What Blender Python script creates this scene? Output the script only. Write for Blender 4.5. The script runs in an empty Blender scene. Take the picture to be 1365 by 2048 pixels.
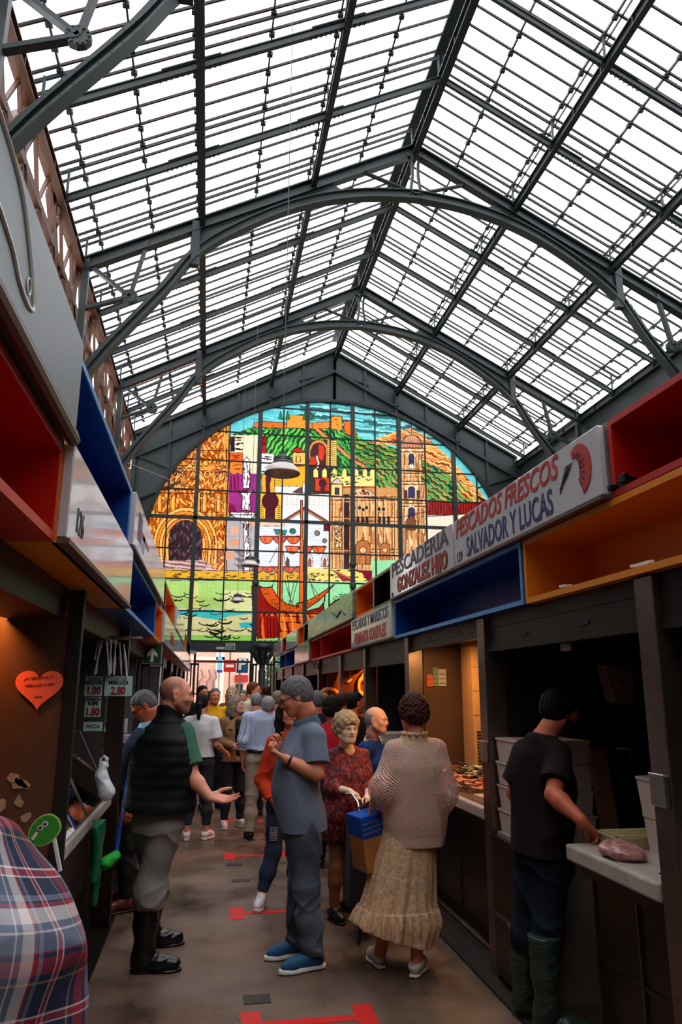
WSTR=3.8; EXPO=0.0; GLK=.49; HS=1
import bpy, math, random
import numpy as np
from mathutils import Vector, Matrix
SC=bpy.context.scene
COL=SC.collection
random.seed(7); RNG=np.random.RandomState(7)
pi=math.pi
# ------------------------------------------------------------ camera model
FPX=1456.; CAMH=1.66
def _d(px,py):
    v=np.array([px-682.5,-(py-1024.),-FPX]); return v/np.linalg.norm(v)
_Y=_d(415,1378); _Z=_d(700,-4950); _Z=_Z-_Y*(_Z@_Y); _Z/=np.linalg.norm(_Z); _X=np.cross(_Y,_Z)
CR=np.array([_X,_Y,_Z])
def ray(px,py): return CR@np.array([px-682.5,-(py-1024.),-FPX])
def onY(px,py,y):
    r=ray(px,py); p=r*(y/r[1]); p[2]+=CAMH; return Vector(p)
def onX(px,py,x):
    r=ray(px,py); p=r*(x/r[0]); p[2]+=CAMH; return Vector(p)
cd=bpy.data.cameras.new('camera'); cam=bpy.data.objects.new('camera',cd); COL.objects.link(cam)
M=Matrix([list(CR[0])+[0],list(CR[1])+[0],list(CR[2])+[CAMH],[0,0,0,1]]); cam.matrix_world=M
cd.sensor_fit='VERTICAL'; cd.sensor_height=36; cd.sensor_width=36; cd.lens=FPX/2048*36; cd.clip_start=.02; cd.clip_end=300
SC.camera=cam
# ------------------------------------------------------------ materials
def srgb(r,g=None,b=None):
    if g is None: r,g,b=r
    f=lambda c:(c/255/12.92 if c/255<=.04045 else ((c/255+.055)/1.055)**2.4)
    return (f(r),f(g),f(b),1)
MATS={}
def mat(name,col=(128,128,128),rough=.6,metal=0,spec=.5,noise=0,nscale=8,bump=0,bscale=40,emit=None,estr=1,attr=None,coat=0,trans=0,col2=None,sheen=0,sub=0):
    if name in MATS: return MATS[name]
    m=bpy.data.materials.new(name); m.use_nodes=True; nt=m.node_tree; N=nt.nodes; L=nt.links
    b=N['Principled BSDF']; b.inputs['Roughness'].default_value=rough; b.inputs['Metallic'].default_value=metal
    b.inputs['Specular IOR Level'].default_value=spec; b.inputs['Coat Weight'].default_value=coat
    b.inputs['Coat Roughness'].default_value=.05
    b.inputs['Transmission Weight'].default_value=trans; b.inputs['Sheen Weight'].default_value=sheen
    if sub: b.inputs['Subsurface Weight'].default_value=sub; b.inputs['Subsurface Radius'].default_value=(.012,.005,.003)
    c=srgb(col); b.inputs['Base Color'].default_value=c
    src=None
    if attr:
        a=N.new('ShaderNodeAttribute'); a.attribute_name='Col'; src=a.outputs['Color']; L.new(src,b.inputs['Base Color'])
    if noise:
        tc=N.new('ShaderNodeTexCoord'); n=N.new('ShaderNodeTexNoise'); n.inputs['Scale'].default_value=nscale; n.inputs['Detail'].default_value=6
        n.inputs['Roughness'].default_value=.65
        L.new(tc.outputs['Object'],n.inputs['Vector'])
        r=N.new('ShaderNodeMapRange'); r.inputs['From Min'].default_value=.3; r.inputs['From Max'].default_value=.7; L.new(n.outputs['Fac'],r.inputs['Value'])
        mx=N.new('ShaderNodeMix'); mx.data_type='RGBA'
        c2=srgb(col2) if col2 else tuple(x*(1-noise) for x in c[:3])+(1,)
        if src: 
            mx.blend_type='MULTIPLY'; mx.inputs[0].default_value=1; L.new(src,mx.inputs[6])
            r.inputs['To Min'].default_value=1-noise; L.new(r.outputs[0],mx.inputs[7])
        else:
            L.new(r.outputs[0],mx.inputs[0]); mx.inputs[6].default_value=c2; mx.inputs[7].default_value=c
        L.new(mx.outputs[2],b.inputs['Base Color'])
    if bump:
        tc=N.new('ShaderNodeTexCoord'); n=N.new('ShaderNodeTexNoise'); n.inputs['Scale'].default_value=bscale; n.inputs['Detail'].default_value=4
        L.new(tc.outputs['Object'],n.inputs['Vector']); bp=N.new('ShaderNodeBump'); bp.inputs['Strength'].default_value=bump; bp.inputs['Distance'].default_value=.01
        L.new(n.outputs['Fac'],bp.inputs['Height']); L.new(bp.outputs[0],b.inputs['Normal'])
    if emit:
        b.inputs['Emission Color'].default_value=srgb(emit); b.inputs['Emission Strength'].default_value=estr
    MATS[name]=m; return m
# ------------------------------------------------------------ mesh builder
def link(name,me,m=None,parent=None,smooth=False):
    o=bpy.data.objects.new(name,me); COL.objects.link(o)
    if m is not None:
        for k in (m if isinstance(m,(list,tuple)) else [m]): me.materials.append(k)
    if parent: o.parent=parent; o.matrix_parent_inverse=parent.matrix_basis.inverted()
    if smooth: me.polygons.foreach_set('use_smooth',[True]*len(me.polygons))
    return o
class MB:
    def __init__(s): s.v=[]; s.f=[]; s.mi=[]; s.m=0
    def add(s,vs,fs):
        n=len(s.v); s.v+=[tuple(v) for v in vs]; s.f+=[tuple(i+n for i in f) for f in fs]; s.mi+=[s.m]*len(fs); return s
    def box(s,x0,x1,y0,y1,z0,z1):
        return s.add([(x,y,z) for x in (x0,x1) for y in (y0,y1) for z in (z0,z1)],[(0,1,3,2),(4,6,7,5),(0,4,5,1),(2,3,7,6),(0,2,6,4),(1,5,7,3)])
    def obox(s,c,sz,R=None):
        c=Vector(c); h=[d/2 for d in sz]; vs=[]
        for i in (-1,1):
            for j in (-1,1):
                for k in (-1,1):
                    q=Vector((i*h[0],j*h[1],k*h[2])); vs.append(c+(R@q if R else q))
        return s.add(vs,[(0,1,3,2),(4,6,7,5),(0,4,5,1),(2,3,7,6),(0,2,6,4),(1,5,7,3)])
    def bar(s,a,b,w,h,up=(0,0,1)):
        a=Vector(a); b=Vector(b); d=(b-a); L=d.length
        if L<1e-6: return s
        d/=L; u=Vector(up); r=d.cross(u)
        if r.length<1e-4: r=d.cross(Vector((0,1,0)))
        r.normalize(); u=r.cross(d)
        vs=[p+r*(i*w/2)+u*(j*h/2) for p in (a,b) for i in (-1,1) for j in (-1,1)]
        return s.add(vs,[(0,1,3,2),(4,6,7,5),(0,4,5,1),(2,3,7,6),(0,2,6,4),(1,5,7,3)])
    def ibar(s,a,b,w,h,t=.015,up=(0,0,1)):
        a=Vector(a); b=Vector(b); d=(b-a).normalized(); u=Vector(up); r=d.cross(u).normalized(); u=r.cross(d)
        s.bar(a+u*(h/2-t/2),b+u*(h/2-t/2),w,t,up); s.bar(a-u*(h/2-t/2),b-u*(h/2-t/2),w,t,up); return s.bar(a,b,t,h-2*t,up)
    def tube(s,pts,r,n=8,caps=True):
        pts=[Vector(p) for p in pts]; rs=r if isinstance(r,(list,tuple)) else [r]*len(pts); vs=[]; fs=[]
        u=None
        for i,p in enumerate(pts):
            d=(pts[min(i+1,len(pts)-1)]-pts[max(i-1,0)]).normalized()
            if u is None: u=d.orthogonal().normalized()
            u=(u-d*u.dot(d)).normalized(); w=d.cross(u)
            for k in range(n):
                a=2*pi*k/n; vs.append(p+(u*math.cos(a)+w*math.sin(a))*rs[i])
        for i in range(len(pts)-1):
            for k in range(n):
                k2=(k+1)%n; fs.append((i*n+k,i*n+k2,(i+1)*n+k2,(i+1)*n+k))
        if caps: fs.append(tuple(range(n))[::-1]); fs.append(tuple((len(pts)-1)*n+k for k in range(n)))
        return s.add(vs,fs)
    def lathe(s,prof,c=(0,0,0),n=24,R=None):
        c=Vector(c); vs=[]; fs=[]
        for (r,z) in prof:
            for k in range(n):
                q=Vector((r*math.cos(2*pi*k/n),r*math.sin(2*pi*k/n),z)); vs.append(c+(R@q if R else q))
        for i in range(len(prof)-1):
            for k in range(n):
                k2=(k+1)%n; fs.append((i*n+k,i*n+k2,(i+1)*n+k2,(i+1)*n+k))
        return s.add(vs,fs)
    def prism(s,pts,ex):
        n=len(pts); ex=Vector(ex); pts=[Vector(p) for p in pts]
        return s.add(pts+[p+ex for p in pts],[tuple(range(n))[::-1],tuple(range(n,2*n))]+[(i,(i+1)%n,(i+1)%n+n,i+n) for i in range(n)])
    def build(s,name,m,parent=None,smooth=False,bevel=0,seg=1):
        me=bpy.data.meshes.new(name); me.from_pydata(s.v,[],s.f)
        if isinstance(m,(list,tuple)): me.polygons.foreach_set('material_index',s.mi)
        me.update(); o=link(name,me,m,parent,smooth)
        if bevel:
            md=o.modifiers.new('b','BEVEL'); md.width=bevel; md.segments=seg; md.limit_method='ANGLE'
        if smooth=='auto':
            me.polygons.foreach_set('use_smooth',[True]*len(me.polygons)); md=o.modifiers.new('e','EDGE_SPLIT'); md.split_angle=.6
        return o
def tag(o,label=None,cat=None,group=None,kind=None):
    if label: o['label']=label
    if cat: o['category']=cat
    if group: o['group']=group
    if kind: o['kind']=kind
    return o
def thing(name,label,cat,loc=(0,0,0),group=None):
    o=bpy.data.objects.new(name,None); COL.objects.link(o); o.location=loc; o.empty_display_size=.1
    return tag(o,label,cat,group)
def struct(o): o['kind']='structure'; return o
def sroot(name,label,loc=(0,0,0)):
    o=bpy.data.objects.new(name,None); COL.objects.link(o); o.location=loc; o['kind']='structure'; o['label']=label; return o
_tc={}
def text_mesh(body,size,ext=.002,shear=0,offset=0,sx=1,space=1,align='CENTER'):
    cu=bpy.data.curves.new('t','FONT'); cu.body=body; cu.size=size; cu.extrude=ext; cu.shear=shear; cu.offset=offset; cu.align_x=align; cu.align_y='CENTER'; cu.space_character=space; cu.resolution_u=3
    o=bpy.data.objects.new('t',cu); COL.objects.link(o); dg=bpy.context.evaluated_depsgraph_get(); me=bpy.data.meshes.new_from_object(o.evaluated_get(dg))
    bpy.data.objects.remove(o); bpy.data.curves.remove(cu); me.materials.clear()
    if sx!=1: me.transform(Matrix.Diagonal((sx,1,1,1)))
    return me
def put_text(name,body,h,c,right,up,m,parent,wid=None,**k):
    """letters on a plane: centre c, reading direction right, up vector"""
    me=text_mesh(body,h,**k)
    if wid:
        xs=[v.co.x for v in me.vertices]; q=wid/(max(xs)-min(xs)); mid=(max(xs)+min(xs))/2; me.transform(Matrix.Translation((-mid,0,0))); me.transform(Matrix.Diagonal((q,1,1,1)))
    r=Vector(right).normalized(); u=Vector(up).normalized(); n=r.cross(u)
    T=Matrix(((r.x,u.x,n.x,c[0]),(r.y,u.y,n.y,c[1]),(r.z,u.z,n.z,c[2]),(0,0,0,1))); me.transform(T)
    return link(name,me,m,parent)
# ------------------------------------------------------------ world
w=bpy.data.worlds.new('world'); SC.world=w; w.use_nodes=True
N=w.node_tree.nodes; L=w.node_tree.links; bg=N['Background']
tc=N.new('ShaderNodeTexCoord'); sp=N.new('ShaderNodeSeparateXYZ'); L.new(tc.outputs['Generated'],sp.inputs[0])
ns=N.new('ShaderNodeTexNoise'); ns.inputs['Scale'].default_value=2.5; ns.inputs['Detail'].default_value=4; L.new(tc.outputs['Generated'],ns.inputs['Vector'])
rp=N.new('ShaderNodeValToRGB'); rp.color_ramp.elements[0].color=(.86,.92,1,1); rp.color_ramp.elements[1].color=(1,.99,.98,1); rp.color_ramp.elements[0].position=.35; rp.color_ramp.elements[1].position=.65
L.new(ns.outputs['Fac'],rp.inputs[0]); L.new(rp.outputs[0],bg.inputs[0]); bg.inputs[1].default_value=WSTR
SC.view_settings.view_transform='Standard'; SC.view_settings.look='None'; SC.view_settings.gamma=1; SC.view_settings.exposure=EXPO
SC.view_settings.use_curve_mapping=False
SC.cycles.max_bounces=6; SC.cycles.transparent_max_bounces=16; SC.cycles.caustics_reflective=False; SC.cycles.caustics_refractive=False
SC.cycles.sample_clamp_indirect=4; SC.cycles.use_denoising=True
# ------------------------------------------------------------ common materials
iron=mat('painted iron',(38,47,48),.45,0,.5,noise=.35,nscale=3)
ironL=mat('painted iron plate',(50,60,60),.5,0,.5,noise=.3,nscale=4)
rust=mat('glazing bar iron',(54,34,28),.7,noise=.5,nscale=6)
brown=mat('brown painted iron',(100,62,40),.55,noise=.3,nscale=4)
dark=mat('dark metal',(30,28,28),.5,.3)
black=mat('black',(14,14,15),.5)
steel=mat('stainless steel',(138,120,110),.33,.9,noise=.35,nscale=5,bump=.1,bscale=12)
steelD=mat('worn steel panel',(74,60,54),.32,.75,noise=.4,nscale=4,bump=.12,bscale=6)
white=mat('white enamel',(225,222,218),.35)
signw=mat('sign white acrylic',(205,203,205),.12,noise=.08,nscale=3,coat=.3)
red=mat('red lacquer',(190,22,8),.4); orange=mat('orange lacquer',(225,110,8),.4); blue=mat('blue lacquer',(8,66,140),.38)
yellow=mat('yellow ochre lacquer',(225,130,14),.4); boxblack=mat('black lacquer',(10,12,16),.3); greys=mat('grey sign board',(118,122,124),.4,noise=.1)
lblue=mat('pale blue edge',(70,140,200),.4)
# ============================================================ ROOF
XR0=3.846; ZR=11.18+CAMH; SL=.537; ZG=11.86+CAMH; HALF=6.5; Y0R=-6.; YE=23.
TY=[1.46,7.12,12.78,18.44]
def lo(s,side): return (XR0+side*s, ZR-SL*s)
def up(s,side): return (XR0+side*s, ZG-SL*s)
gl=bpy.data.materials.new('roof glass'); gl.use_nodes=True; N=gl.node_tree.nodes; L=gl.node_tree.links; N.clear()
out=N.new('ShaderNodeOutputMaterial'); t1=N.new('ShaderNodeBsdfTransparent'); t2=N.new('ShaderNodeBsdfTranslucent'); mx=N.new('ShaderNodeMixShader'); g3=N.new('ShaderNodeBsdfGlossy'); mx2=N.new('ShaderNodeMixShader')
tc=N.new('ShaderNodeTexCoord'); ns=N.new('ShaderNodeTexNoise'); ns.inputs['Scale'].default_value=1.2; ns.inputs['Detail'].default_value=8; L.new(tc.outputs['Object'],ns.inputs['Vector'])
rp=N.new('ShaderNodeValToRGB'); rp.color_ramp.elements[0].position=.3; rp.color_ramp.elements[0].color=(.88,.88,.88,1); rp.color_ramp.elements[1].position=.62; rp.color_ramp.elements[1].color=(.97,.98,1,1)
L.new(ns.outputs['Fac'],rp.inputs[0]); L.new(rp.outputs[0],t1.inputs[0]); L.new(rp.outputs[0],t2.inputs[0]); mx.inputs[0].default_value=.18
g3.inputs['Roughness'].default_value=.15; mx2.inputs[0].default_value=.03
L.new(t1.outputs[0],mx.inputs[1]); L.new(t2.outputs[0],mx.inputs[2]); L.new(mx.outputs[0],mx2.inputs[1]); L.new(g3.outputs[0],mx2.inputs[2]); L.new(mx2.outputs[0],out.inputs[0])
gray_gl=bpy.data.materials.new('wired grey glass'); gray_gl.use_nodes=True; N=gray_gl.node_tree.nodes; L=gray_gl.node_tree.links; N.clear()
out=N.new('ShaderNodeOutputMaterial'); t1=N.new('ShaderNodeBsdfTransparent'); t2=N.new('ShaderNodeBsdfTranslucent'); mx=N.new('ShaderNodeMixShader'); t1.inputs[0].default_value=(.45,.47,.5,1); t2.inputs[0].default_value=(.4,.42,.45,1); mx.inputs[0].default_value=.4
L.new(t1.outputs[0],mx.inputs[1]); L.new(t2.outputs[0],mx.inputs[2]); L.new(mx.outputs[0],out.inputs[0])
BP=1.8867/5
roof=sroot('ceiling','pitched glass roof of white panes in dark glazing bars above the market aisle')
for side,nm in ((-1,'left'),(1,'right')):
    xa,za=up(0,side); xb,zb=up(6.3,side); xc,zc=up(6.72,side)
    mb=MB(); mb.add([(xa,Y0R,za+.03),(xa,YE+.1,za+.03),(xb,YE+.1,zb+.03),(xb,Y0R,zb+.03)],[(0,1,2,3)]); mb.build('glass_slope',gl,roof)
    mb=MB(); mb.add([(xb,Y0R,zb+.03),(xb,YE+.1,zb+.03),(xc,YE+.1,zc+.03),(xc,Y0R,zc+.03)],[(0,1,2,3)]); mb.build('wired_glass_strip',gray_gl,roof)
    mb=MB(); k=-int((TY[2]-Y0R)/BP)
    y=TY[2]+k*BP
    while y<YE+.05:
        mb.bar((xa,y,za),(xc,y,zc),.03,.04); y+=BP
    b=mb.build('glazing_bars',rust,roof)
    # secondary rafters under every fifth bar
    mb=MB(); mm=MB(); y=TY[2]-int((TY[2]-Y0R)/1.8867)*1.8867
    while y<YE-.2:
        x2,z2=up(.06,side); mb.bar((x2,y+.06,z2-.1),(xc,y+.06,zc-.1),.035,.05)
        for s in (0.05,2.17,4.34,6.45):
            a=lo(s,side); c=up(s,side); mm.bar((a[0],y,a[1]+.1),(c[0],y,c[1]-.12),.035,.035,up=(0,1,0))
        y+=1.8867
    mb.build('secondary_rafters',iron,roof); mm.build('roof_struts',iron,roof)
    # long rails with cleats
    mb=MB()
    for s in (1.07,2.2,3.3,4.45,5.33,6.27,6.72):
        c=up(s,side); mb.bar((c[0],Y0R,c[1]-.04),(c[0],YE,c[1]-.04),.028,.05)
        y=TY[2]-int((TY[2]-Y0R)/BP)*BP
        while y<YE:
            mb.obox((c[0],y+.04,c[1]-.055),(.09,.07,.06)); y+=BP
        if s in (2.2,4.45): mb.bar((c[0]+.1,Y0R,c[1]-.05),(c[0]+.1,YE,c[1]-.05),.02,.04)
    mb.build('glazing_rails',iron,roof)
    # main rafters
mb=MB(); c=up(0,1); mb.box(c[0]-.1,c[0]+.1,Y0R,YE,c[1]-.06,c[1]+.06); mb.build('ridge_cap',iron,roof)
def raf(y,side):
    a=lo(0,side); b=lo(HALF+.15,side); mb=MB(); mb.ibar((a[0],y,a[1]+.0),(b[0],y,b[1]+.0),.06,.13,.02)
    for s in (2.17,4.34):
        p0=lo(s-.28,side); p1=lo(s+.55,side); n=12
        mb.bar((p0[0],y,p0[1]+.08),(p1[0],y,p1[1]+.08),.09,.02)
        for i in range(n):
            t=i/(n-1); q=(p0[0]+(p1[0]-p0[0])*t,y,p0[1]+(p1[1]-p0[1])*t-.075); mb.obox(q,(.02,.09,.02))
    return mb
y=TY[2]-int((TY[2]-Y0R)/1.8867)*1.8867; words=[]
i=0
while y<YE-.3:
    if min(abs(y-t) for t in TY)>.4:
        for side in (-1,1):
            o=raf(y,side).build('roof_rafter',iron); 
            tag(o,'dark iron rafter of the %s roof slope spanning eave to ridge between two arched trusses'%('left' if side<0 else 'right'),'rafter','rafters of the %s roof slope'%('left' if side<0 else 'right'))
    y+=1.8867
# purlins
pn={(-1,2.17):'long iron purlin girder on the left slope nearest the ridge',(-1,4.34):'long iron purlin girder halfway down the left glass slope, running straight up the photo',(-1,6.5):'brown iron eave girder along the lower edge of the left roof slope',
    (1,2.17):'long iron purlin girder on the right slope nearest the ridge',(1,4.34):'long iron purlin girder lower on the right glass slope',(1,6.5):'iron eave girder along the lower edge of the right roof slope',(1,0):'long iron ridge girder under the peak of the glass roof'}
for (side,s),lb in pn.items():
    a=lo(s,side); mb=MB(); h=.2 if s else .26
    mb.ibar((a[0],Y0R,a[1]-.02),(a[0],YE-.05,a[1]-.02),.11 if s else .14,h,.022)
    yy=Y0R
    while yy<YE-.2: mb.obox((a[0],yy,a[1]-.02),(.1,.02,h-.04)); yy+=.943
    if s in (2.17,4.34): 
        c=up(s,side)
    tag(mb.build('roof_purlin' if s else 'ridge_girder',brown if (side<0 and s==6.5) else iron),lb,'girder')
# ------------------------------------------------------------ trusses
def arch_pts(n=60):
    # lower edge of the arch rib
    a=6.0; zc=5.9+.35; b=9.95+CAMH-zc  # crown underside
    P=[]
    for i in range(n+1):
        t=pi*i/n; P.append((XR0-a*math.cos(t)*1.02, zc+b*math.sin(t)))
    return P
def rib(mb,pts,y,w,h,t=.03):
    for i in range(len(pts)-1):
        a=Vector((pts[i][0],y,pts[i][1])); b=Vector((pts[i+1][0],y,pts[i+1][1])); mb.bar(a,b+(b-a)*.04,w,h)
# truss curve fitted through measured nodes (x offset from ridge, height)
NODES=[(-6.35,6.9),(-5.9,7.62),(-5.0,9.05-.2),(-4.34,9.75+.08),(-3.2,10.68),(-2.17,11.2),(-1.1,11.5),(0,11.62)]
def spline(P,n=8):
    out=[]
    for i in range(len(P)-1):
        p0=P[max(i-1,0)]; p1=P[i]; p2=P[i+1]; p3=P[min(i+2,len(P)-1)]
        for k in range(n):
            t=k/n; out.append(tuple(.5*((2*p1[j])+(-p0[j]+p2[j])*t+(2*p0[j]-5*p1[j]+4*p2[j]-p3[j])*t*t+(-p0[j]+3*p1[j]-3*p2[j]+p3[j])*t**3) for j in range(len(p1))))
    out.append(tuple(P[-1])); return out
CUR=spline(NODES,8)
FULL=[(XR0+x,z) for x,z in CUR]+[(XR0-x,z) for x,z in CUR[::-1][1:]]
def curve_z(dx):
    dx=-abs(dx)
    for i in range(len(CUR)-1):
        if CUR[i][0]<=dx<=CUR[i+1][0]:
            t=(dx-CUR[i][0])/(CUR[i+1][0]-CUR[i][0]); return CUR[i][1]+(CUR[i+1][1]-CUR[i][1])*t
    return CUR[0][1]
def truss(y,label):
    R=thing('roof_truss',label,'truss',(XR0,y,ZR),None)
    # arch rib: flange + web
    mb=MB(); rib(mb,[(x,z) for x,z in FULL],y,.20,.035); 
    mb2=MB()
    for i in range(len(FULL)-1):
        (x0,z0),(x1,z1)=FULL[i],FULL[i+1]; d=Vector((x1-x0,0,z1-z0)).normalized(); n=Vector((-d.z,0,d.x))
        mb.add([(x0,y-.012,z0),(x1,y-.012,z1),Vector((x1,y-.012,z1))+n*.2,Vector((x0,y-.012,z0))+n*.2,(x0,y+.012,z0),(x1,y+.012,z1),Vector((x1,y+.012,z1))+n*.2,Vector((x0,y+.012,z0))+n*.2],[(0,1,2,3),(4,7,6,5),(3,2,6,7)])
    rib(mb,[(x,z+.2) for x,z in FULL],y,.14,.025)
    mb.build('arch_rib',ironL,R)
    for side in (-1,1):
        a=lo(0,side); b=lo(HALF,side); mb=MB(); mb.ibar((a[0],y,a[1]-.02),(b[0],y,b[1]-.02),.18,.24,.03); mb.build('top_chord',iron,R)
        # riveted web plate filling between chord and arch from s=1.9 to s=4.5
        mb=MB(); n=14; S=[1.55]+[1.8+2.75*i/n for i in range(n+1)]
        for i in range(len(S)-1):
            q=[]
            for s in (S[i],S[i+1]):
                x,zt=lo(s,side); zt-=.1; zb=curve_z(s)+.1
                if s==1.55: zt=zb+.12
                q.append((x,zt,zb))
            (xa,ta,ba),(xb,tb,bb)=q
            mb.add([(xa,y-.015,ba),(xb,y-.015,bb),(xb,y-.015,tb),(xa,y-.015,ta),(xa,y+.015,ba),(xb,y+.015,bb),(xb,y+.015,tb),(xa,y+.015,ta)],[(0,1,2,3),(4,7,6,5),(0,3,7,4),(1,5,6,2)])
        for i in range(34):
            s=1.9+2.6*i/33
            for zz in (lo(s,side)[1]-.2,curve_z(s)+.24): mb.obox((XR0+side*s,y-.024,zz),(.03,.02,.03))
        mb.build('web_plate',ironL,R)
        # posts at purlins
        mb=MB(); x,z=lo(4.45,side); mb.bar((x,y,z+.05),(x,y,curve_z(4.45)-.15),.16,.16,up=(0,1,0)); mb.build('purlin_post',iron,R)
        # outer bracing node
        nx,nz=XR0+side*5.55,curve_z(5.55)+.12
        nx,nz=XR0+side*5.6,8.78
        mb=MB(); w_=.11
        hx,hz=lo(6.42,side)
        mb.bar((hx,y,hz),(nx,y,nz),.06,w_,up=(0,1,0)); 
        qx,qz=lo(5.35,side); mb.bar((qx,y,qz),(nx,y,nz),.06,w_,up=(0,1,0))
        mb.bar((hx,y,hz-.95),(nx,y,nz),.06,w_,up=(0,1,0)); mb.build('braces',iron,R)
        mb=MB(); mb.prism([(nx+.15*math.cos(2*pi*k/10+.3),y-.045,nz+.14*math.sin(2*pi*k/10+.3)) for k in range(10)],(0,.09,0)); 
        for k in range(12): mb.obox((nx+.12*math.cos(2*pi*k/12),y-.05,nz+.11*math.sin(2*pi*k/12)),(.026,.02,.026))
        mb.build('gusset_plate',ironL,R)
        mb=MB(); mb.bar((hx,y,hz+.1),(hx,y,6.2),.12,.12,up=(0,1,0)); mb.build('wall_post',iron,R)
        # ridge braces
        mb=MB(); x,z=lo(1.15,side); mb.bar((x,y,z-.08),(XR0,y,11.75),.03,.1,up=(0,1,0)); mb.build('ridge_brace',iron,R)
    mb=MB()
    for dx in (-.06,.06):
        mb.tube([(XR0+dx*2.6,y,ZR-.1),(XR0+dx*1.1,y,12.5),(XR0+dx,y,12.2),(XR0+dx*2.0,y,11.72)],.035,6)
    mb.build('king_post',iron,R)
    return R
truss(TY[0],'arched iron roof truss directly above the photographer')
truss(TY[1],'nearest arched iron roof truss, only its left foot shows in the top left corner')
truss(TY[2],'large arched iron roof truss crossing the middle of the glass roof')
truss(TY[3],'smaller looking arched iron truss, the last before the stained glass gable')
# ------------------------------------------------------------ left lattice valley girder (brown)
R=thing('lattice_girder','brown riveted lattice girder running along the left eave above the stalls','girder',(-2.7,8,8))
XL0=-2.78
mb=MB()
for z in (9.45,8.55,7.5): mb.bar((XL0,Y0R,z),(XL0,YE,z),.12,.14)
mb.build('rails',brown,R)
mb=MB()
y=TY[0]-5.66
while y<YE+1:
    for k in range(3):
        ya=y+k*1.887; mb.bar((XL0,ya,5.5),(XL0,ya,9.5),.1,.1 if k else .3,up=(0,1,0))
    y+=5.66
mb.build('uprights',brown,R)
mb=MB(); y=TY[0]-5.66
while y<YE+1:
    for k in range(3):
        ya=y+k*1.887
        for j in range(2):
            y0=ya+j*.9435; mb.bar((XL0,y0,7.5),(XL0,y0+.9435,8.5),.03,.09,up=(1,0,0)); mb.bar((XL0+.03,y0,8.5),(XL0+.03,y0+.9435,7.5),.03,.09,up=(1,0,0))
            mb.bar((XL0,y0,8.6),(XL0,y0+.47,9.4),.03,.06,up=(1,0,0)); mb.bar((XL0,y0+.9435,8.6),(XL0,y0+.47,9.4),.03,.06,up=(1,0,0))
    # curved knee braces
    for sgn in (-1,1):
        pts=[(XL0-.05,y+sgn*(.15+1.9*math.sin(t)),9.35-2.6*(1-math.sin(t))**1.0*math.cos(t)) for t in [i*pi/2/10 for i in range(11)]]
        for i in range(10): mb.bar(pts[i],pts[i+1],.14,.12,up=(1,0,0))
    y+=5.66
mb.build('lattice',brown,R)
struct(MB().box(-3.4,-3.2,Y0R,YE+.3,0,7.45).build('wall_left_light_block',mat('plaster wall',(120,112,104),.9,noise=.2)))  # unseen solid wall, added to block side light below the lattice
struct(MB().box(10.6,10.8,Y0R,YE+.3,0,8.6).build('wall_right',MATS['plaster wall']))
struct(MB().box(-3.4,10.8,Y0R-.2,Y0R,0,9.5).build('wall_back',MATS['plaster wall']))
tag(MB().box(10.42,10.5,Y0R,YE-.15,8.45,9.5).build('valley_plate',iron),'dark green iron valley plate along the eave above the right stalls','girder')
# ============================================================ GABLE WALL with stained glass
R=sroot('wall_gable','dark green iron gable wall framing the big round-headed stained glass window',(3.85,YE,6))
GA,GC,GB=6.05,5.8+.0,5.42
def gz(x):
    u=(x-XR0)/GA; return GC+GB*math.sqrt(max(0,1-u*u))
mb=MB(); n=60; xs=[XR0-GA+2*GA*i/n for i in range(n+1)]
# cosine spacing
xs=[XR0-GA*math.cos(pi*i/n) for i in range(n+1)]
full=[XR0-6.55]+xs+[XR0+6.55]
for i in range(len(full)-1):
    xa,xb=full[i],full[i+1]
    za=gz(xa) if abs(xa-XR0)<GA+1e-6 else GC; zb=gz(xb) if abs(xb-XR0)<GA+1e-6 else GC
    if i==0: za=2.9; zb=2.9
    if i==len(full)-2: za=2.9; zb=2.9
    ta=ZG-.02-SL*abs(xa-XR0)-.35; tb=ZG-.02-SL*abs(xb-XR0)-.35
    mb.add([(xa,YE,za),(xb,YE,zb),(xb,YE,tb),(xa,YE,ta),(xa,YE+.2,za),(xb,YE+.2,zb),(xb,YE+.2,tb),(xa,YE+.2,ta)],[(0,3,2,1),(4,5,6,7),(0,1,5,4),(3,7,6,2)])
mb.build('gable_plate',ironL,R)
mb=MB()
for side in (-1,1):
    for off,w_ in ((-.45,.07),(-1.2,.1)):
        s1=6.5; a=(XR0,YE-.06,ZG+off); b=(XR0+side*s1,YE-.06,ZG+off-SL*s1); mb.bar(a,b,.12,w_)
    for s in (0,1.08,2.17,3.25,4.34,5.4,6.45):
        x=XR0+side*s; zt=ZG-.5-SL*s; zb=max(gz(x),2.9) if s<6 else 6.5; mb.bar((x,YE-.04,zt),(x,YE-.04,zb),.08,.06,up=(0,1,0))
    for s in (2.17,4.34,6.5): 
        x,z=lo(s,side); mb.bar((x,YE-.1,z),(x,YE-.1,z-.5),.16,.12,up=(0,1,0))
    mb.bar((XR0+side*6.4,YE-.05,8.9),(XR0+side*5.0,YE-.05,8.1+.3),.06,.08,up=(0,1,0))
    mb.bar((XR0+side*6.4,YE-.05,7.4),(XR0+side*5.0,YE-.05,8.1),.06,.08,up=(0,1,0))
    mb.bar((XR0,YE-.05,12.3),(XR0+side*1.2,YE-.05,11.9),.05,.05,up=(0,1,0))
mb.build('gable_ribs',iron,R)
mb=MB(); 
for i in range(n): 
    mb.bar((xs[i],YE-.02,gz(xs[i])),(xs[i+1],YE-.02,gz(xs[i+1])),.2,.1)
mb.build('arch_border',black,R)
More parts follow.
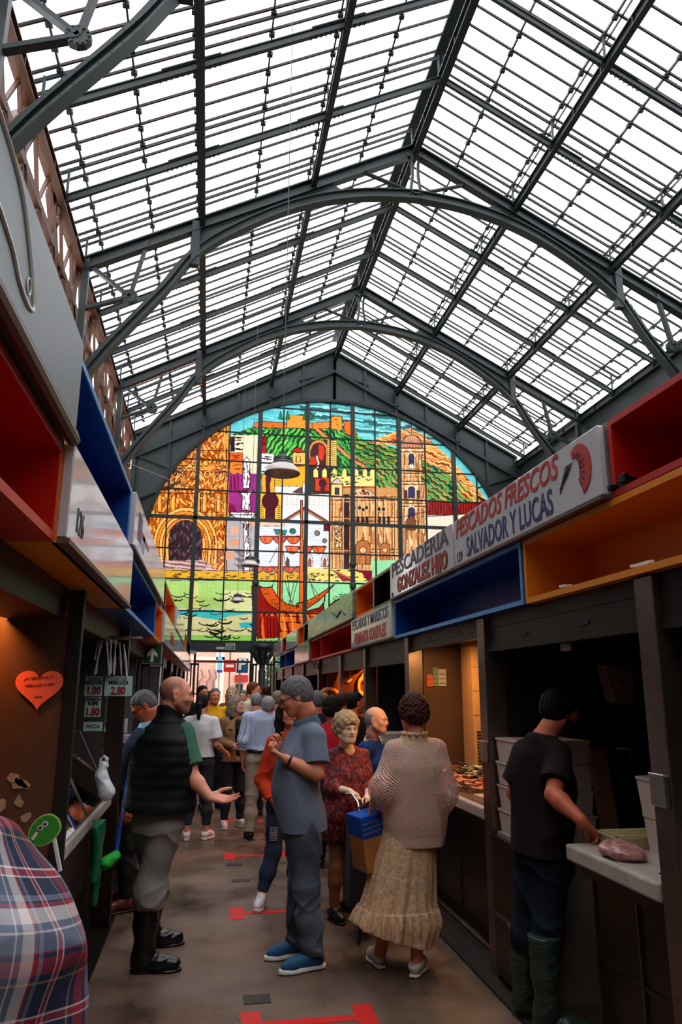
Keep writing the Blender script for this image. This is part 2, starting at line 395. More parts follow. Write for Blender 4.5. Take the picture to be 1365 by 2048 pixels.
# lower header, jambs
mb=MB(); mb.box(-3.3,10.7,YE-.06,YE+.14,2.76,3.03); mb.build('door_header',iron,R)
for x in (-.62,1.37): pass
# mullions
win=sroot('window_1','huge round-headed stained glass window with a town, castle hill, cathedral and ships',(3.85,YE,3.05))
mb=MB()
for x,w_ in ((-.62,.12),(1.35,.14),(2.93,.12),(4.48,.13),(6.09,.13),(8.03,.13)):
    mb.bar((x,YE-.02,2.9),(x,YE-.02,gz(x)),w_,w_,up=(0,1,0))
mb.bar((-2.2,YE-.03,6.95),(9.9,YE-.03,6.95),.1,.1)
for x in (1.35,4.48,6.09): 
    for z in (5.6,4.9): mb.lathe([(.07,-.1),(.11,-.05),(.11,.05),(.07,.1)],(x,YE-.03,z),10)
mb.build('window_frame',iron,win)
mb=MB()
for x in (-1.5,.36,2.13,3.71,5.26,7.02,8.85): mb.bar((x,YE+.0,2.9),(x,YE+.0,gz(x)),.045,.05,up=(0,1,0))
for z in (10.86,9.9,8.9,7.88,5.95,4.99,4.0): 
    u=(z-GC)/GB; h=GA*math.sqrt(max(0,1-u*u)) if z>GC else GA
    mb.bar((XR0-h,YE,z),(XR0+h,YE,z),.04,.045)
mb.bar((XR0-GA,YE,3.06),(XR0+GA,YE,3.06),.1,.1)
mb.build('glazing_bars',black,win)
# stained glass: coloured panes on a fine grid
MH=.0135
gx=np.arange(XR0-GA,XR0+GA+MH,MH); gzv=np.arange(3.03,GC+GB+MH,MH)
GX,GZ=np.meshgrid(gx,gzv)
V=np.stack([GX.ravel(),np.full(GX.size,YE),GZ.ravel()-CAMH],1)@CR   # to camera coords
PX=682.5+FPX*V[:,0]/-V[:,2]; PY=1024-FPX*V[:,1]/-V[:,2]
COLR=np.zeros((GX.size,3))
# ------------------------------------------------------------ painting of the window
INK=(38,14,12)
def _in(pts,bb=True):
    pts=np.array(pts,float); x0,y0=pts.min(0); x1,y1=pts.max(0)
    c=np.where((PX>=x0)&(PX<=x1)&(PY>=y0)&(PY<=y1))[0]; x=PX[c]; y=PY[c]; r=np.zeros(len(c),bool)
    j=len(pts)-1
    for i in range(len(pts)):
        xi,yi=pts[i]; xj,yj=pts[j]
        if yi!=yj:
            r^=((yi>y)!=(yj>y))&(x<(xj-xi)*(y-yi)/(yj-yi)+xi)
        j=i
    return c[r]
def cset(idx,col,var=0):
    c=np.array(srgb(*col)[:3]); COLR[idx]=c
def poly(pts,col,ink=0):
    i=_in(pts); cset(i,col)
    if ink: line(list(pts)+[pts[0]],ink)
    return i
def rect(x0,y0,x1,y1,col,ink=0): return poly([(x0,y0),(x1,y0),(x1,y1),(x0,y1)],col,ink)
def line(pts,w,col=INK):
    for (x0,y0),(x1,y1) in zip(pts[:-1],pts[1:]):
        c=np.where((PX>=min(x0,x1)-w)&(PX<=max(x0,x1)+w)&(PY>=min(y0,y1)-w)&(PY<=max(y0,y1)+w))[0]
        dx,dy=x1-x0,y1-y0; L2=dx*dx+dy*dy+1e-9; t=np.clip(((PX[c]-x0)*dx+(PY[c]-y0)*dy)/L2,0,1)
        d=np.hypot(PX[c]-x0-t*dx,PY[c]-y0-t*dy); cset(c[d<w/2],col)
def disc(cx,cy,rx,ry,col,ring=None):
    u=((PX-cx)/rx)**2+((PY-cy)/ry)**2; cset(u<1,col)
    if ring: cset((u<1)&(u>.6),ring)
def arcl(cx,cy,rx,ry,a0,a1,w,col=INK,n=14):
    line([(cx+rx*math.cos(a0+(a1-a0)*i/n),cy-ry*math.sin(a0+(a1-a0)*i/n)) for i in range(n+1)],w,col)
def wob(fx,fy,s=0):
    return np.sin(PX*fx+PY*fy+s)+.6*np.sin(PX*fx*2.3-PY*fy*1.7+s*2.1)+.4*np.sin(PX*fy*1.9+PY*fx*2.7+s)
def stripes(idx,ang,per,cols,amp=1.2,seed=0,curv=0):
    x=PX[idx];y=PY[idx]; ca,sa=math.cos(ang),math.sin(ang)
    u=-sa*x+ca*y + amp*np.sin((ca*x+sa*y)*.17+seed)+amp*.7*np.sin((ca*x+sa*y)*.43+seed*2+y*.1)+curv*((ca*x+sa*y)*.01)**2
    k=np.floor(u/per*len(cols)).astype(int)
    h=(np.sin(k*12.9898+seed)*43758.5)%1.0
    seg=np.floor((ca*x+sa*y)/14+h*5).astype(int); h2=(np.sin(seg*7.13+k*3.7+seed)*9431.7)%1.0
    C_=np.array([srgb(*c)[:3] for c in cols]); sel=((k+(h2>.72)*1)%len(cols)); COLR[idx]=C_[sel]
def bricks(x0,y0,x1,y1,n,col=INK,seed=1,w=1.6,l=9):
    r=random.Random(seed)
    for i in range(n):
        x=r.uniform(x0,x1-l); y=r.uniform(y0,y1); line([(x,y),(x+r.uniform(.5,1)*l,y+r.uniform(-.4,.4))],w,col)
def ornament(idx,seed,cols,f=.35,th=(.1,.9)):
    x=PX[idx];y=PY[idx]; x=x+5*np.sin(y*.071+seed)+3*np.sin(x*.11+y*.05); y=y+6*np.sin(x*.063+1)+3*np.sin(y*.13); a=np.sin(x*f*1.25+1.7*np.sin(y*f*.5+seed))+np.sin(y*f*.45+1.9*np.sin(x*f*.35-seed))
    b=np.sin(x*f*2.1+y*f*.4+seed)*np.sin(y*f*1.8-x*f*.3)
    v=a+.8*b; C_=[srgb(*c)[:3] for c in cols]
    COLR[idx]=C_[0]; COLR[idx[v>th[0]]]=C_[1]; COLR[idx[v>th[1]]]=C_[2]; COLR[idx[(np.abs(v-th[0])<.22)]]=C_[3]
OR=(238,138,34); OL=(252,186,92); OD=(176,74,20); BR=(70,26,14)
poly([(280,780),(980,780),(980,1300),(280,1300)],(104,206,208))
i=_in([(600,800),(900,800),(900,880),(700,870),(600,835)]); stripes(i,.12,16,[(40,110,115),(110,205,205),(70,165,170),(150,225,220),(52,90,95)],.6,3)
i=_in([(450,800),(600,800),(600,830),(450,850)]); stripes(i,.05,16,[(95,205,212),(120,220,222),(80,190,205),(95,205,212)],1,5)
# green hill
hill=[(455,872),(480,862),(512,850),(560,846),(640,852),(700,858),(735,884),(760,888),(800,905),(860,925),(960,990),(960,1010),(640,1010),(600,960),(520,900),(455,880)]
i=poly(hill,(40,140,60))
stripes(_in(hill[:10]+[(740,1005),(600,940),(520,890)]),.75,9,[(25,60,32),(58,178,70),(34,120,54),(120,205,80),(22,50,30)],1.5,2)
stripes(_in([(520,860),(600,855),(620,880),(615,950),(520,900)]),-1.0,9,[(25,70,32),(70,190,70),(130,215,90),(28,80,40)],1,9)
stripes(_in([(712,880),(760,886),(805,900),(805,975),(715,965)]),.35,10,[(24,46,30),(58,170,70),(60,60,40),(205,150,70),(34,120,54),(24,50,34)],1.5,4)
# orange far hill
oh=[(738,884),(765,872),(800,860),(822,856),(850,870),(905,920),(985,1010),(960,1005),(900,960),(852,925),(800,892)]
i=poly(oh,(246,165,80)); stripes(i,.35,10,[(250,170,80),(255,205,140),(225,110,40),(250,180,96),(120,50,24)],1.5,6)
gh=[(846,920),(880,935),(925,965),(975,1003),(846,1003)]
i=poly(gh,(40,150,60)); stripes(i,.65,10,[(30,60,34),(64,190,80),(34,130,60),(240,150,70),(26,50,34)],1.5,8)
stripes(_in([(905,950),(985,1010),(940,1003),(905,975)]),.8,9,[(240,150,70),(60,180,80),(120,50,24),(250,190,110)],1,8)
stripes(_in([(748,920),(800,925),(800,985),(750,975)]),.9,9,[(26,54,30),(64,180,80),(40,130,50),(230,150,70),(26,60,34)],1.5,1)
# castle
for p,c in (([(508,845),(525,842),(580,846),(580,856),(508,854)],(236,110,34)),([(574,834),(582,829),(606,830),(612,842),(625,846),(625,857),(574,855)],(244,150,50)),([(625,845),(664,842),(664,856),(625,858)],(240,132,44)),([(664,832),(684,832),(686,860),(664,858)],(246,152,50)),([(688,842),(704,842),(712,874),(690,866)],(236,112,34)),([(706,854),(713,856),(714,876),(706,872)],(222,96,30))):
    poly(p,c,1.2); xs=[q[0] for q in p]; ys=[q[1] for q in p]; bricks(min(xs),min(ys)+4,max(xs),max(ys)-4,5,(120,50,20),int(xs[0]),1,6)
for x in (562,576,611,622): poly([(x-5,838),(x,821),(x+5,838)],(40,120,60),1)
line([(635,858),(650,872),(668,885),(690,905),(712,922),(728,930),(728,940)],6,(236,132,70)); line([(637,855),(652,869),(672,885),(694,905),(716,922),(732,930)],1.4); line([(630,860),(648,876),(664,889),(686,909),(708,927)],1.4)
# portal on the left
P0=[(280,1145),(280,1010),(300,980),(395,885),(460,850),(460,1140),(400,1145)]
i=poly(P0,OR); ornament(i,1.3,[OD,OR,OL,BR],.62,(-.2,.9))
stripes(_in([(448,850),(460,850),(460,1140),(448,1140)]),1.57,5,[OR,OL,BR,OR],.3,2)
for y in (899,930,936,942,978,985,1140): line([(280,y),(460,y+2)],1.8,BR)
stripes(_in([(375,928),(455,930),(455,943),(375,940)]),.02,5,[OL,OD,OR,BR],.2,4)
for k,x in enumerate((318,345,395,408,436)): rect(x-6,986,x+6,1024,OR,1.3); rect(x-2,992,x+3,1020,OL); line([(x-2,990),(x-3,1024)],1.3,BR)
arcl(380,972,30,40,.2,2.9,2.4,OL); arcl(380,972,33,43,.2,2.9,1.3,BR); line([(352,958),(380,928),(408,958)],2.4,OL); line([(350,956),(380,925),(410,956)],1.2,BR)
for x,y in ((350,948),(345,972),(415,948),(435,955),(404,990)): arcl(x,y,6,6,0,6.2,1.6,OL); arcl(x,y,3,3,0,6.2,1.4,BR)
for k,r in enumerate((62,56,50,44,38)):
    arcl(371,1092,r,r*1.2,0,pi,5.0,[OL,OR,OL,OR,OL][k],20); arcl(371,1092,r+2.6,(r+2.6)*1.2,0,pi,1.2,BR,20)
    line([(371-r,1092),(371-r+3,1125)],5,[OL,OR,OL,OR,OL][k]); line([(371+r,1092),(371+r-3,1125)],5,[OL,OR,OL,OR,OL][k]); line([(371+r+2.6,1092),(371+r,1125)],1.2,BR); line([(371-r-2.6,1092),(371-r,1125)],1.2,BR)
dp=[(338,1122),(338,1085)]+[(371-33*math.cos(pi*t/12),1078-38*math.sin(pi*t/12)) for t in range(13)]+[(404,1122)]
i=poly(dp,(48,34,36),1.6); ornament(i,4.1,[(44,30,32),(70,60,66),(92,84,92),(92,22,50)],.5,(.6,1.3))
stripes(_in([(325,1120),(408,1120),(436,1141),(325,1141)]),.1,8,[(170,120,130),(225,190,170),(200,160,160),(110,60,70)],.4,3)
poly([(280,1005),(300,1005),(300,1040),(280,1040)],(200,20,20))
# white / coloured blocks beside the statue column
rect(460,870,520,948,(250,226,190)); rect(461,872,470,903,(30,30,44)); bricks(466,873,490,902,11,INK,3,1.8,14)
rect(460,905,486,922,(236,92,30),1.2); rect(460,923,486,946,(242,130,34),1.2); bricks(462,907,484,944,12,(110,30,18),4,1.5,12)
rect(458,947,520,1032,(158,44,128)); i=_in([(460,948),(478,948),(478,980),(460,985)]); stripes(i,1.5,8,[(120,20,70),(170,40,110),(110,24,80)],.5,3); poly([(458,1005),(470,1012),(480,1032),(458,1032)],(130,14,70))
rect(455,1036,518,1142,(178,168,172))
for k,(x,y) in enumerate(((470,1060),(496,1070),(470,1085),(505,1045),(500,1100),(460,1110),(508,1125))): rect(x-9,y-7,x+9,y+7,[(222,170,140),(196,186,190),(216,150,110)][k%3])
W=(246,232,230)
poly([(486,1143),(489,1100),(487,1048),(480,1040),(463,1030),(461,1024),(512,1024),(510,1031),(498,1042),(497,1060),(500,1100),(503,1143)],W,1.6)
poly([(485,990),(479,984),(476,981),(508,981),(504,986),(500,990),(501,1020),(484,1020)],W,1.6)
poly([(487,976),(486,950),(488,930),(487,922),(494,913),(501,922),(500,930),(501,955),(500,976)],W,1.6)
for k in range(34):
    r=random.Random(k); y=r.uniform(928,1138); x=492+r.uniform(-5,6); line([(x,y),(x+r.uniform(-3,3),y+r.uniform(3,8))],1.5,(50,16,26))
for k in range(14): line([(470+k%5*3,1103+k*2.6),(488,1102+k*2.8)],1.6,(60,10,30))
# centre blocks
rect(521,872,533,906,(176,20,26),1.2); bricks(522,873,533,905,8,(70,8,12),9,1.4,9)
poly([(521,906),(548,908),(548,945),(521,945)],(246,238,226)); bricks(521,908,548,944,11,INK,5,2,12)
poly([(545,925),(560,928),(612,930),(612,975),(546,972)],(248,176,40),1.4); line([(548,930),(608,932)],2,(150,40,20)); rect(524,948,550,985,(240,170,50),1.2)
disc(537,958,6,8,(80,24,30)); rect(532,960,541,985,(80,24,30)); disc(558,964,4,4,(250,190,60),INK)
rect(550,972,600,988,(238,240,246),1); rect(606,965,633,985,(238,240,248),1); poly([(583,985),(600,974),(606,974),(606,987)],(92,60,60))
rect(520,985,565,1040,(246,190,66),1.5); disc(541,1002,17,18,(78,22,34)); rect(531,1010,551,1040,(78,22,34))
for k in range(9): line([(523,1010+k*4),(528,1010+k*4)],1.5); line([(556,1010+k*4),(561,1010+k*4)],1.5)
poly([(581,902),(597,893),(612,906)],(196,30,22),1.3); rect(586,905,611,930,(246,190,90),1.2); rect(592,911,602,924,(120,50,30)); rect(594,912,600,923,(250,200,110))
rect(613,880,662,990,(58,42,34)); ap=[(619,932),(619,900)]+[(638-19*math.cos(pi*t/10),898-19*math.sin(pi*t/10)) for t in range(11)]+[(657,932)]
poly(ap,(232,140,60),1.5); ap=[(622,932),(622,900)]+[(638-14*math.cos(pi*t/10),899-14*math.sin(pi*t/10)) for t in range(11)]+[(652,932)]
i=poly(ap,(70,30,30),1.2); poly([(638,888),(648,892),(650,905),(645,922),(638,915)],(214,50,26)); disc(627,922,7,9,(200,50,24)); line([(634,912),(638,925),(636,934)],3,(245,225,190))
rect(655,880,674,935,(248,206,96),1.2)
for k in range(13): line([(656,883+k*4),(672,884+k*4)],1.5,(130,60,20))
stripes(_in([(674,905),(705,935),(674,938)]),.9,8,[(30,90,40),(80,200,90),(30,60,34)],.8,4)
# battlement
for x in (632,650,670,690,713,731,746):
    poly([(x-5,955),(x-5,941),(x,935),(x+5,941),(x+5,955)],(246,222,130),1.2)
rect(663,952,752,974,(246,222,130)); bricks(664,944,752,972,26,INK,8,1.8,8)
rect(631,955,661,982,(208,62,20),1.3); bricks(632,956,660,980,10,(90,16,10),2,1.2,9); disc(646,966,8,9,(70,20,34)); rect(642,970,650,988,(70,20,34))
rect(686,972,752,994,(150,30,22)); stripes(_in([(686,972),(752,972),(752,994),(686,994)]),1.57,7,[(160,34,24),(120,20,16),(180,50,30)],.3,2)
# big white house
rect(565,988,662,1140,(240,236,232)); rect(519,1040,662,1140,(226,232,240)); 
poly([(565,1038),(610,1017),(655,1040),(655,1060),(565,1060)],(226,234,242)); line([(567,1042),(610,1016),(654,1043)],5,(150,66,36)); line([(567,1040),(610,1013),(656,1041)],1.5); line([(566,1046),(610,1021),(652,1046)],1.2)
for k in range(14): line([(522,1050+k*6),(660,1050+k*6)],.7,(190,190,196))
for k in range(11): line([(566+k*9,990),(566+k*9,1015)],.6,(205,190,170))
for k in range(5): line([(566,990+k*6),(660,990+k*6)],.6,(205,190,170))
poly([(648,1048),(662,1048),(662,1062),(648,1062)],(92,16,50)); disc(635,1066,6,6,(132,112,104),INK); disc(650,1081,5,5,(132,112,104),INK); disc(586,1062,7,6,(28,110,100),INK)
rect(519,1041,569,1052,(246,200,166),1.2); poly([(548,1058),(575,1060),(571,1070),(552,1068)],(26,130,130),1.2)
poly([(560,1130),(563,1112),(566,1110),(570,1130)],(226,190,150)); poly([(571,1132),(574,1112),(580,1120),(580,1132)],(70,36,40))
for x in (620,650): poly([(x-7,1133),(x-6,1115),(x,1106),(x+6,1115),(x+7,1133)],(236,226,214),1.2); poly([(x-4,1133),(x-3,1120),(x,1113),(x+4,1120),(x+4,1133)],(150,70,40))
# cathedral
rect(661,975,856,1142,(206,146,84)); TN=(232,184,124); TD=(110,54,30)
i=_in([(661,990),(856,990),(856,1142),(661,1142)]); stripes(i,1.57,15,[(226,170,104),(196,132,74),(238,196,140),(150,88,48),(214,156,92)],.3,5)
rect(688,988,700,1140,(50,26,24))
poly([(662,967),(675,955),(688,968)],(214,190,180),1.2); rect(663,968,686,992,(244,206,120),1.2); rect(671,975,679,989,(60,50,80),1.2)
for y in (993,1000,1034,1042,1098,1104): line([(663,y),(856,y+1)],1.8,TD); line([(663,y+3),(856,y+4)],1.4,TN)
for x in (665,685,703,715,752,768,790,800,852): line([(x,996),(x,1140)],1.5,TD); line([(x+2.4,996),(x+2.4,1140)],2,TN)
for x,y in ((720,1015),(727,1019),(734,1015),(759,1018),(768,1018)): disc(x,y,4.5,5,(54,34,50),TN)
for x in (717,726,735,760,769,778): disc(x,1036,3,4,(46,24,34)); rect(x-3,1036,x+3,1050,(46,24,34))
poly([(702,986),(712,978),(726,975),(740,980),(752,990),(752,993),(702,993)],(232,180,140),1.2); ornament(_in([(706,988),(726,976),(748,990)]),2,[TD,TN,(250,220,190),BR],.7,(-.2,.8))
for x,w_ in ((727,15),(771,10),(820,11)):
    ap=[(x-w_,1128),(x-w_,1100)]+[(x-w_*math.cos(pi*t/10),1095-w_*math.sin(pi*t/10)) for t in range(11)]+[(x+w_,1128)]
    poly(ap,(186,108,54),1.4); disc(x,1100,w_*.55,w_*.5,TN,TD); poly([(x-w_*.4,1128),(x-w_*.4,1114),(x,1108),(x+w_*.4,1114),(x+w_*.4,1128)],(196,120,60),1.2)
for k in range(4): rect(669,1046+k*13,684,1056+k*13,(220,170,96),1); ornament(_in([(670,1047+k*13),(683,1047+k*13),(683,1055+k*13),(670,1055+k*13)]),k,[TD,TN,(250,220,190),BR],.9)
# tower
rect(797,962,853,1142,(214,158,98)); rect(800,895,846,965,(222,164,108))
stripes(_in([(797,962),(853,962),(853,1142),(797,1142)]),1.57,12,[(226,170,110),(150,92,56),(244,208,156),(206,148,92)],.2,5)
stripes(_in([(800,895),(846,895),(846,965),(800,965)]),1.57,11,[(226,170,110),(160,100,60),(244,208,156),(206,148,92)],.2,7)
dm=[(802,895)]+[(824-22*math.cos(pi*t/12),893-24*math.sin(pi*t/12)) for t in range(13)]+[(846,895)]
poly(dm,(176,110,84),1.6); 
for k in range(-3,4): line([(824+k*6,894),(824+k*2.2,871)],1.3,(226,170,130))
line([(824,870),(824,858)],2,(120,60,30))
for y in (896,903,940,946,962,968,1006,1012): line([(797,y),(853,y+.5)],2,TD); line([(797,y+3),(853,y+3.5)],1.4,(250,214,160))
for y0,w_ in ((908,6),(968+6,7),(1016,7)): disc(824,y0+5,w_,7,(46,42,84)); rect(824-w_,y0+5,824+w_,y0+22,(46,42,84)); arcl(824,y0+5,w_+2,9,0,pi,1.8,(250,214,160))
for x in (812,838): rect(x-3,980,x+3,996,(60,40,50),1)
disc(824,932,5,5.5,(240,240,235),(150,130,120)); line([(824,932),(824,928)],.9)
for x in (803,809,839,845): line([(x,905),(x,1140)],1.6,TD)
ap=[(815,1060),(815,1040),(824,1030),(833,1040),(833,1060)]; poly(ap,(120,70,44),1.2)
# red wall and pale block right
rect(854,1003,960,1030,(120,20,24)); 
for k in range(6): line([(854,1005+k*4.5),(960,1006+k*4.5)],1,(50,10,14))
for k in range(18): line([(858+k*5.6,1003),(858+k*5.6,1030)],1.2,(180,50,40))
poly([(855,1033),(990,1024),(990,1120),(855,1120)],(246,222,200),1.4)
# quay
poly([(280,1140),(620,1142),(650,1136),(700,1140),(745,1142),(760,1160),(740,1168),(660,1161),(280,1160)],(226,168,30),1.4)
i=_in([(615,1136),(745,1140),(745,1166),(615,1164)]); cset(i,(246,214,110)); bricks(325,1143,615,1158,46,INK,11,1.8,9); bricks(618,1140,740,1162,30,INK,12,2,9)
poly([(668,1141),(690,1150),(715,1172),(735,1185),(715,1185),(690,1168),(685,1160)],(150,26,24),1.5); line([(670,1141),(705,1158),(740,1176)],3,(196,110,60))
poly([(700,1139),(760,1142),(760,1170),(735,1160),(725,1145)],(130,14,40),1)
# sea
SEA=(168,208,112)
poly([(280,1161),(745,1163),(745,1290),(280,1290)],SEA); poly([(280,1215),(530,1218),(530,1290),(280,1290)],(214,212,150)); poly([(448,1180),(505,1182),(505,1222),(448,1220)],(214,214,150))
poly([(380,1222),(420,1218),(445,1224),(500,1222),(520,1226),(460,1232),(440,1240),(410,1236),(360,1228),(330,1222)],(60,190,190)); poly([(478,1245),(520,1244),(520,1254),(482,1256)],(50,184,196))
poly([(370,1270),(520,1270),(520,1290),(370,1290)],(140,208,90)); poly([(505,1161),(745,1163),(745,1245),(505,1245)],(150,222,160)); rect(380,1165,398,1215,(206,210,120))
def wave(cx,cy,w_,h_,t=1.8): arcl(cx,cy-h_,w_,h_*1.0,pi+.25,2*pi-.25,t,(20,24,22),8)
r=random.Random(5)
for k in range(56):
    cx=r.uniform(330,515); cy=r.choice([1186,1195,1203,1212,1218,1224,1230,1238,1250,1262,1268,1276])+r.uniform(-3,3); w_=r.uniform(5,16)*(1.3 if cy>1245 else 1); wave(cx,cy,w_,w_*.42,r.uniform(1.5,3.4 if cy>1245 else 2.4))
for k in range(12): wave(r.uniform(670,700),1190+k%4*4,r.uniform(5,9),2.4,1.4)
# ship
RS=(222,80,18); RD=(140,22,16)
for x0,x1,y,n in ((520,601,1072,3),(572,652,1092,3),(505,612,1133,5)):
    for k in range(n):
        cx=x0+(x1-x0)*(k+.5)/n; rr=(x1-x0)/n/2
        pp=[(cx-rr*math.cos(pi*t/8),y+1.15*rr*math.sin(pi*t/8)) for t in range(9)]; poly(pp,(226,60,20) if k%2 else (240,90,24),1.8); line([(cx-rr*.3,y+3),(cx-rr*.1,y+rr*.9)],1.3); line([(cx+rr*.4,y+2),(cx+rr*.2,y+rr*.8)],1.2,(250,140,50))
    line([(x0-2,y),(x1+2,y+2)],2.4,(120,40,20))
poly([(555,1215),(558,1090),(559,1060),(565,1060),(566,1090),(565,1215)],(232,110,24),1.6); poly([(599,1210),(601,1100),(602,1000),(606,1000),(607,1100),(608,1210)],(226,104,30),1.6)
for a,b in (((555,1095),(540,1125)),((566,1100),(572,1130)),((545,1170),(536,1190)),((570,1160),(585,1210)),((590,1160),(578,1210)),((612,1150),(640,1195)),((617,1150),(632,1198)),((552,1150),(542,1185)),((598,1150),(585,1205)),((575,1150),(582,1205))): line([a,b],1.5,(70,60,40))
poly([(504,1172),(522,1172),(535,1200),(560,1222),(600,1226),(640,1215),(650,1202),(652,1180),(648,1210),(650,1225),(640,1270),(600,1290),(520,1288),(507,1250)],RD,2)
poly([(519,1175),(544,1174),(556,1195),(575,1208),(600,1213),(594,1215),(594,1206),(612,1204),(640,1188),(670,1168),(655,1185),(640,1200),(615,1217),(596,1225),(560,1222),(540,1210),(528,1195)],RS,2)
for x,y in ((532,1183),(537,1192),(546,1203),(556,1211),(570,1215),(584,1217),(602,1210),(620,1203),(636,1194)): rect(x-3.5,y-3.5,x+3.5,y+3.5,(244,130,50),1.2); disc(x,y,1.6,1.6,RD)
stripes(_in([(522,1228),(560,1226),(640,1224),(636,1262),(600,1288),(524,1284)]),1.45,22,[(236,104,24),(240,122,34),(222,80,20),(120,20,14)],.6,3)
for x in (533,545): arcl(x,1255,12,30,0,6.28,2,INK)
i=_in([(527,1232),(556,1232),(560,1258),(553,1278),(530,1275)]); cset(i,(158,20,18))
for x in (535,541,548,554): line([(x,1236),(x+1,1276)],1.8,(80,10,12))
for y in (1232,1244,1262): line([(562,y),(632,y+2)],1.8)
for x in (562,578,598,612): arcl(x,1256,8,28,-1.4,1.4,2.2,(250,160,90)); 
poly([(512,1278),(560,1276),(600,1282),(600,1292),(512,1292)],(150,214,120)); 
for k in range(7): wave(515+k*11,1284,8,3.5,2.2)
poly([(660,1210),(672,1200),(700,1198),(730,1205),(740,1230),(655,1230)],(96,30,30),1.6)
rect(745,1120,1100,1300,(150,222,160)); rect(955,1003,1100,1030,(120,20,24))
for k in range(60):
    r=random.Random(k+100); y=r.uniform(925,1138)
    if 972<y<990 or 1022<y<1040: continue
    x=r.choice((489,492.5,496,499)) if y>930 else 493.5; x=min(x,499 if y<1020 else 500)
    line([(x,y),(x+r.uniform(-2,2),y+r.uniform(4,10))],1.7,(50,16,26))
line([(463,1029),(511,1029)],1.8,(60,20,30)); line([(478,985),(507,985)],1.6,(60,20,30))
for k in range(26):
    r=random.Random(k+7); x=r.uniform(402,452); y=r.uniform(1050,1125); line([(x,y),(x+r.uniform(-1,1),y+r.uniform(5,12))],1.6,(96,36,14))
for k in range(40):
    r=random.Random(k+70); x=r.uniform(335,452); y=r.uniform(870,1020); arcl(x,y,r.uniform(3,6),r.uniform(3,6),r.uniform(0,3),r.uniform(3,6),1.4,(80,28,12),8)
# joints of the small glass tiles + slight tone per tile
TX=(PX//9).astype(int); TYI=(PY//8).astype(int)
tone=1+.10*(((np.sin(TX*12.9898+TYI*78.233)*43758.5453)%1.0)-.5)
COLR*=tone[:,None]
jx=((PX%9)<1.0)|((PY%8)<.9); COLR[jx]*=.86
# mesh
ny,nx=GX.shape; idx=np.arange(nx*ny).reshape(ny,nx)
u=(GX-XR0)/GA; Ztop=GC+GB*np.sqrt(np.clip(1-u*u,0,1)); ok=(GZ<=Ztop+.03)&(np.abs(u)<=1.0)
q=ok[:-1,:-1]&ok[1:,:-1]&ok[:-1,1:]&ok[1:,1:]
F=np.stack([idx[:-1,:-1][q],idx[:-1,1:][q],idx[1:,1:][q],idx[1:,:-1][q]],1)
def mesh_np(name,V,F,col=None):
    me=bpy.data.meshes.new(name); n=F.shape[1]; me.vertices.add(len(V)); me.vertices.foreach_set('co',np.asarray(V,np.float32).ravel())
    me.loops.add(F.size); me.loops.foreach_set('vertex_index',F.astype(np.int32).ravel()); me.polygons.add(len(F))
    me.polygons.foreach_set('loop_start',np.arange(0,F.size,n,dtype=np.int32)); me.polygons.foreach_set('loop_total',np.full(len(F),n,np.int32))
    me.update(calc_edges=True)
    if col is not None:
        a=me.color_attributes.new('Col','FLOAT_COLOR','POINT'); a.data.foreach_set('color',np.concatenate([col,np.ones((len(col),1))],1).astype(np.float32).ravel())
    return me
used=np.unique(F); remap=-np.ones(nx*ny,int); remap[used]=np.arange(len(used))
VV=np.stack([GX.ravel(),np.full(GX.size,YE+.03),GZ.ravel()],1)[used]
me=mesh_np('stained_glass',VV,remap[F],np.clip(COLR[used]*GLK,0,1))
sg=bpy.data.materials.new('stained glass'); sg.use_nodes=True; N=sg.node_tree.nodes; L=sg.node_tree.links; N.clear()
out=N.new('ShaderNodeOutputMaterial'); a=N.new('ShaderNodeAttribute'); a.attribute_name='Col'
t1=N.new('ShaderNodeBsdfTransparent'); t2=N.new('ShaderNodeBsdfTranslucent'); mx=N.new('ShaderNodeMixShader'); mx.inputs[0].default_value=.85
L.new(a.outputs['Color'],t1.inputs[0]); L.new(a.outputs['Color'],t2.inputs[0]); L.new(t1.outputs[0],mx.inputs[1]); L.new(t2.outputs[0],mx.inputs[2])
g=N.new('ShaderNodeBsdfGlossy'); g.inputs['Roughness'].default_value=.1; m2=N.new('ShaderNodeMixShader'); m2.inputs[0].default_value=.02; L.new(mx.outputs[0],m2.inputs[1]); L.new(g.outputs[0],m2.inputs[2]); L.new(m2.outputs[0],out.inputs[0])
link('stained_glass',me,sg,win)
# ============================================================ FLOOR
fm=bpy.data.materials.new('wet stained concrete'); fm.use_nodes=True; nt=fm.node_tree; N=nt.nodes; L=nt.links; b=N['Principled BSDF']
tc=N.new('ShaderNodeTexCoord'); n1=N.new('ShaderNodeTexNoise'); n1.inputs['Scale'].default_value=1.3; n1.inputs['Detail'].default_value=9; n1.inputs['Roughness'].default_value=.62
n2=N.new('ShaderNodeTexNoise'); n2.inputs['Scale'].default_value=70; n2.inputs['Detail'].default_value=4
for q in (n1,n2): L.new(tc.outputs['Object'],q.inputs['Vector'])
r1=N.new('ShaderNodeValToRGB'); r1.color_ramp.elements[0].position=.3; r1.color_ramp.elements[0].color=srgb(62,48,40); r1.color_ramp.elements[1].position=.7; r1.color_ramp.elements[1].color=srgb(136,110,92)
r2=N.new('ShaderNodeValToRGB'); r2.color_ramp.elements[0].position=.35; r2.color_ramp.elements[0].color=(.72,.68,.66,1); r2.color_ramp.elements[1].position=.6; r2.color_ramp.elements[1].color=(1,1,1,1)
mx=N.new('ShaderNodeMix'); mx.data_type='RGBA'; mx.blend_type='MULTIPLY'; mx.inputs[0].default_value=1
L.new(n1.outputs[0],r1.inputs[0]); L.new(n2.outputs[0],r2.inputs[0]); L.new(r1.outputs[0],mx.inputs[6]); L.new(r2.outputs[0],mx.inputs[7]); L.new(mx.outputs[2],b.inputs['Base Color'])
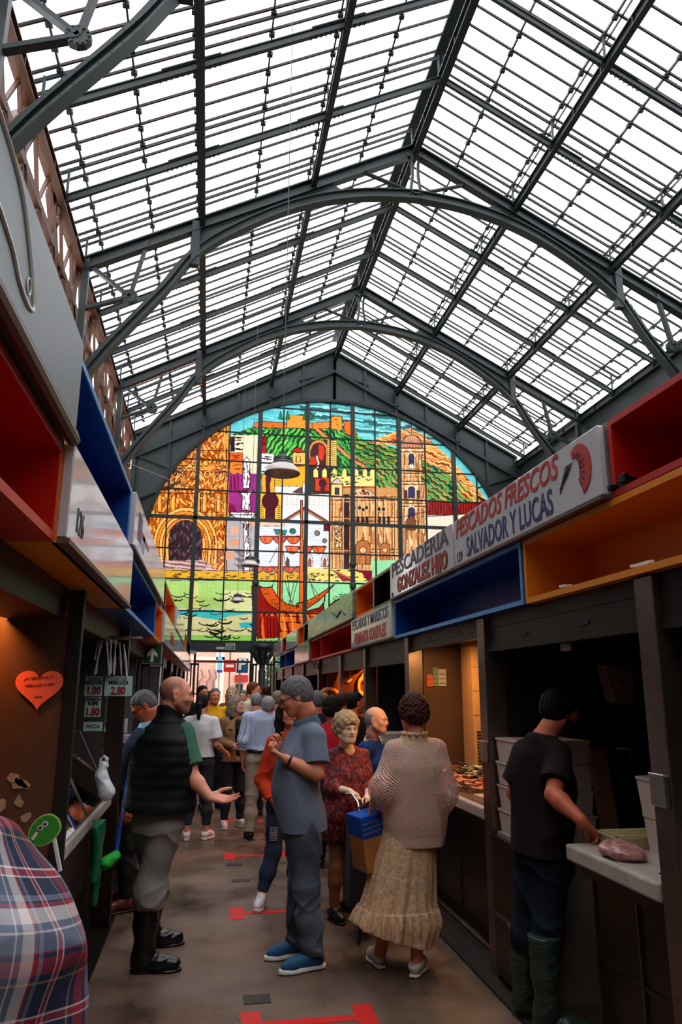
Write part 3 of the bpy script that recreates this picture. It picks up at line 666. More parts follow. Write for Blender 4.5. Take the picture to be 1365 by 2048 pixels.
r3=N.new('ShaderNodeMapRange'); r3.inputs['From Min'].default_value=.35; r3.inputs['From Max'].default_value=.65; r3.inputs['To Min'].default_value=.2; r3.inputs['To Max'].default_value=.55; L.new(n1.outputs[0],r3.inputs[0]); L.new(r3.outputs[0],b.inputs['Roughness'])
bp=N.new('ShaderNodeBump'); bp.inputs['Strength'].default_value=.25; bp.inputs['Distance'].default_value=.004; L.new(n2.outputs[0],bp.inputs['Height']); L.new(bp.outputs[0],b.inputs['Normal'])
fl=struct(MB().box(-3.4,10.8,Y0R-.2,YE+.3,-.1,0).build('floor',fm)); fl['label']='brown stained wet concrete market floor'
gm=mat('grating',(70,60,54),.45,.5,noise=.3,nscale=10)
for nm,x0,x1,lb in (('floor_grating',-.83,-.60,'narrow metal drain grating strip along the left row of stalls'),('floor_grating',1.66,1.90,'narrow metal drain strip along the right row of stalls')):
    R=thing(nm,lb,'grating',((x0+x1)/2,8,0))
    MB().box(x0,x1,-4,20,.001,.004).build('strip_base',gm,R)
    mb=MB(); y=2.2
    if x0<0:
        while y<9: mb.box(x0+.01,x1-.01,y,y+.012,.004,.009); y+=.035
        mb.box(x0+.07,x0+.075,2,9,.004,.0105); mb.box(x1-.08,x1-.075,2,9,.004,.0105)
    mb.box(x1-.012,x1,-4,20,.004,.010); mb.box(x0,x0+.01,-4,20,.004,.010); mb.build('bars',steelD,R)
tape=mat('red floor tape',(226,24,16),.5,noise=.12,nscale=30)
for i,(y,lb) in enumerate(((4.22,'red tape distancing mark on the floor nearest the camera, cut by the bottom edge'),(6.15,'red tape distancing mark on the floor between the grey-trousered man and the blue sneakers'),(8.13,'red tape distancing mark crossing the floor in front of the pale trousers'),(10.2,'farthest red tape distancing mark on the floor, beside the white sneakers'))):
    mb=MB(); mb.box(.245,.35,y-.16,y+.16,.0,.0025); mb.box(.84,.945,y-.17,y+.16,.0,.0025); mb.box(.35,.84,y-.035,y+.035,.0,.0025)
    tag(mb.build('floor_tape',tape),lb,'tape','red distancing marks on the floor')
cov=mat('drain cover',(66,58,52),.5,.3,noise=.4,nscale=60)
for (x,y,w_,l,lb) in ((.345,4.54,.15,.12,'small square metal drain cover nearest the camera'),(.37,7.13,.16,.09,'small drain cover with a white speck beyond the second red mark'),(.33,7.75,.16,.09,'small drain cover just before the third red mark')):
    tag(MB().box(x-w_/2,x+w_/2,y-l/2,y+l/2,0,.004).build('drain_cover',cov),lb,'drain cover','drain covers in the aisle')
# ============================================================ FASCIA BOXES
XL=-.52; XR=1.745
def fx(side,d): return (XL-d) if side<0 else (XR+d)
def fbox(side,y0,y1,z0,z1,m,label,edge=None,depth=.42,div=None):
    R=thing('display_box',label,'box',(fx(side,depth/2),(y0+y1)/2,z0)); t=.03; g=.003; y0+=g; y1-=g
    xa,xb=sorted((fx(side,0),fx(side,depth)))
    mb=MB(); mb.box(xa,xb,y0,y1,z0,z0+t); mb.box(xa,xb,y0,y1,z1-t,z1); mb.box(xa,xb,y0,y0+t,z0+t,z1-t); mb.box(xa,xb,y1-t,y1,z0+t,z1-t)
    if div: mb.box(xa,xb,div-.012,div+.012,z0+t,z1-t)
    mb.build('frame',m,R); xb2=fx(side,depth-.02)
    MB().box(min(xb2,fx(side,depth)),max(xb2,fx(side,depth)),y0+t,y1-t,z0+t,z1-t).build('back_panel',m,R)
    if edge:
        mb=MB(); a,b_=sorted((fx(side,0),fx(side,-.008)))
        mb.box(a,b_,y0,y1,z0,z0+t*.9); mb.box(a,b_,y0,y1,z1-t*.9,z1); mb.box(a,b_,y0,y0+t*.9,z0+t*.9,z1-t*.9); mb.box(a,b_,y1-t*.9,y1,z0+t*.9,z1-t*.9); mb.build('edge_trim',edge,R)
    return R
ZM=2.495; ZT=2.855; ZB=2.13
def sign(side,y0,y1,z0,z1,label,m=signw,carcass=None):
    R=thing('shop_sign',label,'sign',(fx(side,0),(y0+y1)/2,z0)); y0+=.006; y1-=.006
    a,b_=sorted((fx(side,.40),fx(side,0))); MB().box(a,b_,y0,y1,z0,z1).build('sign_case',carcass or mat('sign case',(120,112,108),.5),R)
    a,b_=sorted((fx(side,0),fx(side,-.035))); MB().box(a,b_,y0+.008,y1-.008,z0+.02,z1-.01).build('sign_face',m,R,bevel=.004)
    a,b_=sorted((fx(side,0),fx(side,-.045))); MB().box(a,b_,y0+.004,y1-.004,z0,z0+.018).build('bottom_rail',mat('rail brown',(96,70,62),.5),R)
    return R
tred=mat('sign lettering red',(176,30,22),.4); tblue=mat('sign lettering blue',(26,36,96),.4); tdark=mat('sign lettering slate',(48,52,66),.4); tblk=mat('sign lettering black',(20,18,20),.4)
def stext(R,side,body,yc,zc,h,m,name='lettering',**k):
    rt=(0,-1,0) if side>0 else (0,1,0)
    return put_text(name,body,h,(fx(side,-.037),yc,zc),rt,(0,0,1),m,R,ext=.0015,**k)
# ---- right row
fbox(1,.6,2.88,ZM,ZT,red,'red open display box above the right stalls, at the right edge of the picture')
fbox(1,.9,3.86,ZB,ZM-.005,yellow,'long yellow open display box above the nearest right stall')
R=sign(1,2.89,4.95,ZM,ZT,'white sign reading PESCADOS FRESCOS SALVADOR Y LUCAS with a red prawn')
stext(R,1,'PESCADOS FRESCOS',4.09,2.765,.175,tred,'red_lettering',shear=.25,offset=.003,wid=1.60)
stext(R,1,'SALVADOR Y LUCAS',4.03,2.60,.19,tblue,'blue_lettering',offset=.003,wid=1.30)
stext(R,1,'139',4.83,2.565,.10,tblk,'number_lettering',sx=.8)
mb=MB(); mb2=MB(); cx,cz=3.08,2.685; nseg=16
def pa(t,r): r=r*1.35; a=-1.15+3.2*t; return (XR-.037,cx+.03-r*math.cos(a)*.9+0*.02,cz+r*math.sin(a))
for i in range(nseg):
    t0=i/nseg; t1=(i+1)/nseg; wd=.018+.034*math.sin(pi*min(1,.2+t0*.85)); wd1=.018+.034*math.sin(pi*min(1,.2+t1*.85))
    q=[pa(t0,.075-wd),pa(t1,.075-wd1),pa(t1,.075+wd1*.7),pa(t0,.075+wd*.7)]
    mb.prism(q,(-.003,0,0))
    if i%2==0: mb2.prism([(a[0]-.003,a[1],a[2]) for a in [pa(t0,.075-wd),pa((t0+t1)/2,.075-wd),pa((t0+t1)/2,.075-wd*.2),pa(t0,.075-wd*.2)]],(-.002,0,0))
mb.build('prawn_drawing',tred,R); mb2.build('prawn_stripes',tblk,R)
mb=MB(); 
for k in range(4): mb.tube([(XR-.039,3.15+.02*k,2.74),(XR-.039,3.22+.02*k,2.68-.012*k),(XR-.039,3.29,2.645-.01*k)],.0025,4)
mb.build('prawn_feelers',tblk,R)
R=sign(1,4.97,6.88,ZM,ZT,'white sign reading PESCADERIA GONZALEZ HIJO left of the prawn sign',carcass=orange)
stext(R,1,'PESCADERIA',5.92,2.765,.19,tdark,'dark_lettering',offset=.003,wid=1.72)
stext(R,1,'GONZALEZ HIJO',5.84,2.598,.18,tblk,'lettering_outline',offset=.010,wid=1.50); [c.location.__setitem__(0,c.location[0]-.002) for c in [stext(R,1,'GONZALEZ HIJO',5.84,2.598,.18,tred,'red_lettering',offset=.005,wid=1.47)]]; stext(R,1,'40',6.78,2.54,.06,tblk,'number_lettering')  # wider black letters form the printed dark outline of the red ones
fbox(1,3.87,6.83,ZB,ZM-.005,blue,'long blue open display box above the right counter with fish',edge=lblue)
fbox(1,6.9,7.76,ZM,ZT,boxblack,'black open display box on the right row beside the orange one')
fbox(1,7.77,8.77,ZM,ZT,orange,'orange open display box on the right row with a small bottle inside')
R=sign(1,6.84,8.89,ZB,ZM-.005,'white sign reading PESCADOS Y MARISCOS HERMANOS GONZALEZ on the lower right row')
stext(R,1,'PESCADOS Y MARISCOS',7.88,2.40,.17,tblue,'blue_lettering',offset=.0005,wid=1.82); stext(R,1,'HERMANOS GONZALEZ',7.86,2.235,.17,tred,'red_lettering',offset=.007,wid=1.62)
gsign=bpy.data.materials.new('painted sea picture'); gsign.use_nodes=True; N=gsign.node_tree.nodes; L=gsign.node_tree.links; b=N['Principled BSDF']; b.inputs['Roughness'].default_value=.2
tc=N.new('ShaderNodeTexCoord'); n1=N.new('ShaderNodeTexNoise'); n1.inputs['Scale'].default_value=2.2; n1.inputs['Detail'].default_value=5; n1.inputs['Distortion'].default_value=1.2
mp=N.new('ShaderNodeMapping'); mp.inputs['Scale'].default_value=(1,.6,3); L.new(tc.outputs['Object'],mp.inputs[0]); L.new(mp.outputs[0],n1.inputs['Vector'])
rp=N.new('ShaderNodeValToRGB'); e=rp.color_ramp.elements; e[0].position=.3; e[0].color=srgb(44,76,84); e[1].position=.72; e[1].color=srgb(196,190,170)
for p_,c_ in ((.42,(92,124,116)),(.5,(150,150,120)),(.58,(120,140,140))): q=e.new(p_); q.color=srgb(*c_)
L.new(n1.outputs[0],rp.inputs[0]); L.new(rp.outputs[0],b.inputs['Base Color'])
R=sign(1,8.79,11.0,ZM,ZT,'painted seascape sign right of the ship, the nearer of two adjoining ones',gsign,carcass=greys)
mb=MB(); mb.tube([(XR-.04,9.3,2.6),(XR-.04,9.6,2.68),(XR-.04,9.9,2.62),(XR-.04,10.3,2.72)],.012,5); mb.build('painted_lines',tdark,R)
sign(1,11.0,12.95,ZM,ZT,'painted seascape sign, the farther of two adjoining ones',gsign,carcass=greys)
fbox(1,12.97,13.75,ZM,ZT,boxblack,'far black open display box on the upper right row')
fbox(1,13.76,14.7,ZM,ZT,orange,'far orange open display box on the upper right row')
sign(1,14.72,16.7,ZM,ZT,'pale sign far down the upper right row before the red box',signw,carcass=greys)
fbox(1,16.72,17.8,ZM,ZT,red,'far narrow red display box near the end of the upper right row')
R=sign(1,17.82,19.9,ZM,ZT,'last pale sign at the far end of the upper right row',signw,carcass=greys)
stext(R,1,'PESCADOS',18.8,2.68,.2,tred,'red_lettering')
fbox(1,8.9,12.75,ZB,ZM-.005,red,'long dark red display box of two bays above the orange lit stall',div=11.6)
sign(1,12.78,14.95,ZB,ZM-.005,'blue and pink painted sign on the lower right row',gsign,carcass=red)
fbox(1,14.97,18.4,ZB,ZM-.005,blue,'far blue display box at the end of the lower right row',div=17.2)
mb=MB(); mb.lathe([(0,0),(.022,0),(.022,.05),(.008,.075),(.008,.10),(0,.10)],(XR+.1,8.3,ZM+.03),10); tag(mb.build('small_bottle',boxblack,smooth=True),'small dark bottle standing in the orange display box','bottle')
tag(MB().obox((XR+.03,2.83,ZM+.045),(.05,.13,.05)).obox((XR+.0,2.78,ZM+.06),(.03,.05,.04)).obox((XR-.01,2.86,ZM+.04),(.04,.03,.03)).build('floodlight',boxblack,bevel=.006),'small black spotlight at the corner of the prawn sign and red box','lamp')
for y,x,lb in ((3.45,.05,'crumpled white paper scrap lying on the edge of the yellow display box'),(2.75,.05,'pale crumpled wrapper lying in the yellow display box')):
    mb=MB(); r=random.Random(int(y*10)); 
    for k in range(7): mb.obox((XR+x+r.uniform(-.02,.02),y+r.uniform(-.05,.05),ZB+.038+r.uniform(0,.012)),(r.uniform(.02,.04),r.uniform(.03,.06),.012),Matrix.Rotation(r.uniform(-1,1),3,'Z'))
    tag(mb.build('paper_scrap',white),lb,'paper')
# ---- left row
R=sign(-1,.5,2.51,ZM,ZT+.0,'plain grey sign board with a white outlined fish, top left',greys,carcass=greys)
FP=[(1.30,2.80),(1.50,2.795),(1.66,2.76),(1.72,2.70),(1.74,2.63),(1.705,2.60),(1.64,2.62),(1.58,2.655),(1.45,2.66),(1.30,2.62)]
mb=MB(); mb.tube([(XL+.037,y,z) for y,z in spline([(1.05,2.82),(1.35,2.835),(1.56,2.81),(1.68,2.745),(1.80,2.62),(1.76,2.588),(1.66,2.60),(1.56,2.64),(1.35,2.66),(1.05,2.6)],6)],.006,6)
mb.tube([(XL+.037,1.745+.018*math.cos(a),2.635+.022*math.sin(a)) for a in [i*pi/6 for i in range(13)]],.0025,5); mb.build('fish_outline',mat('white paint line',(235,235,228),.5),R)
mb=MB(); mb.tube([(XL+.03,.5,ZM-.005),(XL+.03,2.5,ZM-.005)],.022,8); tag(mb.build('pipe_rail',mat('rail brown2',(92,58,50),.4)),'brown rounded rail under the grey fish sign','rail')
fbox(-1,.5,2.485,ZB,ZM-.03,red,'big red open display box above the nearest left stall',depth=.42)
fbox(-1,2.52,4.49,ZM,ZT,blue,'dark blue open display box on the upper left row',edge=lblue)
R=sign(-1,2.49,4.58,ZB,ZM-.005,'white glossy sign numbered 126 reflecting the stained glass',carcass=yellow)
MB().box(XL-.012,XL+.004,2.492,4.578,ZB,ZB+.03).build('yellow_edge',yellow,R)
stext(R,-1,'126',2.72,2.24,.13,tblk,'number_lettering',sx=.85)
fbox(-1,4.59,7.13,ZB,ZM-.005,blue,'blue open display box on the lower left row after sign 126',edge=lblue)
R=sign(-1,4.5,7.75,ZM,ZT,'glossy pale picture sign on the upper left row beyond the blue box',carcass=greys)
for (a,b_,c,d,m) in ((4.75,5.0,2.6,2.78,tblue),(5.1,5.25,2.58,2.70,mat('poster cyan',(90,140,190),.3)),(5.05,5.6,2.66,2.70,tred)): MB().box(XL+.035,XL+.037,a,b_,c,d).build('picture_patch',m,R)
fbox(-1,7.77,8.6,ZM,ZT,boxblack,'black open display box on the upper left row')
fbox(-1,8.61,10.9,ZM,ZT,orange,'orange open display box on the upper left row')
fbox(-1,7.15,8.15,ZB,ZM-.005,orange,'small orange display box above the green exit arrow')
R=sign(-1,8.17,12.0,ZB,ZM-.005,'pale sign with blurred red writing on the lower left row',carcass=red)
stext(R,-1,'MARISCOS',10,2.28,.2,tred,'red_lettering')
sign(-1,10.92,14.9,ZM,ZT,'lilac edged pale sign far down the upper left row',carcass=mat('lilac',(120,110,150),.5))
sign(-1,12.02,15.9,ZB,ZM-.005,'reflective pale sign far down the lower left row',carcass=orange)
fbox(-1,14.92,17.5,ZM,ZT,orange,'far orange display box near the end of the upper left row')
sign(-1,15.92,20.9,ZB,ZM-.005,'last reflective sign of the lower left row framed in orange',carcass=orange)
fbox(-1,17.52,20.9,ZM,ZT,boxblack,'last black display box of the upper left row')
tag(MB().box(-.62,-.52,21.0,21.3,2.45,2.75).box(-.56,-.36,21.05,21.15,2.62,2.7).build('junction_box',mat('lilac grey',(150,150,170),.5)),'pale junction box with camera at the end of the left row','box')
# ============================================================ STALL STRUCTURE
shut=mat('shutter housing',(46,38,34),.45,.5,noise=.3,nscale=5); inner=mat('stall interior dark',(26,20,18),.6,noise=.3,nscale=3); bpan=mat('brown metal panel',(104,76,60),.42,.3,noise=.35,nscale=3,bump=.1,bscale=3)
RP=[.86,2.75,4.64,6.52,8.37,10.0,12.0,14.0,16.0,18.0,19.8]
for i,y in enumerate(RP):
    R=thing('stall_post','steel post of the right stalls, %s'%['the right foreground beyond the frame','right edge of the picture, with a latch','between fish counter and dark stall','the left end of the lit fish counter','the stall with the smiling bald man','the orange lit stall, slim and bright','the far side of the orange stall','the far right row, third from the end','the far right row, second before the last','the far right row near the entrance','the very end of the right row'][i],'post',(1.83,y,0))
    MB().box(1.765,1.90,y-.065,y+.065,0,2.12).build('post_shaft',steel if i<6 else steelD,R,bevel=.004)
    if i in (1,2):
        mb=MB(); mb.box(1.745,1.765,y-.05,y+.05,1.22,1.34); mb.box(1.735,1.745,y-.06,y+.04,1.33,1.345); mb.build('latch',mat('latch steel',(170,165,160),.3,.9),R,bevel=.003)
    if i==1:
        mb=MB()
        for z in (.55,.4,.3,.2): mb.lathe([(0,0),(.006,0),(.006,.003),(0,.003)],(1.764,y+.03,z),8,Matrix.Rotation(-pi/2,3,'Y'))
        mb.build('screws',steel,R)
for i in range(len(RP)-1):
    y0,y1=RP[i]+.066,RP[i+1]-.066
    R=thing('shutter_housing','dark rolled shutter housing above right stall opening, %s'%['nearest the camera','over the young man in black','over the counter heaped with fish','over the dark stall with the smiling man','over the orange lit stall','just past the orange lit stall','far right, fourth from the end','far right, third from the end','far right, second from the end','far right, last before the entrance'][i],'shutter',(1.9,(y0+y1)/2,2.0),'shutter housings of the right row')
    dz=.10 if i==2 else 0; mb=MB(); mb.box(1.80,1.83,y0,y1,1.93+dz,2.13); mb.box(1.83,2.1 if i!=2 else 1.9,y0,y1,1.93+dz,1.95+dz); mb.box(1.79,1.85,y0,y1,1.90+dz,1.935+dz); mb.box(1.795,1.80,y0,y1,2.05,2.06); mb.build('housing',shut,R)
    if i in (1,2):
        mb=MB(); 
        for k in (.3,.7): mb.lathe([(.0,0),(.05,0),(.05,.004),(0,.004)],(1.8,y0+(y1-y0)*k,1.985+dz*.9),14,Matrix.Rotation(-pi/2,3,'Y')@Matrix.Diagonal((.4,1.6,1)))
        mb.build('vent_slots',black,R)
for i,y in enumerate(RP):
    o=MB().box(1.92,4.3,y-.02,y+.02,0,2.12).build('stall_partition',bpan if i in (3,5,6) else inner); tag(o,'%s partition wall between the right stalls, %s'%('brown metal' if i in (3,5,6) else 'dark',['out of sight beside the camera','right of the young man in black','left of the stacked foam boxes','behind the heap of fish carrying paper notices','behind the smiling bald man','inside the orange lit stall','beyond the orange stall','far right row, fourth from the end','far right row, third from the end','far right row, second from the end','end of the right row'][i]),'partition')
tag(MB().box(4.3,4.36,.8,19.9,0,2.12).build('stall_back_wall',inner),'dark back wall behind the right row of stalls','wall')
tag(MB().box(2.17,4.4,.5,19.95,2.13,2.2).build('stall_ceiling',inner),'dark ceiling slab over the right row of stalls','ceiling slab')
# counters right
marble=mat('white marble slab',(200,186,174),.3,noise=.4,nscale=7); cbody=mat('dark steel counter front',(66,52,46),.30,.7,noise=.35,nscale=2.5,bump=.08,bscale=5)
def counter(y0,y1,label,xf=1.76,depth=.75,z=.93,side=1):
    R=thing('market_counter',label,'counter',((xf+depth/2) if side>0 else (xf-depth/2),(y0+y1)/2,0))
    s=side; X=lambda d:xf+s*d
    def bx(mb,a,b_,c,d,e_,f): 
        xa,xb=sorted((X(a),X(b_))); mb.box(xa,xb,c,d,e_,f)
    mb=MB(); bx(mb,0,depth,y0,y1,z-.075,z); mb.build('slab',marble,R,bevel=.012,seg=2)
    mb=MB(); bx(mb,.14,depth,y0,y1,.12,z-.078); mb.build('front_panel',cbody,R)
    mb=MB(); bx(mb,.08,.14,y0,y1,z-.15,z-.077); bx(mb,.125,.14,y0,y1,.42,.432); bx(mb,.2,depth,y0,y1,.0,.12); mb.build('rails',steelD,R)
    for ya in (y0,(y0+y1)/2-.005,y1-.012):
        mb=MB(); bx(mb,.125,.14,ya,ya+.010,.13,z-.16); mb.build('seam',steel,R)
    return R
counter(1.0,2.66,'steel counter past the right edge of the picture')
counter(2.83,3.6,'right counter with white slab beside the young man in black')
counter(4.72,6.44,'right counter heaped with fish behind the woman in crochet')
counter(6.6,8.3,'right counter behind the smiling bald man'); counter(8.44,9.92,'counter of the orange lit stall'); counter(10.1,11.9,'far right counter past the orange stall'); counter(12.1,13.9,'distant right counter hidden behind shoppers')
R=thing('low_gate','dark steel half-height gate beside the boots of the young man','gate',(1.76,4.3,0)); MB().box(1.75,1.78,4.12,4.56,.05,.80).build('gate_panel',cbody,R); MB().box(1.74,1.75,4.12,4.56,.36,.38).build('gate_rail',steel,R)
tag(MB().box(1.79,2.9,4.16,4.56,.0,.82).build('inner_bench',mat('pale bench',(150,138,128),.4)),'pale inner bench carrying the foam boxes in the right stall','bench')
# ---- left stalls
LPY=[-.2,1.8,3.69,5.98,8.27,10.6,12.9,15.2,17.5,20.6]
for i,y in enumerate(LPY):
    tag((MB().box(-.66,-.60,y-.035,y+.02,0,2.12) if i==2 else MB().box(-.74,-.615,y-.045,y+.045,0,2.12)).build('stall_post',black if i==2 else steelD,bevel=.004),'%s post of the left stalls, %s'%('black' if i==2 else 'steel',['behind the camera','left of the plaid shirt','beside the heart sticker','behind the price cards','under the green exit arrow','far left, fifth from the end','far left, fourth from the end','far left, third from the end','far left, second from the end','at the far end of the left row'][i]),'post')
for i,y in enumerate(LPY):
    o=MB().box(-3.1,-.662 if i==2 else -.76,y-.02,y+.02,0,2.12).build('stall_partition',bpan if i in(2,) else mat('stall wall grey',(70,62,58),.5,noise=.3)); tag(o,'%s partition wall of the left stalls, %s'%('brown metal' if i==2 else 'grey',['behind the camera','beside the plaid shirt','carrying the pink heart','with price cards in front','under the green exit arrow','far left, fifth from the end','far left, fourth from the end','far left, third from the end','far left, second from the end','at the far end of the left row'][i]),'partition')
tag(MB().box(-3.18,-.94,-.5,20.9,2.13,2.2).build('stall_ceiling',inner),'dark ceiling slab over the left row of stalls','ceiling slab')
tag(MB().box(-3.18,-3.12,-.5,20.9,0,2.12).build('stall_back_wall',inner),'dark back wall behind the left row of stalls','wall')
for i in range(len(LPY)-1):
    y0,y1=LPY[i]+.05,LPY[i+1]-.05
    mb=MB(); mb.box(-.72,-.68,y0,y1,1.98,2.13); mb.box(-.95,-.72,y0,y1,1.98,2.0); tag(mb.build('shutter_housing',shut),'dark rolled shutter housing of the left row, %s'%['behind the camera','above the pink heart','above the price cards, near half','above the price cards, far half','past the exit arrow','far left, fourth from the end','far left, third from the end','far left, second from the end','far left, last one'][i],'shutter','shutter housings of the left row')
counter(.5,3.64,'near left counter with grey-white slab behind the plaid shirt',-.66,.7,.92,-1)
counter(3.75,5.93,'left fish counter under the slanted display glass',-.66,.7,.90,-1); counter(6.04,8.2,'left fish counter beside the man with lowered head',-.66,.7,.90,-1)
for k,(a,b_) in enumerate(((8.35,10.5),(10.7,12.8),(13.0,15.1),(15.3,17.4),(17.6,20.4))): counter(a,b_,'far left counter, %s beyond the green exit arrow'%['first','second','third','fourth','last'][k],-.66,.7,.9,-1)
# ============================================================ PENDANT LAMPS
lampm=mat('lamp reflector',(190,180,172),.35,.55,noise=.15); lhead=mat('lamp housing',(96,98,106),.4,.6)
def pendant(px,py,Y,dia,label,top):
    c=onY(px,py,Y); k=dia/.47
    R=thing('pendant_lamp',label,'lamp',c,'pendant lamps of the aisle')
    pr=[(.235,0),(.238,.008),(.225,.03),(.20,.075),(.165,.115),(.125,.14),(.12,.142),(.12,.139),(.16,.112),(.195,.072),(.22,.028),(.23,0)]
    MB().lathe([(r*k,z*k) for r,z in pr],(0,0,0),36).build('shade',lampm,R,smooth=True).location=(0,0,0)
    mb=MB(); mb.lathe([(a*k,b*k) for a,b in [(0,.135),(.13,.135),(.135,.15),(.13,.165),(.1,.17),(.1,.225),(.06,.235),(.05,.26),(.02,.265),(.02,.29),(0,.29)]],(0,0,0),24)
    for i in range(20):
        a=2*pi*i/20; mb.obox((.108*k*math.cos(a),.108*k*math.sin(a),.198*k),(.03*k,.007*k,.055*k),Matrix.Rotation(a,3,'Z'))
    mb.build('lamp_head',lhead,R); MB().lathe([(0,.132*k),(.118*k,.132*k),(.118*k,.128*k),(0,.128*k)],(0,0,0),20).build('lens',mat('lens',(210,205,200),.3),R)
    mb=MB(); mb.tube([(0,0,.28*k),(0,0,top-c.z)],.006,6); mb.build('cable',boxblack,R)
    for ch in R.children: ch.matrix_parent_inverse.identity()
pendant(565,948,9,.46,'large grey bell pendant lamp hanging in front of the stained glass',ZR-.2)
pendant(500,1132,17.3,.44,'middle-sized pendant lamp in front of the white ship house',ZR-.2)
pendant(475,1203,22.0,.43,'smallest and farthest pendant lamp over the green sea of the window',ZR-.2)
a=onY(252,925,18.4); b_=onY(515,1028,22.9)
tag(MB().tube([a,b_],.012,6).build('tie_rod',steel),'thin pale tie rod running from the left lattice to the window frame','rod')
a=onY(800,1035,22.9); b_=onY(905,1012,22.5)
tag(MB().tube([a,b_],.012,6).build('tie_rod',iron),'thin dark tie rod in front of the cathedral part of the window','rod')
# exit signs
grn=mat('exit green',(8,70,36),.4); wh=mat('sign white',(235,238,232),.4)
c=onY(305,1309,8.2)
R=thing('exit_sign','green exit sign with a white upward arrow in a pale frame','sign',(c.x,8.2,c.z-.1)); w_=.105; h=.10
MB().box(c.x-w_,c.x+w_,8.19,8.22,c.z-h,c.z+h).build('sign_frame',mat('frame pale',(150,150,140),.4),R)
MB().box(c.x-w_+.01,c.x+w_-.012,8.185,8.19,c.z-h+.012,c.z+h-.004).build('sign_face',grn,R)
MB().prism([(c.x+a*1.05,8.184,c.z+b_) for a,b_ in [(-.016,-.078),(.016,-.078),(.016,.0),(.05,-.03),(.05,.01),(0,.07),(-.05,.01),(-.05,-.03),(-.016,0)]],(0,-.003,0)).build('arrow',wh,R)
R=thing('pale_locker_frame','dark cabinet with pale edges under the green exit arrow','cabinet',(c.x,8.24,0)); MB().box(c.x-.10,c.x+.095,8.24,8.5,.92,c.z-.11).build('cabinet_body',mat('cab dark',(50,44,42),.5),R)
mb=MB(); mb.box(c.x-.105,c.x+.10,8.225,8.24,c.z-.125,c.z-.105); mb.box(c.x-.105,c.x-.093,8.225,8.24,.92,c.z-.11); mb.box(c.x+.088,c.x+.10,8.225,8.24,.92,c.z-.11); mb.build('cabinet_edges',wh,R)
c=onY(461,1293,22.9)
R=thing('exit_sign','small green exit sign reading SALIDA EXIT over the doorway','sign',(c.x,22.9,c.z-.12)); MB().box(c.x-.14,c.x+.14,22.88,22.92,c.z-.1,c.z+.1).build('sign_face',wh,R)
MB().box(c.x-.125,c.x+.125,22.875,22.88,c.z-.085,c.z+.085).build('green_field',grn,R)
put_text('lettering','SALIDA',.085,(c.x,22.873,c.z+.038),(1,0,0),(0,0,1),wh,R,ext=.001); put_text('lettering','EXIT',.085,(c.x,22.873,c.z-.04),(1,0,0),(0,0,1),wh,R,ext=.001)
tag(MB().box(c.x-.42,c.x-.17,22.88,22.92,c.z-.09,c.z-.02).build('small_plate',signw),'small white plate left of the SALIDA EXIT sign','plate')
# ============================================================ DOORWAY + STREET
gate=mat('gate dark green',(22,32,30),.45)
for (xa,xb,lb,nb) in ((-.72,-.30,'folded dark iron gate leaf at the left of the exit',5),(1.26,1.98,'folded dark iron gate leaves beside the central column',9),):
    R=thing('iron_gate',lb,'gate',((xa+xb)/2,22.9,0)); mb=MB(); [mb.box(p,q,22.84,22.9,0,.9) for p,q in (((xa,xb),) if xa<0 else ((xa,1.48),(1.76,xb)))]; mb.build('kick_panel',gate,R); mb=MB()
    for k in range(nb):
        x=xa+(xb-xa)*k/(nb-1)
        if 1.46<x<1.78: continue
        mb.box(x-.022,x+.022,22.84,22.9,.9,2.42)
    for p,q in (((xa,xb),) if xa<0 else ((xa,1.48),(1.76,xb))): mb.box(p,q,22.84,22.9,2.36,2.42); mb.box(p,q,22.84,22.9,1.5,1.54)
    mb.build('gate_bars',gate,R)
R=thing('door_column','dark cast iron column with a flared capital between the doors','column',(1.62,22.9,0))
MB().lathe([(.11,0),(.11,2.2),(.09,2.25),(.10,2.5),(.17,2.72),(.26,2.86),(.3,3.0),(.2,3.02)],(1.62,22.86,0),16).build('column_shaft',gate,R,smooth=True)
mb=MB()
for k in range(8):
    a=2*pi*k/8; mb.tube([(1.62+.12*math.cos(a),22.8+.08*math.sin(a),2.4),(1.62+.3*math.cos(a),22.78+.1*math.sin(a),2.7),(1.62+.42*math.cos(a),22.78+.1*math.sin(a),2.8),(1.62+.36*math.cos(a),22.78+.1*math.sin(a),2.9)],.04,6)
mb.build('capital_leaves',gate,R)
R=sroot('door_1','dark frame of the left exit opening to the street',(.4,23,0)); mb=MB(); mb.box(-.45,-.38,22.92,23.0,0,2.76); mb.box(-.38,1.3,22.92,22.98,2.44,2.50); mb.box(1.26,1.34,22.92,23,0,2.76); mb.build('frame',gate,R)
R=sroot('door_2','dark frame of the right exit opening to the street',(2.7,23,0)); mb=MB(); mb.box(1.95,2.02,22.92,23,0,2.76); mb.box(2.0,4.4,22.92,22.98,2.44,2.5); mb.build('frame',gate,R)
struct(MB().box(4.4,10.7,23.0,23.2,0,2.76).build('wall_front_right',ironL)); struct(MB().box(-3.3,-.72,23.0,23.2,0,2.76).build('wall_front_left',ironL))
bm=bpy.data.materials.new('pink brick'); bm.use_nodes=True; N=bm.node_tree.nodes; L=bm.node_tree.links; b=N['Principled BSDF']; b.inputs['Roughness'].default_value=.8
tc=N.new('ShaderNodeTexCoord'); mp=N.new('ShaderNodeMapping'); mp.inputs['Rotation'].default_value=(pi/2,0,0); br=N.new('ShaderNodeTexBrick'); br.inputs['Scale'].default_value=2.2; br.inputs['Color1'].default_value=srgb(232,170,150); br.inputs['Color2'].default_value=srgb(222,152,132); br.inputs['Mortar'].default_value=srgb(200,150,130); br.inputs['Mortar Size'].default_value=.02
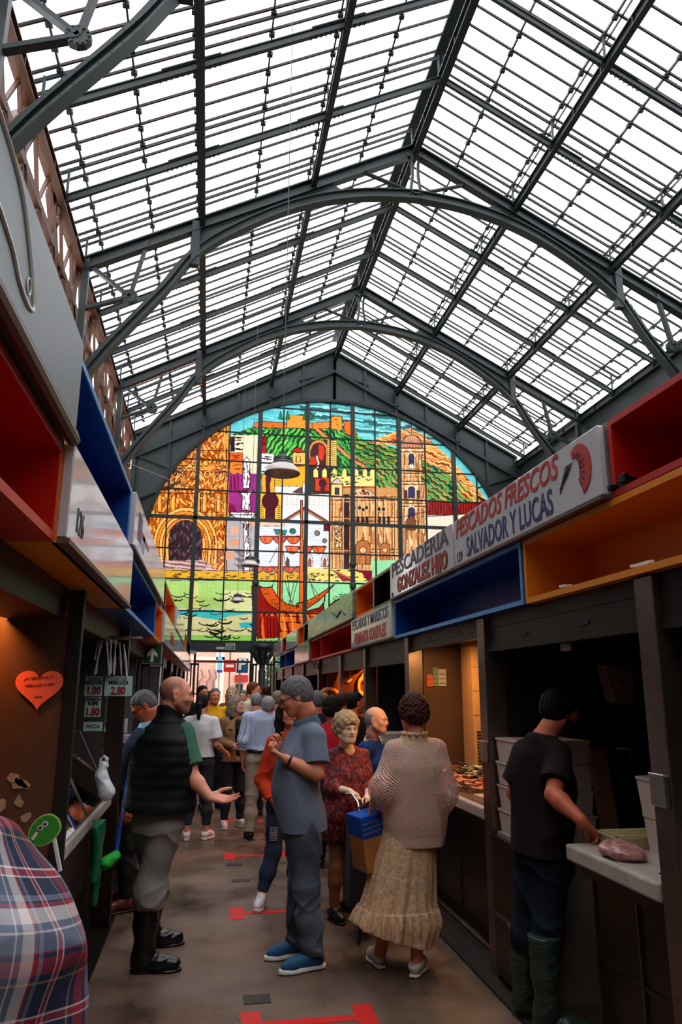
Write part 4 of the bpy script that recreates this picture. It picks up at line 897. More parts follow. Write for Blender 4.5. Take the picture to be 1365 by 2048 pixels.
L.new(tc.outputs['Object'],mp.inputs[0]); L.new(mp.outputs[0],br.inputs['Vector']); L.new(br.outputs[0],b.inputs['Base Color'])
struct(MB().box(-14,26,23.4,60,-.12,-.02).build('ground_street',mat('street paving',(170,158,148),.8,noise=.2)))
R=thing('street_building','pink brick building seen through the exit','building',(-2,36,0)); MB().box(-9,.75,36,42,0,6).build('brick_wall',bm,R)
mb=MB(); mb.box(.35,.75,35.9,36,0,6); mb.box(-9,.75,35.9,36,3.0,3.15); mb.build('pale_trim',mat('pale pink',(240,200,180),.8),R)
mb=MB(); 
for x in (-.35,.0,.28): mb.tube([(x,35.9,1.2),(x-.05,35.85,2.0),(x+.12,35.85,2.2),(x+.02,35.85,2.55)],.04,6)
mb.build('wall_scrollwork',mat('grey scroll',(110,100,100),.6),R)
R=thing('street_building','pale pink building behind the parking sign','building',(2,40,0)); MB().box(.8,3.4,38,43,0,5.5).build('facade',mat('pale pink',(240,200,180),.8),R); MB().box(1.4,1.75,37.9,38,0,1.9).build('dark_door',gate,R); MB().box(1.35,2.0,37.85,38,2.0,2.35).build('red_awning',mat('awning red',(170,30,24),.6),R)
R=thing('street_building','pale blue and white building beyond the tree','building',(6,44,0)); MB().box(3.6,12,44,48,0,7).build('facade',mat('pale facade',(222,226,230),.8),R)
mb=MB(); 
for k in range(5):
    for j in range(3): mb.box(4.0+k*.9,4.45+k*.9,43.95,44,.8+j*1.7,1.9+j*1.7)
mb.build('windows',mat('blue window',(110,150,180),.3),R)
def ysign(px0,py0,px1,py1,Y): a=onY(px0,py0,Y); b_=onY(px1,py1,Y); return a.x,b_.x,b_.z,a.z
x0,x1,z0,z1=ysign(448,1320,472,1344,28)
R=thing('no_entry_sign','square red no entry traffic sign with a white bar','sign',((x0+x1)/2,28,0)); MB().box(x0,x1,27.97,28,z0,z1).build('sign_face',mat('traffic red',(216,30,20),.5),R); MB().box(x0+.08,x1-.08,27.95,27.97,(z0+z1)/2-.05,(z0+z1)/2+.05).build('white_bar',wh,R); MB().box((x0+x1)/2-.03,(x0+x1)/2+.03,28,28.05,0,z1+.3).build('sign_pole',mat('pole grey',(130,130,130),.5),R)
x0,x1,z0,z1=ysign(474,1317,490,1346,28.2)
R=thing('parking_sign','blue and white parking sign with a big letter P','sign',((x0+x1)/2,28.2,0)); MB().box(x0,x1+.12,28.2,28.24,z0,z1).build('sign_face',mat('parking blue',(20,84,130),.5),R); put_text('lettering','P',.62,((x0+x1)/2+.05,28.19,(z0+z1)/2+.05),(1,0,0),(0,0,1),wh,R,ext=.004,offset=.02); MB().box(x0+.1,x0+.16,28.25,28.3,0,z1).build('sign_pole',MATS['pole grey'],R)
R=thing('street_banner','narrow pale blue hanging banner left of the no entry sign','banner',(.9,30,1.5)); x0,x1,z0,z1=ysign(436,1312,444,1340,30); MB().box(x0,x1,30,30.04,z0,z1).build('cloth',mat('banner blue',(120,190,225),.6),R); MB().box(x0-.02,x1+.02,30.0,30.05,z0-.1,z0).build('banner_hem',mat('banner dark',(30,60,140),.6),R); MB().tube([(x0+.08,30.1,0),(x0+.08,30.1,z1+.2)],.03,6).build('banner_pole',MATS['pole grey'],R)
# tree
R=thing('street_tree','leafy green tree outside the right exit opening','tree',(2.6,27.5,0)); MB().tube([(2.6,27.5,0),(2.62,27.5,1.2),(2.58,27.5,2.0)],[.08,.07,.05],8).build('trunk',mat('bark',(90,70,50),.9),R)
lf=mat('leaf green',(70,130,60),.7,noise=.5,nscale=3); mb=MB(); r=random.Random(3)
for k in range(2600):
    a=r.uniform(0,2*pi); u=r.uniform(-1,1); q=r.random()**.4; p=Vector((2.62+.68*q*math.cos(a)*math.sqrt(1-u*u),27.5+.7*q*math.sin(a)*math.sqrt(1-u*u),2.0+.95*q*u)); d=Vector((r.uniform(-1,1),r.uniform(-1,1),r.uniform(-1,1))).normalized(); e_=d.orthogonal().normalized()*.03; d=d*.06
    mb.add([p-d,p+e_,p+d,p-e_],[(0,1,2,3)])
mb.build('foliage',lf,R)
# ============================================================ IMPLICIT SURFACE FIGURES
A3=lambda v:np.array(v,np.float32)
def nrm(v): v=np.asarray(v,float); return v/(np.linalg.norm(v)+1e-9)
class SD:
    """signed distance model: list of (op, fn, k, lo, hi)"""
    def __init__(s): s.p=[]; s.lo=np.array([9e9]*3); s.hi=-s.lo; s.disp=None; s.cuts=[]
    def _b(s,pts,r):
        for p in pts: s.lo=np.minimum(s.lo,np.array(p)-r); s.hi=np.maximum(s.hi,np.array(p)+r)
    def cone(s,a,b,ra,rb,k=.02,sub=False,clip=False):
        a=A3(a);b=A3(b); ba=b-a; L2=float(ba@ba)+1e-9; un=ba/math.sqrt(L2)
        if not sub: s._b([a,b],max(ra,rb)+.02)
        def f(P):
            pa=P-a; t=np.clip(pa@ba/L2,0,1); d=pa-t[:,None]*ba
            e=np.sqrt((d*d).sum(1))-(ra+(rb-ra)*t)
            return np.maximum(e,(P-b)@un) if clip else e
        s.p.append((sub,f,k)); return s
    def chain(s,pts,rs,k=.02,clip=False):
        for i in range(len(pts)-1): s.cone(pts[i],pts[i+1],rs[i],rs[i+1],k,clip=clip and i==len(pts)-2)
        return s
    def ell(s,c,r,R=None,k=.02,sub=False,sup=2):
        c=A3(c); r=A3(r); 
        if not sub: s._b([c],float(r.max())+.02)
        Rm=None if R is None else np.asarray(R,np.float32)   # rows: local axes
        def f(P):
            q=P-c
            if Rm is not None: q=q@Rm.T
            if sup==2:
                k0=np.sqrt(((q/r)**2).sum(1)); k1=np.sqrt(((q/(r*r))**2).sum(1))+1e-6
                return k0*(k0-1)/k1
            k0=((np.abs(q)/r)**sup).sum(1)**(1/sup); return (k0-1)*float(r.min())
        s.p.append((sub,f,k)); return s
    def loft(s,C,W,D,rt,fw,k=.02,n=2.3,fold=None,sub=False,hollow=0):
        """elliptic sections along a spine"""
        C=np.asarray(C,float); W=np.asarray(W,float); D=np.asarray(D,float)
        u=nrm(C[-1]-C[0]); S=(C-C[0])@u; L=S[-1]
        rt=np.atleast_2d(np.asarray(rt,float)); fw=np.atleast_2d(np.asarray(fw,float))
        if len(rt)==1: rt=np.repeat(rt,len(C),0)
        if len(fw)==1: fw=np.repeat(fw,len(C),0)
        s._b(C,max(W.max(),D.max())+.03)
        t=np.linspace(0,L,60)
        def sm(v): # smooth interpolation
            y=np.interp(t,S,v); 
            for _ in range(3): y=np.concatenate([[y[0]],(y[:-2]+2*y[1:-1]+y[2:])/4,[y[-1]]])
            return y
        Wt=sm(W);Dt=sm(D);Ct=[sm(C[:,i]) for i in range(3)]; Rt=[sm(rt[:,i]) for i in range(3)]; Ft=[sm(fw[:,i]) for i in range(3)]
        def f(P):
            h=(P-C[0])@u; hc=np.clip(h,0,L)
            w=np.interp(hc,t,Wt); d=np.interp(hc,t,Dt)
            q=P-np.stack([np.interp(hc,t,c) for c in Ct],1)
            R_=np.stack([np.interp(hc,t,c) for c in Rt],1); F_=np.stack([np.interp(hc,t,c) for c in Ft],1)
            x=(q*R_).sum(1); y=(q*F_).sum(1)
            if fold is not None: 
                a=np.arctan2(y,x); m=1+fold(a,hc/L); w=w*m; d=d*m
            k0=(np.abs(x/w)**n+np.abs(y/d)**n)**(1/n)
            dd=(k0-1)*np.minimum(w,d)*.9; e=np.abs(h-hc)
            return np.where(e>0,np.sqrt(np.maximum(dd,0)**2+e*e)+np.minimum(dd,0)*(e<=0),dd)
        s.p.append((sub,f,k)); return s
    def cut(s,pt,n):  # keep side opposite to n
        s.cuts.append((A3(pt),A3(nrm(n)),None)); return s
    def __call__(s,P):
        P=P.astype(np.float32); d=None
        for sub,f,k in s.p:
            e=f(P)
            if d is None: d=e; continue
            if sub:
                e=-e; h=np.maximum(k-np.abs(d-e),0)/k; d=np.maximum(d,e)+h*h*k*.25
            else:
                h=np.maximum(k-np.abs(d-e),0)/k; d=np.minimum(d,e)-h*h*k*.25
        if s.disp is not None: d=d+s.disp(P)
        for p,n,_ in s.cuts: d=np.maximum(d,(P-p)@n)
        return d
def surf(f,h,lo=None,hi=None,B=6):
    lo=np.array(f.lo if lo is None else lo)-3*h; hi=np.array(f.hi if hi is None else hi)+3*h
    nb=np.ceil((hi-lo)/(B*h)).astype(int); n=nb*B
    cc=np.stack(np.meshgrid(*[(np.arange(k)+.5)*B*h for k in nb],indexing='ij'),-1).reshape(-1,3)+lo
    dc=f(cc); near=np.abs(dc)<B*h*1.35
    Vd=np.repeat(np.repeat(np.repeat(np.where(dc<0,-1,1).reshape(nb).astype(np.float32),B,0),B,1),B,2)
    bi=np.stack(np.unravel_index(np.where(near)[0],nb),1)*B
    off=np.stack(np.meshgrid(*[np.arange(B)]*3,indexing='ij'),-1).reshape(-1,3)
    CH=4000
    for i in range(0,len(bi),CH):
        I=(bi[i:i+CH,None,:]+off[None]).reshape(-1,3); P=lo+(I+.5)*h
        Vd[I[:,0],I[:,1],I[:,2]]=f(P)
    s=Vd<0
    c=[s[a:n[0]-1+a,b:n[1]-1+b,c_:n[2]-1+c_] for a in (0,1) for b in (0,1) for c_ in (0,1)]
    cnt=sum(x.astype(np.int8) for x in c); act=(cnt>0)&(cnt<8); I=np.stack(np.where(act),1)
    if len(I)==0: return np.zeros((0,3)),np.zeros((0,4),int)
    corners=[(a,b,c_) for a in (0,1) for b in (0,1) for c_ in (0,1)]
    val=[Vd[I[:,0]+a,I[:,1]+b,I[:,2]+c_] for a,b,c_ in corners]
    acc=np.zeros((len(I),3)); num=np.zeros(len(I))
    E=[(i,j) for i in range(8) for j in range(i+1,8) if sum(abs(corners[i][q]-corners[j][q]) for q in range(3))==1]
    for i,j in E:
        vi,vj=val[i],val[j]; m=(vi<0)!=(vj<0); t=np.where(m,vi/(vi-vj+1e-12),0)
        ci=np.array(corners[i]);cj=np.array(corners[j]); acc+=m[:,None]*(ci+(cj-ci)*t[:,None]); num+=m
    V=lo+(I+.5+acc/num[:,None])*h
    idm=-np.ones(act.shape,np.int32); idm[I[:,0],I[:,1],I[:,2]]=np.arange(len(I))
    F=[]
    for ax in range(3):
        sl=[slice(0,m-1) for m in n]; 
        a=s; sh=[0,0,0]; sh[ax]=1
        A=s[tuple(slice(0,n[q]-1) if q==ax else slice(0,n[q]) for q in range(3))]; Bb=s[tuple(slice(1,n[q]) if q==ax else slice(0,n[q]) for q in range(3))]
        J=np.stack(np.where(A!=Bb),1); o=[q for q in range(3) if q!=ax]
        J=J[(J[:,o[0]]>0)&(J[:,o[1]]>0)&(J[:,o[0]]<n[o[0]]-1)&(J[:,o[1]]<n[o[1]]-1)]
        if len(J)==0: continue
        ins=A[J[:,0],J[:,1],J[:,2]]
        def g(d0,d1):
            K=J.copy(); K[:,o[0]]-=d0; K[:,o[1]]-=d1; return idm[K[:,0],K[:,1],K[:,2]]
        q=np.stack([g(1,1),g(0,1),g(0,0),g(1,0)],1); fl=ins if ax!=1 else ~ins
        q[~fl]=q[~fl][:,::-1]; F.append(q)
    F=np.concatenate(F); F=F[(F>=0).all(1)]
    return V,F
def smesh(name,f,h,m,parent,colf=None):
    V,F=surf(f,h*HS)
    me=mesh_np(name,V,F,colf(V) if colf else None); o=link(name,me,m,None,True); o.parent=parent
    o.location=-parent.location if parent and parent.type=='EMPTY' else (0,0,0)
    return o
def wrinkle(amp,fr,seed=0,stretch=(1,1,1),sharp=1):
    r=np.random.RandomState(seed); Q=r.normal(size=(4,3)); Q/=np.linalg.norm(Q,axis=1)[:,None]; ph=r.uniform(0,6,4); st=np.array(stretch)
    Q=(Q*st*fr).astype(np.float32)
    def f(P):
        w=P+.02*np.sin(P[:,[1,2,0]]*fr*.7+ph[0]); v=0
        for i in range(4): v=v+np.sin(w@Q[i]+ph[i]+1.3*np.sin(w@Q[(i+1)%4]*.6+ph[i]))
        v=v/2.2
        return (-amp*(1-np.abs(v))**2*sharp+amp*.35).astype(np.float32)
    return f
SKIN=mat('skin',(200,140,110),.5,attr=1,spec=.35,sub=.05)
SKIN.node_tree.nodes['Principled BSDF'].inputs['Subsurface Scale'].default_value=.3
HAIRM={}
def hairmat(name,c,c2=None):
    m=mat('hair '+name,c,.65,spec=.15,noise=.5,nscale=90,bump=.5,bscale=220,col2=c2)
    return m
class Head:
    def __init__(s,c,fwd,sc=1,up=(0,0,1)):
        s.c=np.array(c,float); s.f=nrm(fwd); u=np.array(up,float); s.r=nrm(np.cross(s.f,u)); s.u=np.cross(s.r,s.f); s.k=sc
    def P(s,x,y,z): return s.c+(s.r*x+s.f*y+s.u*z)*s.k
    def loc(s,V): q=V-s.c; return np.stack([q@s.r,q@s.f,q@s.u],1)/s.k
    def R(s): return np.array([s.r,s.f,s.u])
def head_sdf(S,H,nose=1.,fem=False,fat=0.,brow=1.,age=0.):
    k=H.k; R=H.R(); e=lambda c,r,kk=.02,sub=False,R_=None: S.ell(H.P(*c),np.array(r)*k,R if R_ is None else R_,kk*k,sub)
    e((0,-.016,.032),(.076+fat*.2,.096,.084),.01)
    e((0,.028,-.018),(.060+fat,.060,.078),.05)
    e((0,.045,-.062),(.046+fat,.044,.042),.04)
    e((0,.070,-.094),(.024+fat*.7,.020,.020),.03)
    for sx in (-1,1):
        S.cone(H.P(sx*(.058+fat),.0,-.05),H.P(sx*.026,.056,-.092),.020*k,.018*k,.03*k)
        e((sx*.038,.058,-.024),(.026+fat*.6,.026,.026),.02)
        S.cone(H.P(sx*.012,.090,.020),H.P(sx*.046,.078,.020),.010*k*brow,.009*k,.016*k)
    S.cone(H.P(0,.085,.018),H.P(0,.100+.004*nose,-.022),.0088*k,.0112*k*nose,.012*k)
    e((0,.103,-.028),(.0125*nose,.0115*nose,.010),.008)
    for sx in (-1,1): e((sx*.012,.095,-.031),(.0085,.010,.0080),.008)
    for sx in (-1,1):
        e((sx*.031,.101,.002),(.017,.014,.011),.012,True)
        e((sx*.031,.0775,.001),(.0145,.0135,.0125),.004)
    e((0,.088,-.050),(.025,.012,.0065),.009); e((0,.086,-.0625),(.021,.012,.0075),.009)
    e((0,.104,-.0562),(.024,.010,.0022),.003,True)
    for sx in (-1,1):
        e((sx*(.078+fat*.3),-.012,-.004),(.0085,.019,.032),.006); e((sx*(.088+fat*.3),-.008,.0),(.006,.011,.018),.006,True)
    nw=.043 if fem else .051; S.cone(H.P(0,-.03,-.06),H.P(0,-.042,-.115),nw*k,nw*k,.03*k)
def face_paint(H,skin,hair,lips=(150,70,60),beard=0,gray=False,eye=(60,40,28),scalp=0):
    sk=np.minimum(np.array(srgb(*skin)[:3])*1.3,.85); hc=np.array(srgb(*hair)[:3]); lc=np.array(srgb(*lips)[:3])
    def f(V):
        q=H.loc(V); x,y,z=q[:,0],q[:,1],q[:,2]; ax=np.abs(x)
        C_=np.tile(sk,(len(V),1)); near=(np.abs(z)<.16)&(np.hypot(x,y)<.14)
        n=.5+.5*np.sin(V@np.array([61,47,83.]))*np.sin(V@np.array([37,-71,29.])); C_*=(1-.06*n)[:,None]
        # ruddy cheeks, nose, ears
        def blend(m,c,a): C_[:]=C_*(1-(m*a)[:,None])+c*(m*a)[:,None]
        red_=sk*np.array([1.05,.68,.62])
        g=lambda cx,cy,cz,r: np.exp(-(((ax-cx)**2+(y-cy)**2+(z-cz)**2)/(r*r)))*near
        blend(g(.04,.07,-.025,.022),red_,.55); blend(g(0,.108,-.024,.016),red_,.6); blend(g(.082,-.01,0,.03),red_,.5)
        if beard:
            m=near&(z<-.028+.2*np.maximum(0,.03-y))&(z>-.13)&(y>-.005)&~((ax<.02)&(z>-.048)&(y>.09)); m=m&((ax>.012)|(z<-.04))
            blend(m.astype(float)*np.clip((-.020-z)/.015,0,1),hc,beard)
        if scalp: blend((near&(ax<.0755)&(y<.035+.2*z)&(z>-.06-.3*y)).astype(float)*np.clip((.030+.2*z-y)/.03,0,1)*np.clip(1.25-(z-.03)*8.0*(z>.03),.25,1),hc,scalp)
        zs=z-9*ax*ax*1.2; lip=near&(ax<.026)&(y>.074)&(np.abs(zs+.0575)<.0095-.20*ax); blend(lip.astype(float),lc,.7)
        mo=near&(ax<.025)&(y>.074)&(np.abs(zs+.0565)<.0018); blend(mo.astype(float),lc*.2,.9)
        br=near&(ax>.012)&(ax<.05)&(y>.06)&(np.abs(z-(.024+.10*(ax-.012)*(ax<.035)+.0))<.0052); blend(br.astype(float),hc*.8,.8)
        ed=np.sqrt((ax-.031)**2+((z-.001)*1.5)**2); ey=near&(y>.07)
        blend((ey&(ed<.0165)).astype(float),sk*np.array([.55,.4,.35]),.55)
        blend((ey&(ed<.0125)).astype(float),np.array(srgb(215,205,198)[:3]),.95); blend((ey&(ed<.0062)).astype(float),np.array(srgb(*eye)[:3]),.98)
        blend((ey&(ed<.014)&(z>.0065)).astype(float),hc*.3,.6)
        return np.clip(C_,0,1)
    return f
def hair_sdf(H,style,vol=1.):
    S=SD(); k=H.k; R=H.R()
    def e(c,r,kk=.02,sub=False): S.ell(H.P(*c),np.array(r)*k,R,kk*k,sub)
    g=.010*vol
    if style in('short','receding','buzz'):
        gg=.005 if style=='buzz' else g
        e((0,-.018,.034),(.078+gg,.100+gg,.086+gg),.01); e((0,-.045,-.02),(.066+gg,.062+gg,.062),.03)
        fr=.02 if style!='receding' else -.012
        S.cut(H.P(0,.008+fr,.0),nrm(H.f*1-H.u*.60)); S.cut(H.P(0,0,-.075),-H.u)
        S.ell(H.P(0,.075,-.005),np.array((.12,.062,.055))*k,R,.01*k,True)
        if style=='receding': 
            for sx in (-1,1): S.ell(H.P(sx*.05,.075,.085),np.array((.03,.06,.04))*k,R,.01*k,True)
    elif style=='ring':   # bald top
        e((0,-.018,.028),(.081,.103,.080),.01); e((0,-.045,-.02),(.070,.066,.062),.03)
        S.cut(H.P(0,-.01,.0),nrm(H.f*1-H.u*.2)); S.cut(H.P(0,0,-.075),-H.u); S.cut(H.P(0,-.02,.045),nrm(H.u+H.f*.35))
    elif style in('curly','wavy'):
        v=.018*vol; ws=1 if style=='curly' else .55
        e((0,-.02,.045),(.082+v,.100+v,.088+v),.01); e((0,-.055,-.01),(.076+v,.062+v,.07),.03)
        for sx in (-1,1): e((sx*.068,.012,.02),(.028,.045,.06),.02)
        S.ell(H.P(0,.115,-.03),np.array((.062,.075,.075) if style=='curly' else (.066,.080,.082))*k,R,.015*k,True); S.cut(H.P(0,0,-.085),-H.u)
        r=np.random.RandomState(5); ph=r.uniform(0,6,6)
        def cf(P):
            q=(P-H.c)/k*ws; a=np.sin(q[:,0]*95+ph[0]+1.5*np.sin(q[:,2]*60))*np.sin(q[:,1]*88+ph[1]+1.2*np.sin(q[:,0]*55))*np.sin(q[:,2]*92+ph[2])
            b=np.sin(q[:,0]*190+2*np.sin(q[:,1]*70))*np.sin(q[:,2]*180+q[:,1]*150)
            return (-.0075*a-.003*b).astype(np.float32)*k
        S.disp=cf; return S
    elif style in('bob','long'):
        L=-.155 if style=='bob' else -.26
        e((0,-.018,.036),(.086,.106,.094),.01)
        for sx in (-1,1): S.chain([H.P(sx*.06,-.005,.03),H.P(sx*.082,-.01,-.05),H.P(sx*.085,-.015,L)],[.04*k,.034*k,.026*k],.03*k)
        S.chain([H.P(0,-.06,.0),H.P(0,-.085,-.08),H.P(0,-.10,L)],[.06*k,.058*k,.045*k],.04*k); S.chain([H.P(.05,-.06,.0),H.P(.05,-.07,-.1),H.P(.055,-.08,L)],[.05*k,.045*k,.035*k],.04*k); S.chain([H.P(-.05,-.06,.0),H.P(-.05,-.07,-.1),H.P(-.055,-.08,L)],[.05*k,.045*k,.035*k],.04*k)
        S.ell(H.P(0,.105,-.04),np.array((.060,.085,.088))*k,R,.012*k,True); S.ell(H.P(0,.06,-.15),np.array((.05,.09,.09))*k,R,.012*k,True)
    elif style=='pony':
        e((0,-.018,.034),(.083,.105,.091),.01); e((0,-.05,-.01),(.07,.062,.062),.03)
        S.cut(H.P(0,.028,.0),nrm(H.f-H.u*.6))
        S.chain([H.P(0,-.115,.02),H.P(0,-.150,-.03),H.P(0,-.145,-.12),H.P(0,-.12,-.22)],[.022*k,.034*k,.032*k,.012*k],.02*k)
        return S
    ph=np.random.RandomState(3).uniform(0,6,4)
    def cf(P):
        q=(P-H.c)/k; x=q@R.T
        a=np.sin(x[:,0]*210+ph[0]+2*np.sin(x[:,2]*25+ph[1])+1.5*np.sin(x[:,1]*30)); b=np.sin(x[:,0]*95+ph[2]+2.2*np.sin(x[:,1]*28)+x[:,2]*20)
        return (-.0014*a-.0022*b).astype(np.float32)*k
    S.disp=cf; return S
def hand_sdf(S,w,d,palm,thumb,sc=1.,curl=.35,spread=.06,tcurl=.3,fing=None):
    """w wrist, d finger direction, palm normal, thumb side direction"""
    d=nrm(d); palm=nrm(np.array(palm)-d*np.dot(palm,d)); t=nrm(np.array(thumb)-d*np.dot(thumb,d)-palm*np.dot(thumb,palm)); w=np.array(w,float); q=sc
    offs=[.028,.0095,-.0095,-.027]; pl=[.088,.092,.087,.079]; fl=[(.040,.025,.021),(.044,.028,.022),(.040,.026,.021),(.031,.020,.018)]; fr=[.0092,.0095,.009,.0080]
    for i in range(4):
        b=w+(t*offs[i]*.6+d*.010)*q; kx=w+(t*offs[i]+d*pl[i])*q; S.cone(b,kx,.0145*q,.0118*q,.014*q)
        a=curl*(1 if fing is None else fing[i]); dirr=nrm(d+t*spread*(1.5-i)*.6); p=kx; ang=a*.7
        for j in range(3):
            v=dirr*math.cos(ang)+palm*math.sin(ang); nx=p+v*fl[i][j]*q; S.cone(p,nx,fr[i]*(1-.10*j)*q,fr[i]*(1-.10*(j+1))*q,.0035*q); p=nx; ang+=a*1.1
    b=w+(t*.024+d*.022+palm*.006)*q; m=b+nrm(t*.75+d*.75+palm*.35)*.046*q; S.cone(w+(d*.012+t*.012)*q,b,.017*q,.0165*q,.012*q); S.cone(b,m,.0155*q,.0115*q,.012*q)
    v=nrm(d*1+t*(.45-tcurl)+palm*(.15+tcurl*.5)); n2=m+v*.032*q; S.cone(m,n2,.0112*q,.0098*q,.004*q); v=nrm(d*1+t*(.15-tcurl)+palm*(.25+tcurl)); S.cone(n2,n2+v*.026*q,.0098*q,.0082*q,.004*q)
def shoe(parent,ank,heel,toe,kind,mats,h,label=None,sc=1.):
    """heel & toe points on the floor"""
    heel=np.array(heel,float); toe=np.array(toe,float); ank=np.array(ank,float); d=toe-heel; L=np.linalg.norm(d); d/=L; up=np.array([0,0,1.]); rt=nrm(np.cross(d,up)); up=np.cross(rt,d)
    S=SD(); w=.043*sc
    P=lambda f,z,x=0: heel+d*f*L+up*z+rt*x
    sole=SD(); sh=.028 if kind in('sneaker','runner') else .016
    sole.loft([P(-.0,.0),P(.1,.0),P(.35,.0),P(.7,.0),P(.92,.0),P(1.02,.0)],[w*.55,w*.85,w*.82,w*1.12,w*.8,w*.2],[sh]*6,rt,up,k=.01,n=4)
    lowz=float(min(heel[2],toe[2])); sole.cut(heel,-up)
    if kind in('boot',):
        S.chain([P(.22,.05),P(.55,.045),P(.86,.04)],[.046*sc,.048*sc,.038*sc],.03); S.cone(P(.14,.045),P(.2,.10),.040*sc,.046*sc,.03)
        S.chain([P(.2,.08),ank+up*.02,ank+(np.array([0,0,1.]))*.16,ank+np.array([0,0,.34])],[.056*sc,.058*sc,.070*sc,.082*sc],.03); S.cut(P(0,.008),-up); S.cut(ank+np.array([0,0,.335]),(0,0,1)); S.disp=wrinkle(.004,38,2,(1,1,2.5))
    else:
        S.chain([P(.16,.052),P(.42,.058),P(.72,.040),P(.88,.033)],[.036*sc,.037*sc,.036*sc,.026*sc],.03); S.cone(P(.17,.05),ank+up*.005,.036*sc,.040*sc,.03)
        S.cut(P(0,.010),-up); S.cut(ank+up*.012,up+d*-.25)
    o=smesh('boot' if kind=='boot' else 'shoe',S,h,mats[0],parent)
    s2=smesh('sole',sole,h,mats[1],None); s2.parent=o; s2.location=(0,0,0)
    if len(mats)>2 and kind!='boot':
        mb=MB()
        for k in range(5):
            f=.40+.07*k; z=.062+.034*(1-(f-.38)/.4)-.008; z=[.112,.103,.094,.085,.075][k]*1.0
            mb.tube([P(f,z-.014,-.022),P(f+.01,z,0),P(f,z-.014,.022)],.0032,5)
        l=mb.build('laces',mats[2],None); l.parent=o
    return o
def figure_frame(hd):
    a=math.radians(hd); f=np.array([math.sin(a),math.cos(a),0.]); r=np.array([math.cos(a),-math.sin(a),0.]); return f,r
def pose(x,y,hd,Ht,male=True,lean=0.,twist=0.,arms=None,step=.0,headdir=None,pitch=0.,wd=1.):
    """default standing skeleton in world coordinates"""
    f,r=figure_frame(hd); u=np.array([0,0,1.]); s=Ht/1.75; o=np.array([x,y,0.]); J={}
    sh=(.185 if male else .165)*s*wd; hp=.095*s
    ln=f*lean
    J['f'],J['r'],J['s'],J['male'],J['wd']=f,r,s,male,wd
    J['pelvis']=o+u*.96*s; J['waist']=o+u*1.08*s+ln*.25; J['chest']=o+u*1.30*s+ln*.7-f*.0; J['neck']=o+u*1.475*s+ln*1.0-f*.02*s
    J['head']=o+u*1.635*s+ln*1.25+f*.015*s
    for n,k in (('L',-1),('R',1)):
        J['sh'+n]=o+r*k*sh+u*1.425*s+ln-f*.01*s; J['hip'+n]=o+r*k*hp+u*.90*s; 
        st=f*step*k
        J['kn'+n]=o+r*k*(hp+.01)+u*.49*s+st*.5+f*.02*s; J['an'+n]=o+r*k*(hp+.02)+u*.085*s+st; J['toe'+n]=f*.8+r*k*.25
        J['el'+n]=J['sh'+n]+r*k*.05*s-u*.29*s-f*.02*s; J['wr'+n]=J['el'+n]-u*.235*s+f*.09*s+r*k*.0
    if arms:
        for kk,v in arms.items():
            J[kk]=J['sh'+kk[-1]]+(r*v[0]+f*v[1]+u*v[2])*s
    hdv=f if headdir is None else figure_frame(headdir)[0]
    J['hdir']=nrm(hdv+u*math.tan(math.radians(pitch)))
    return J
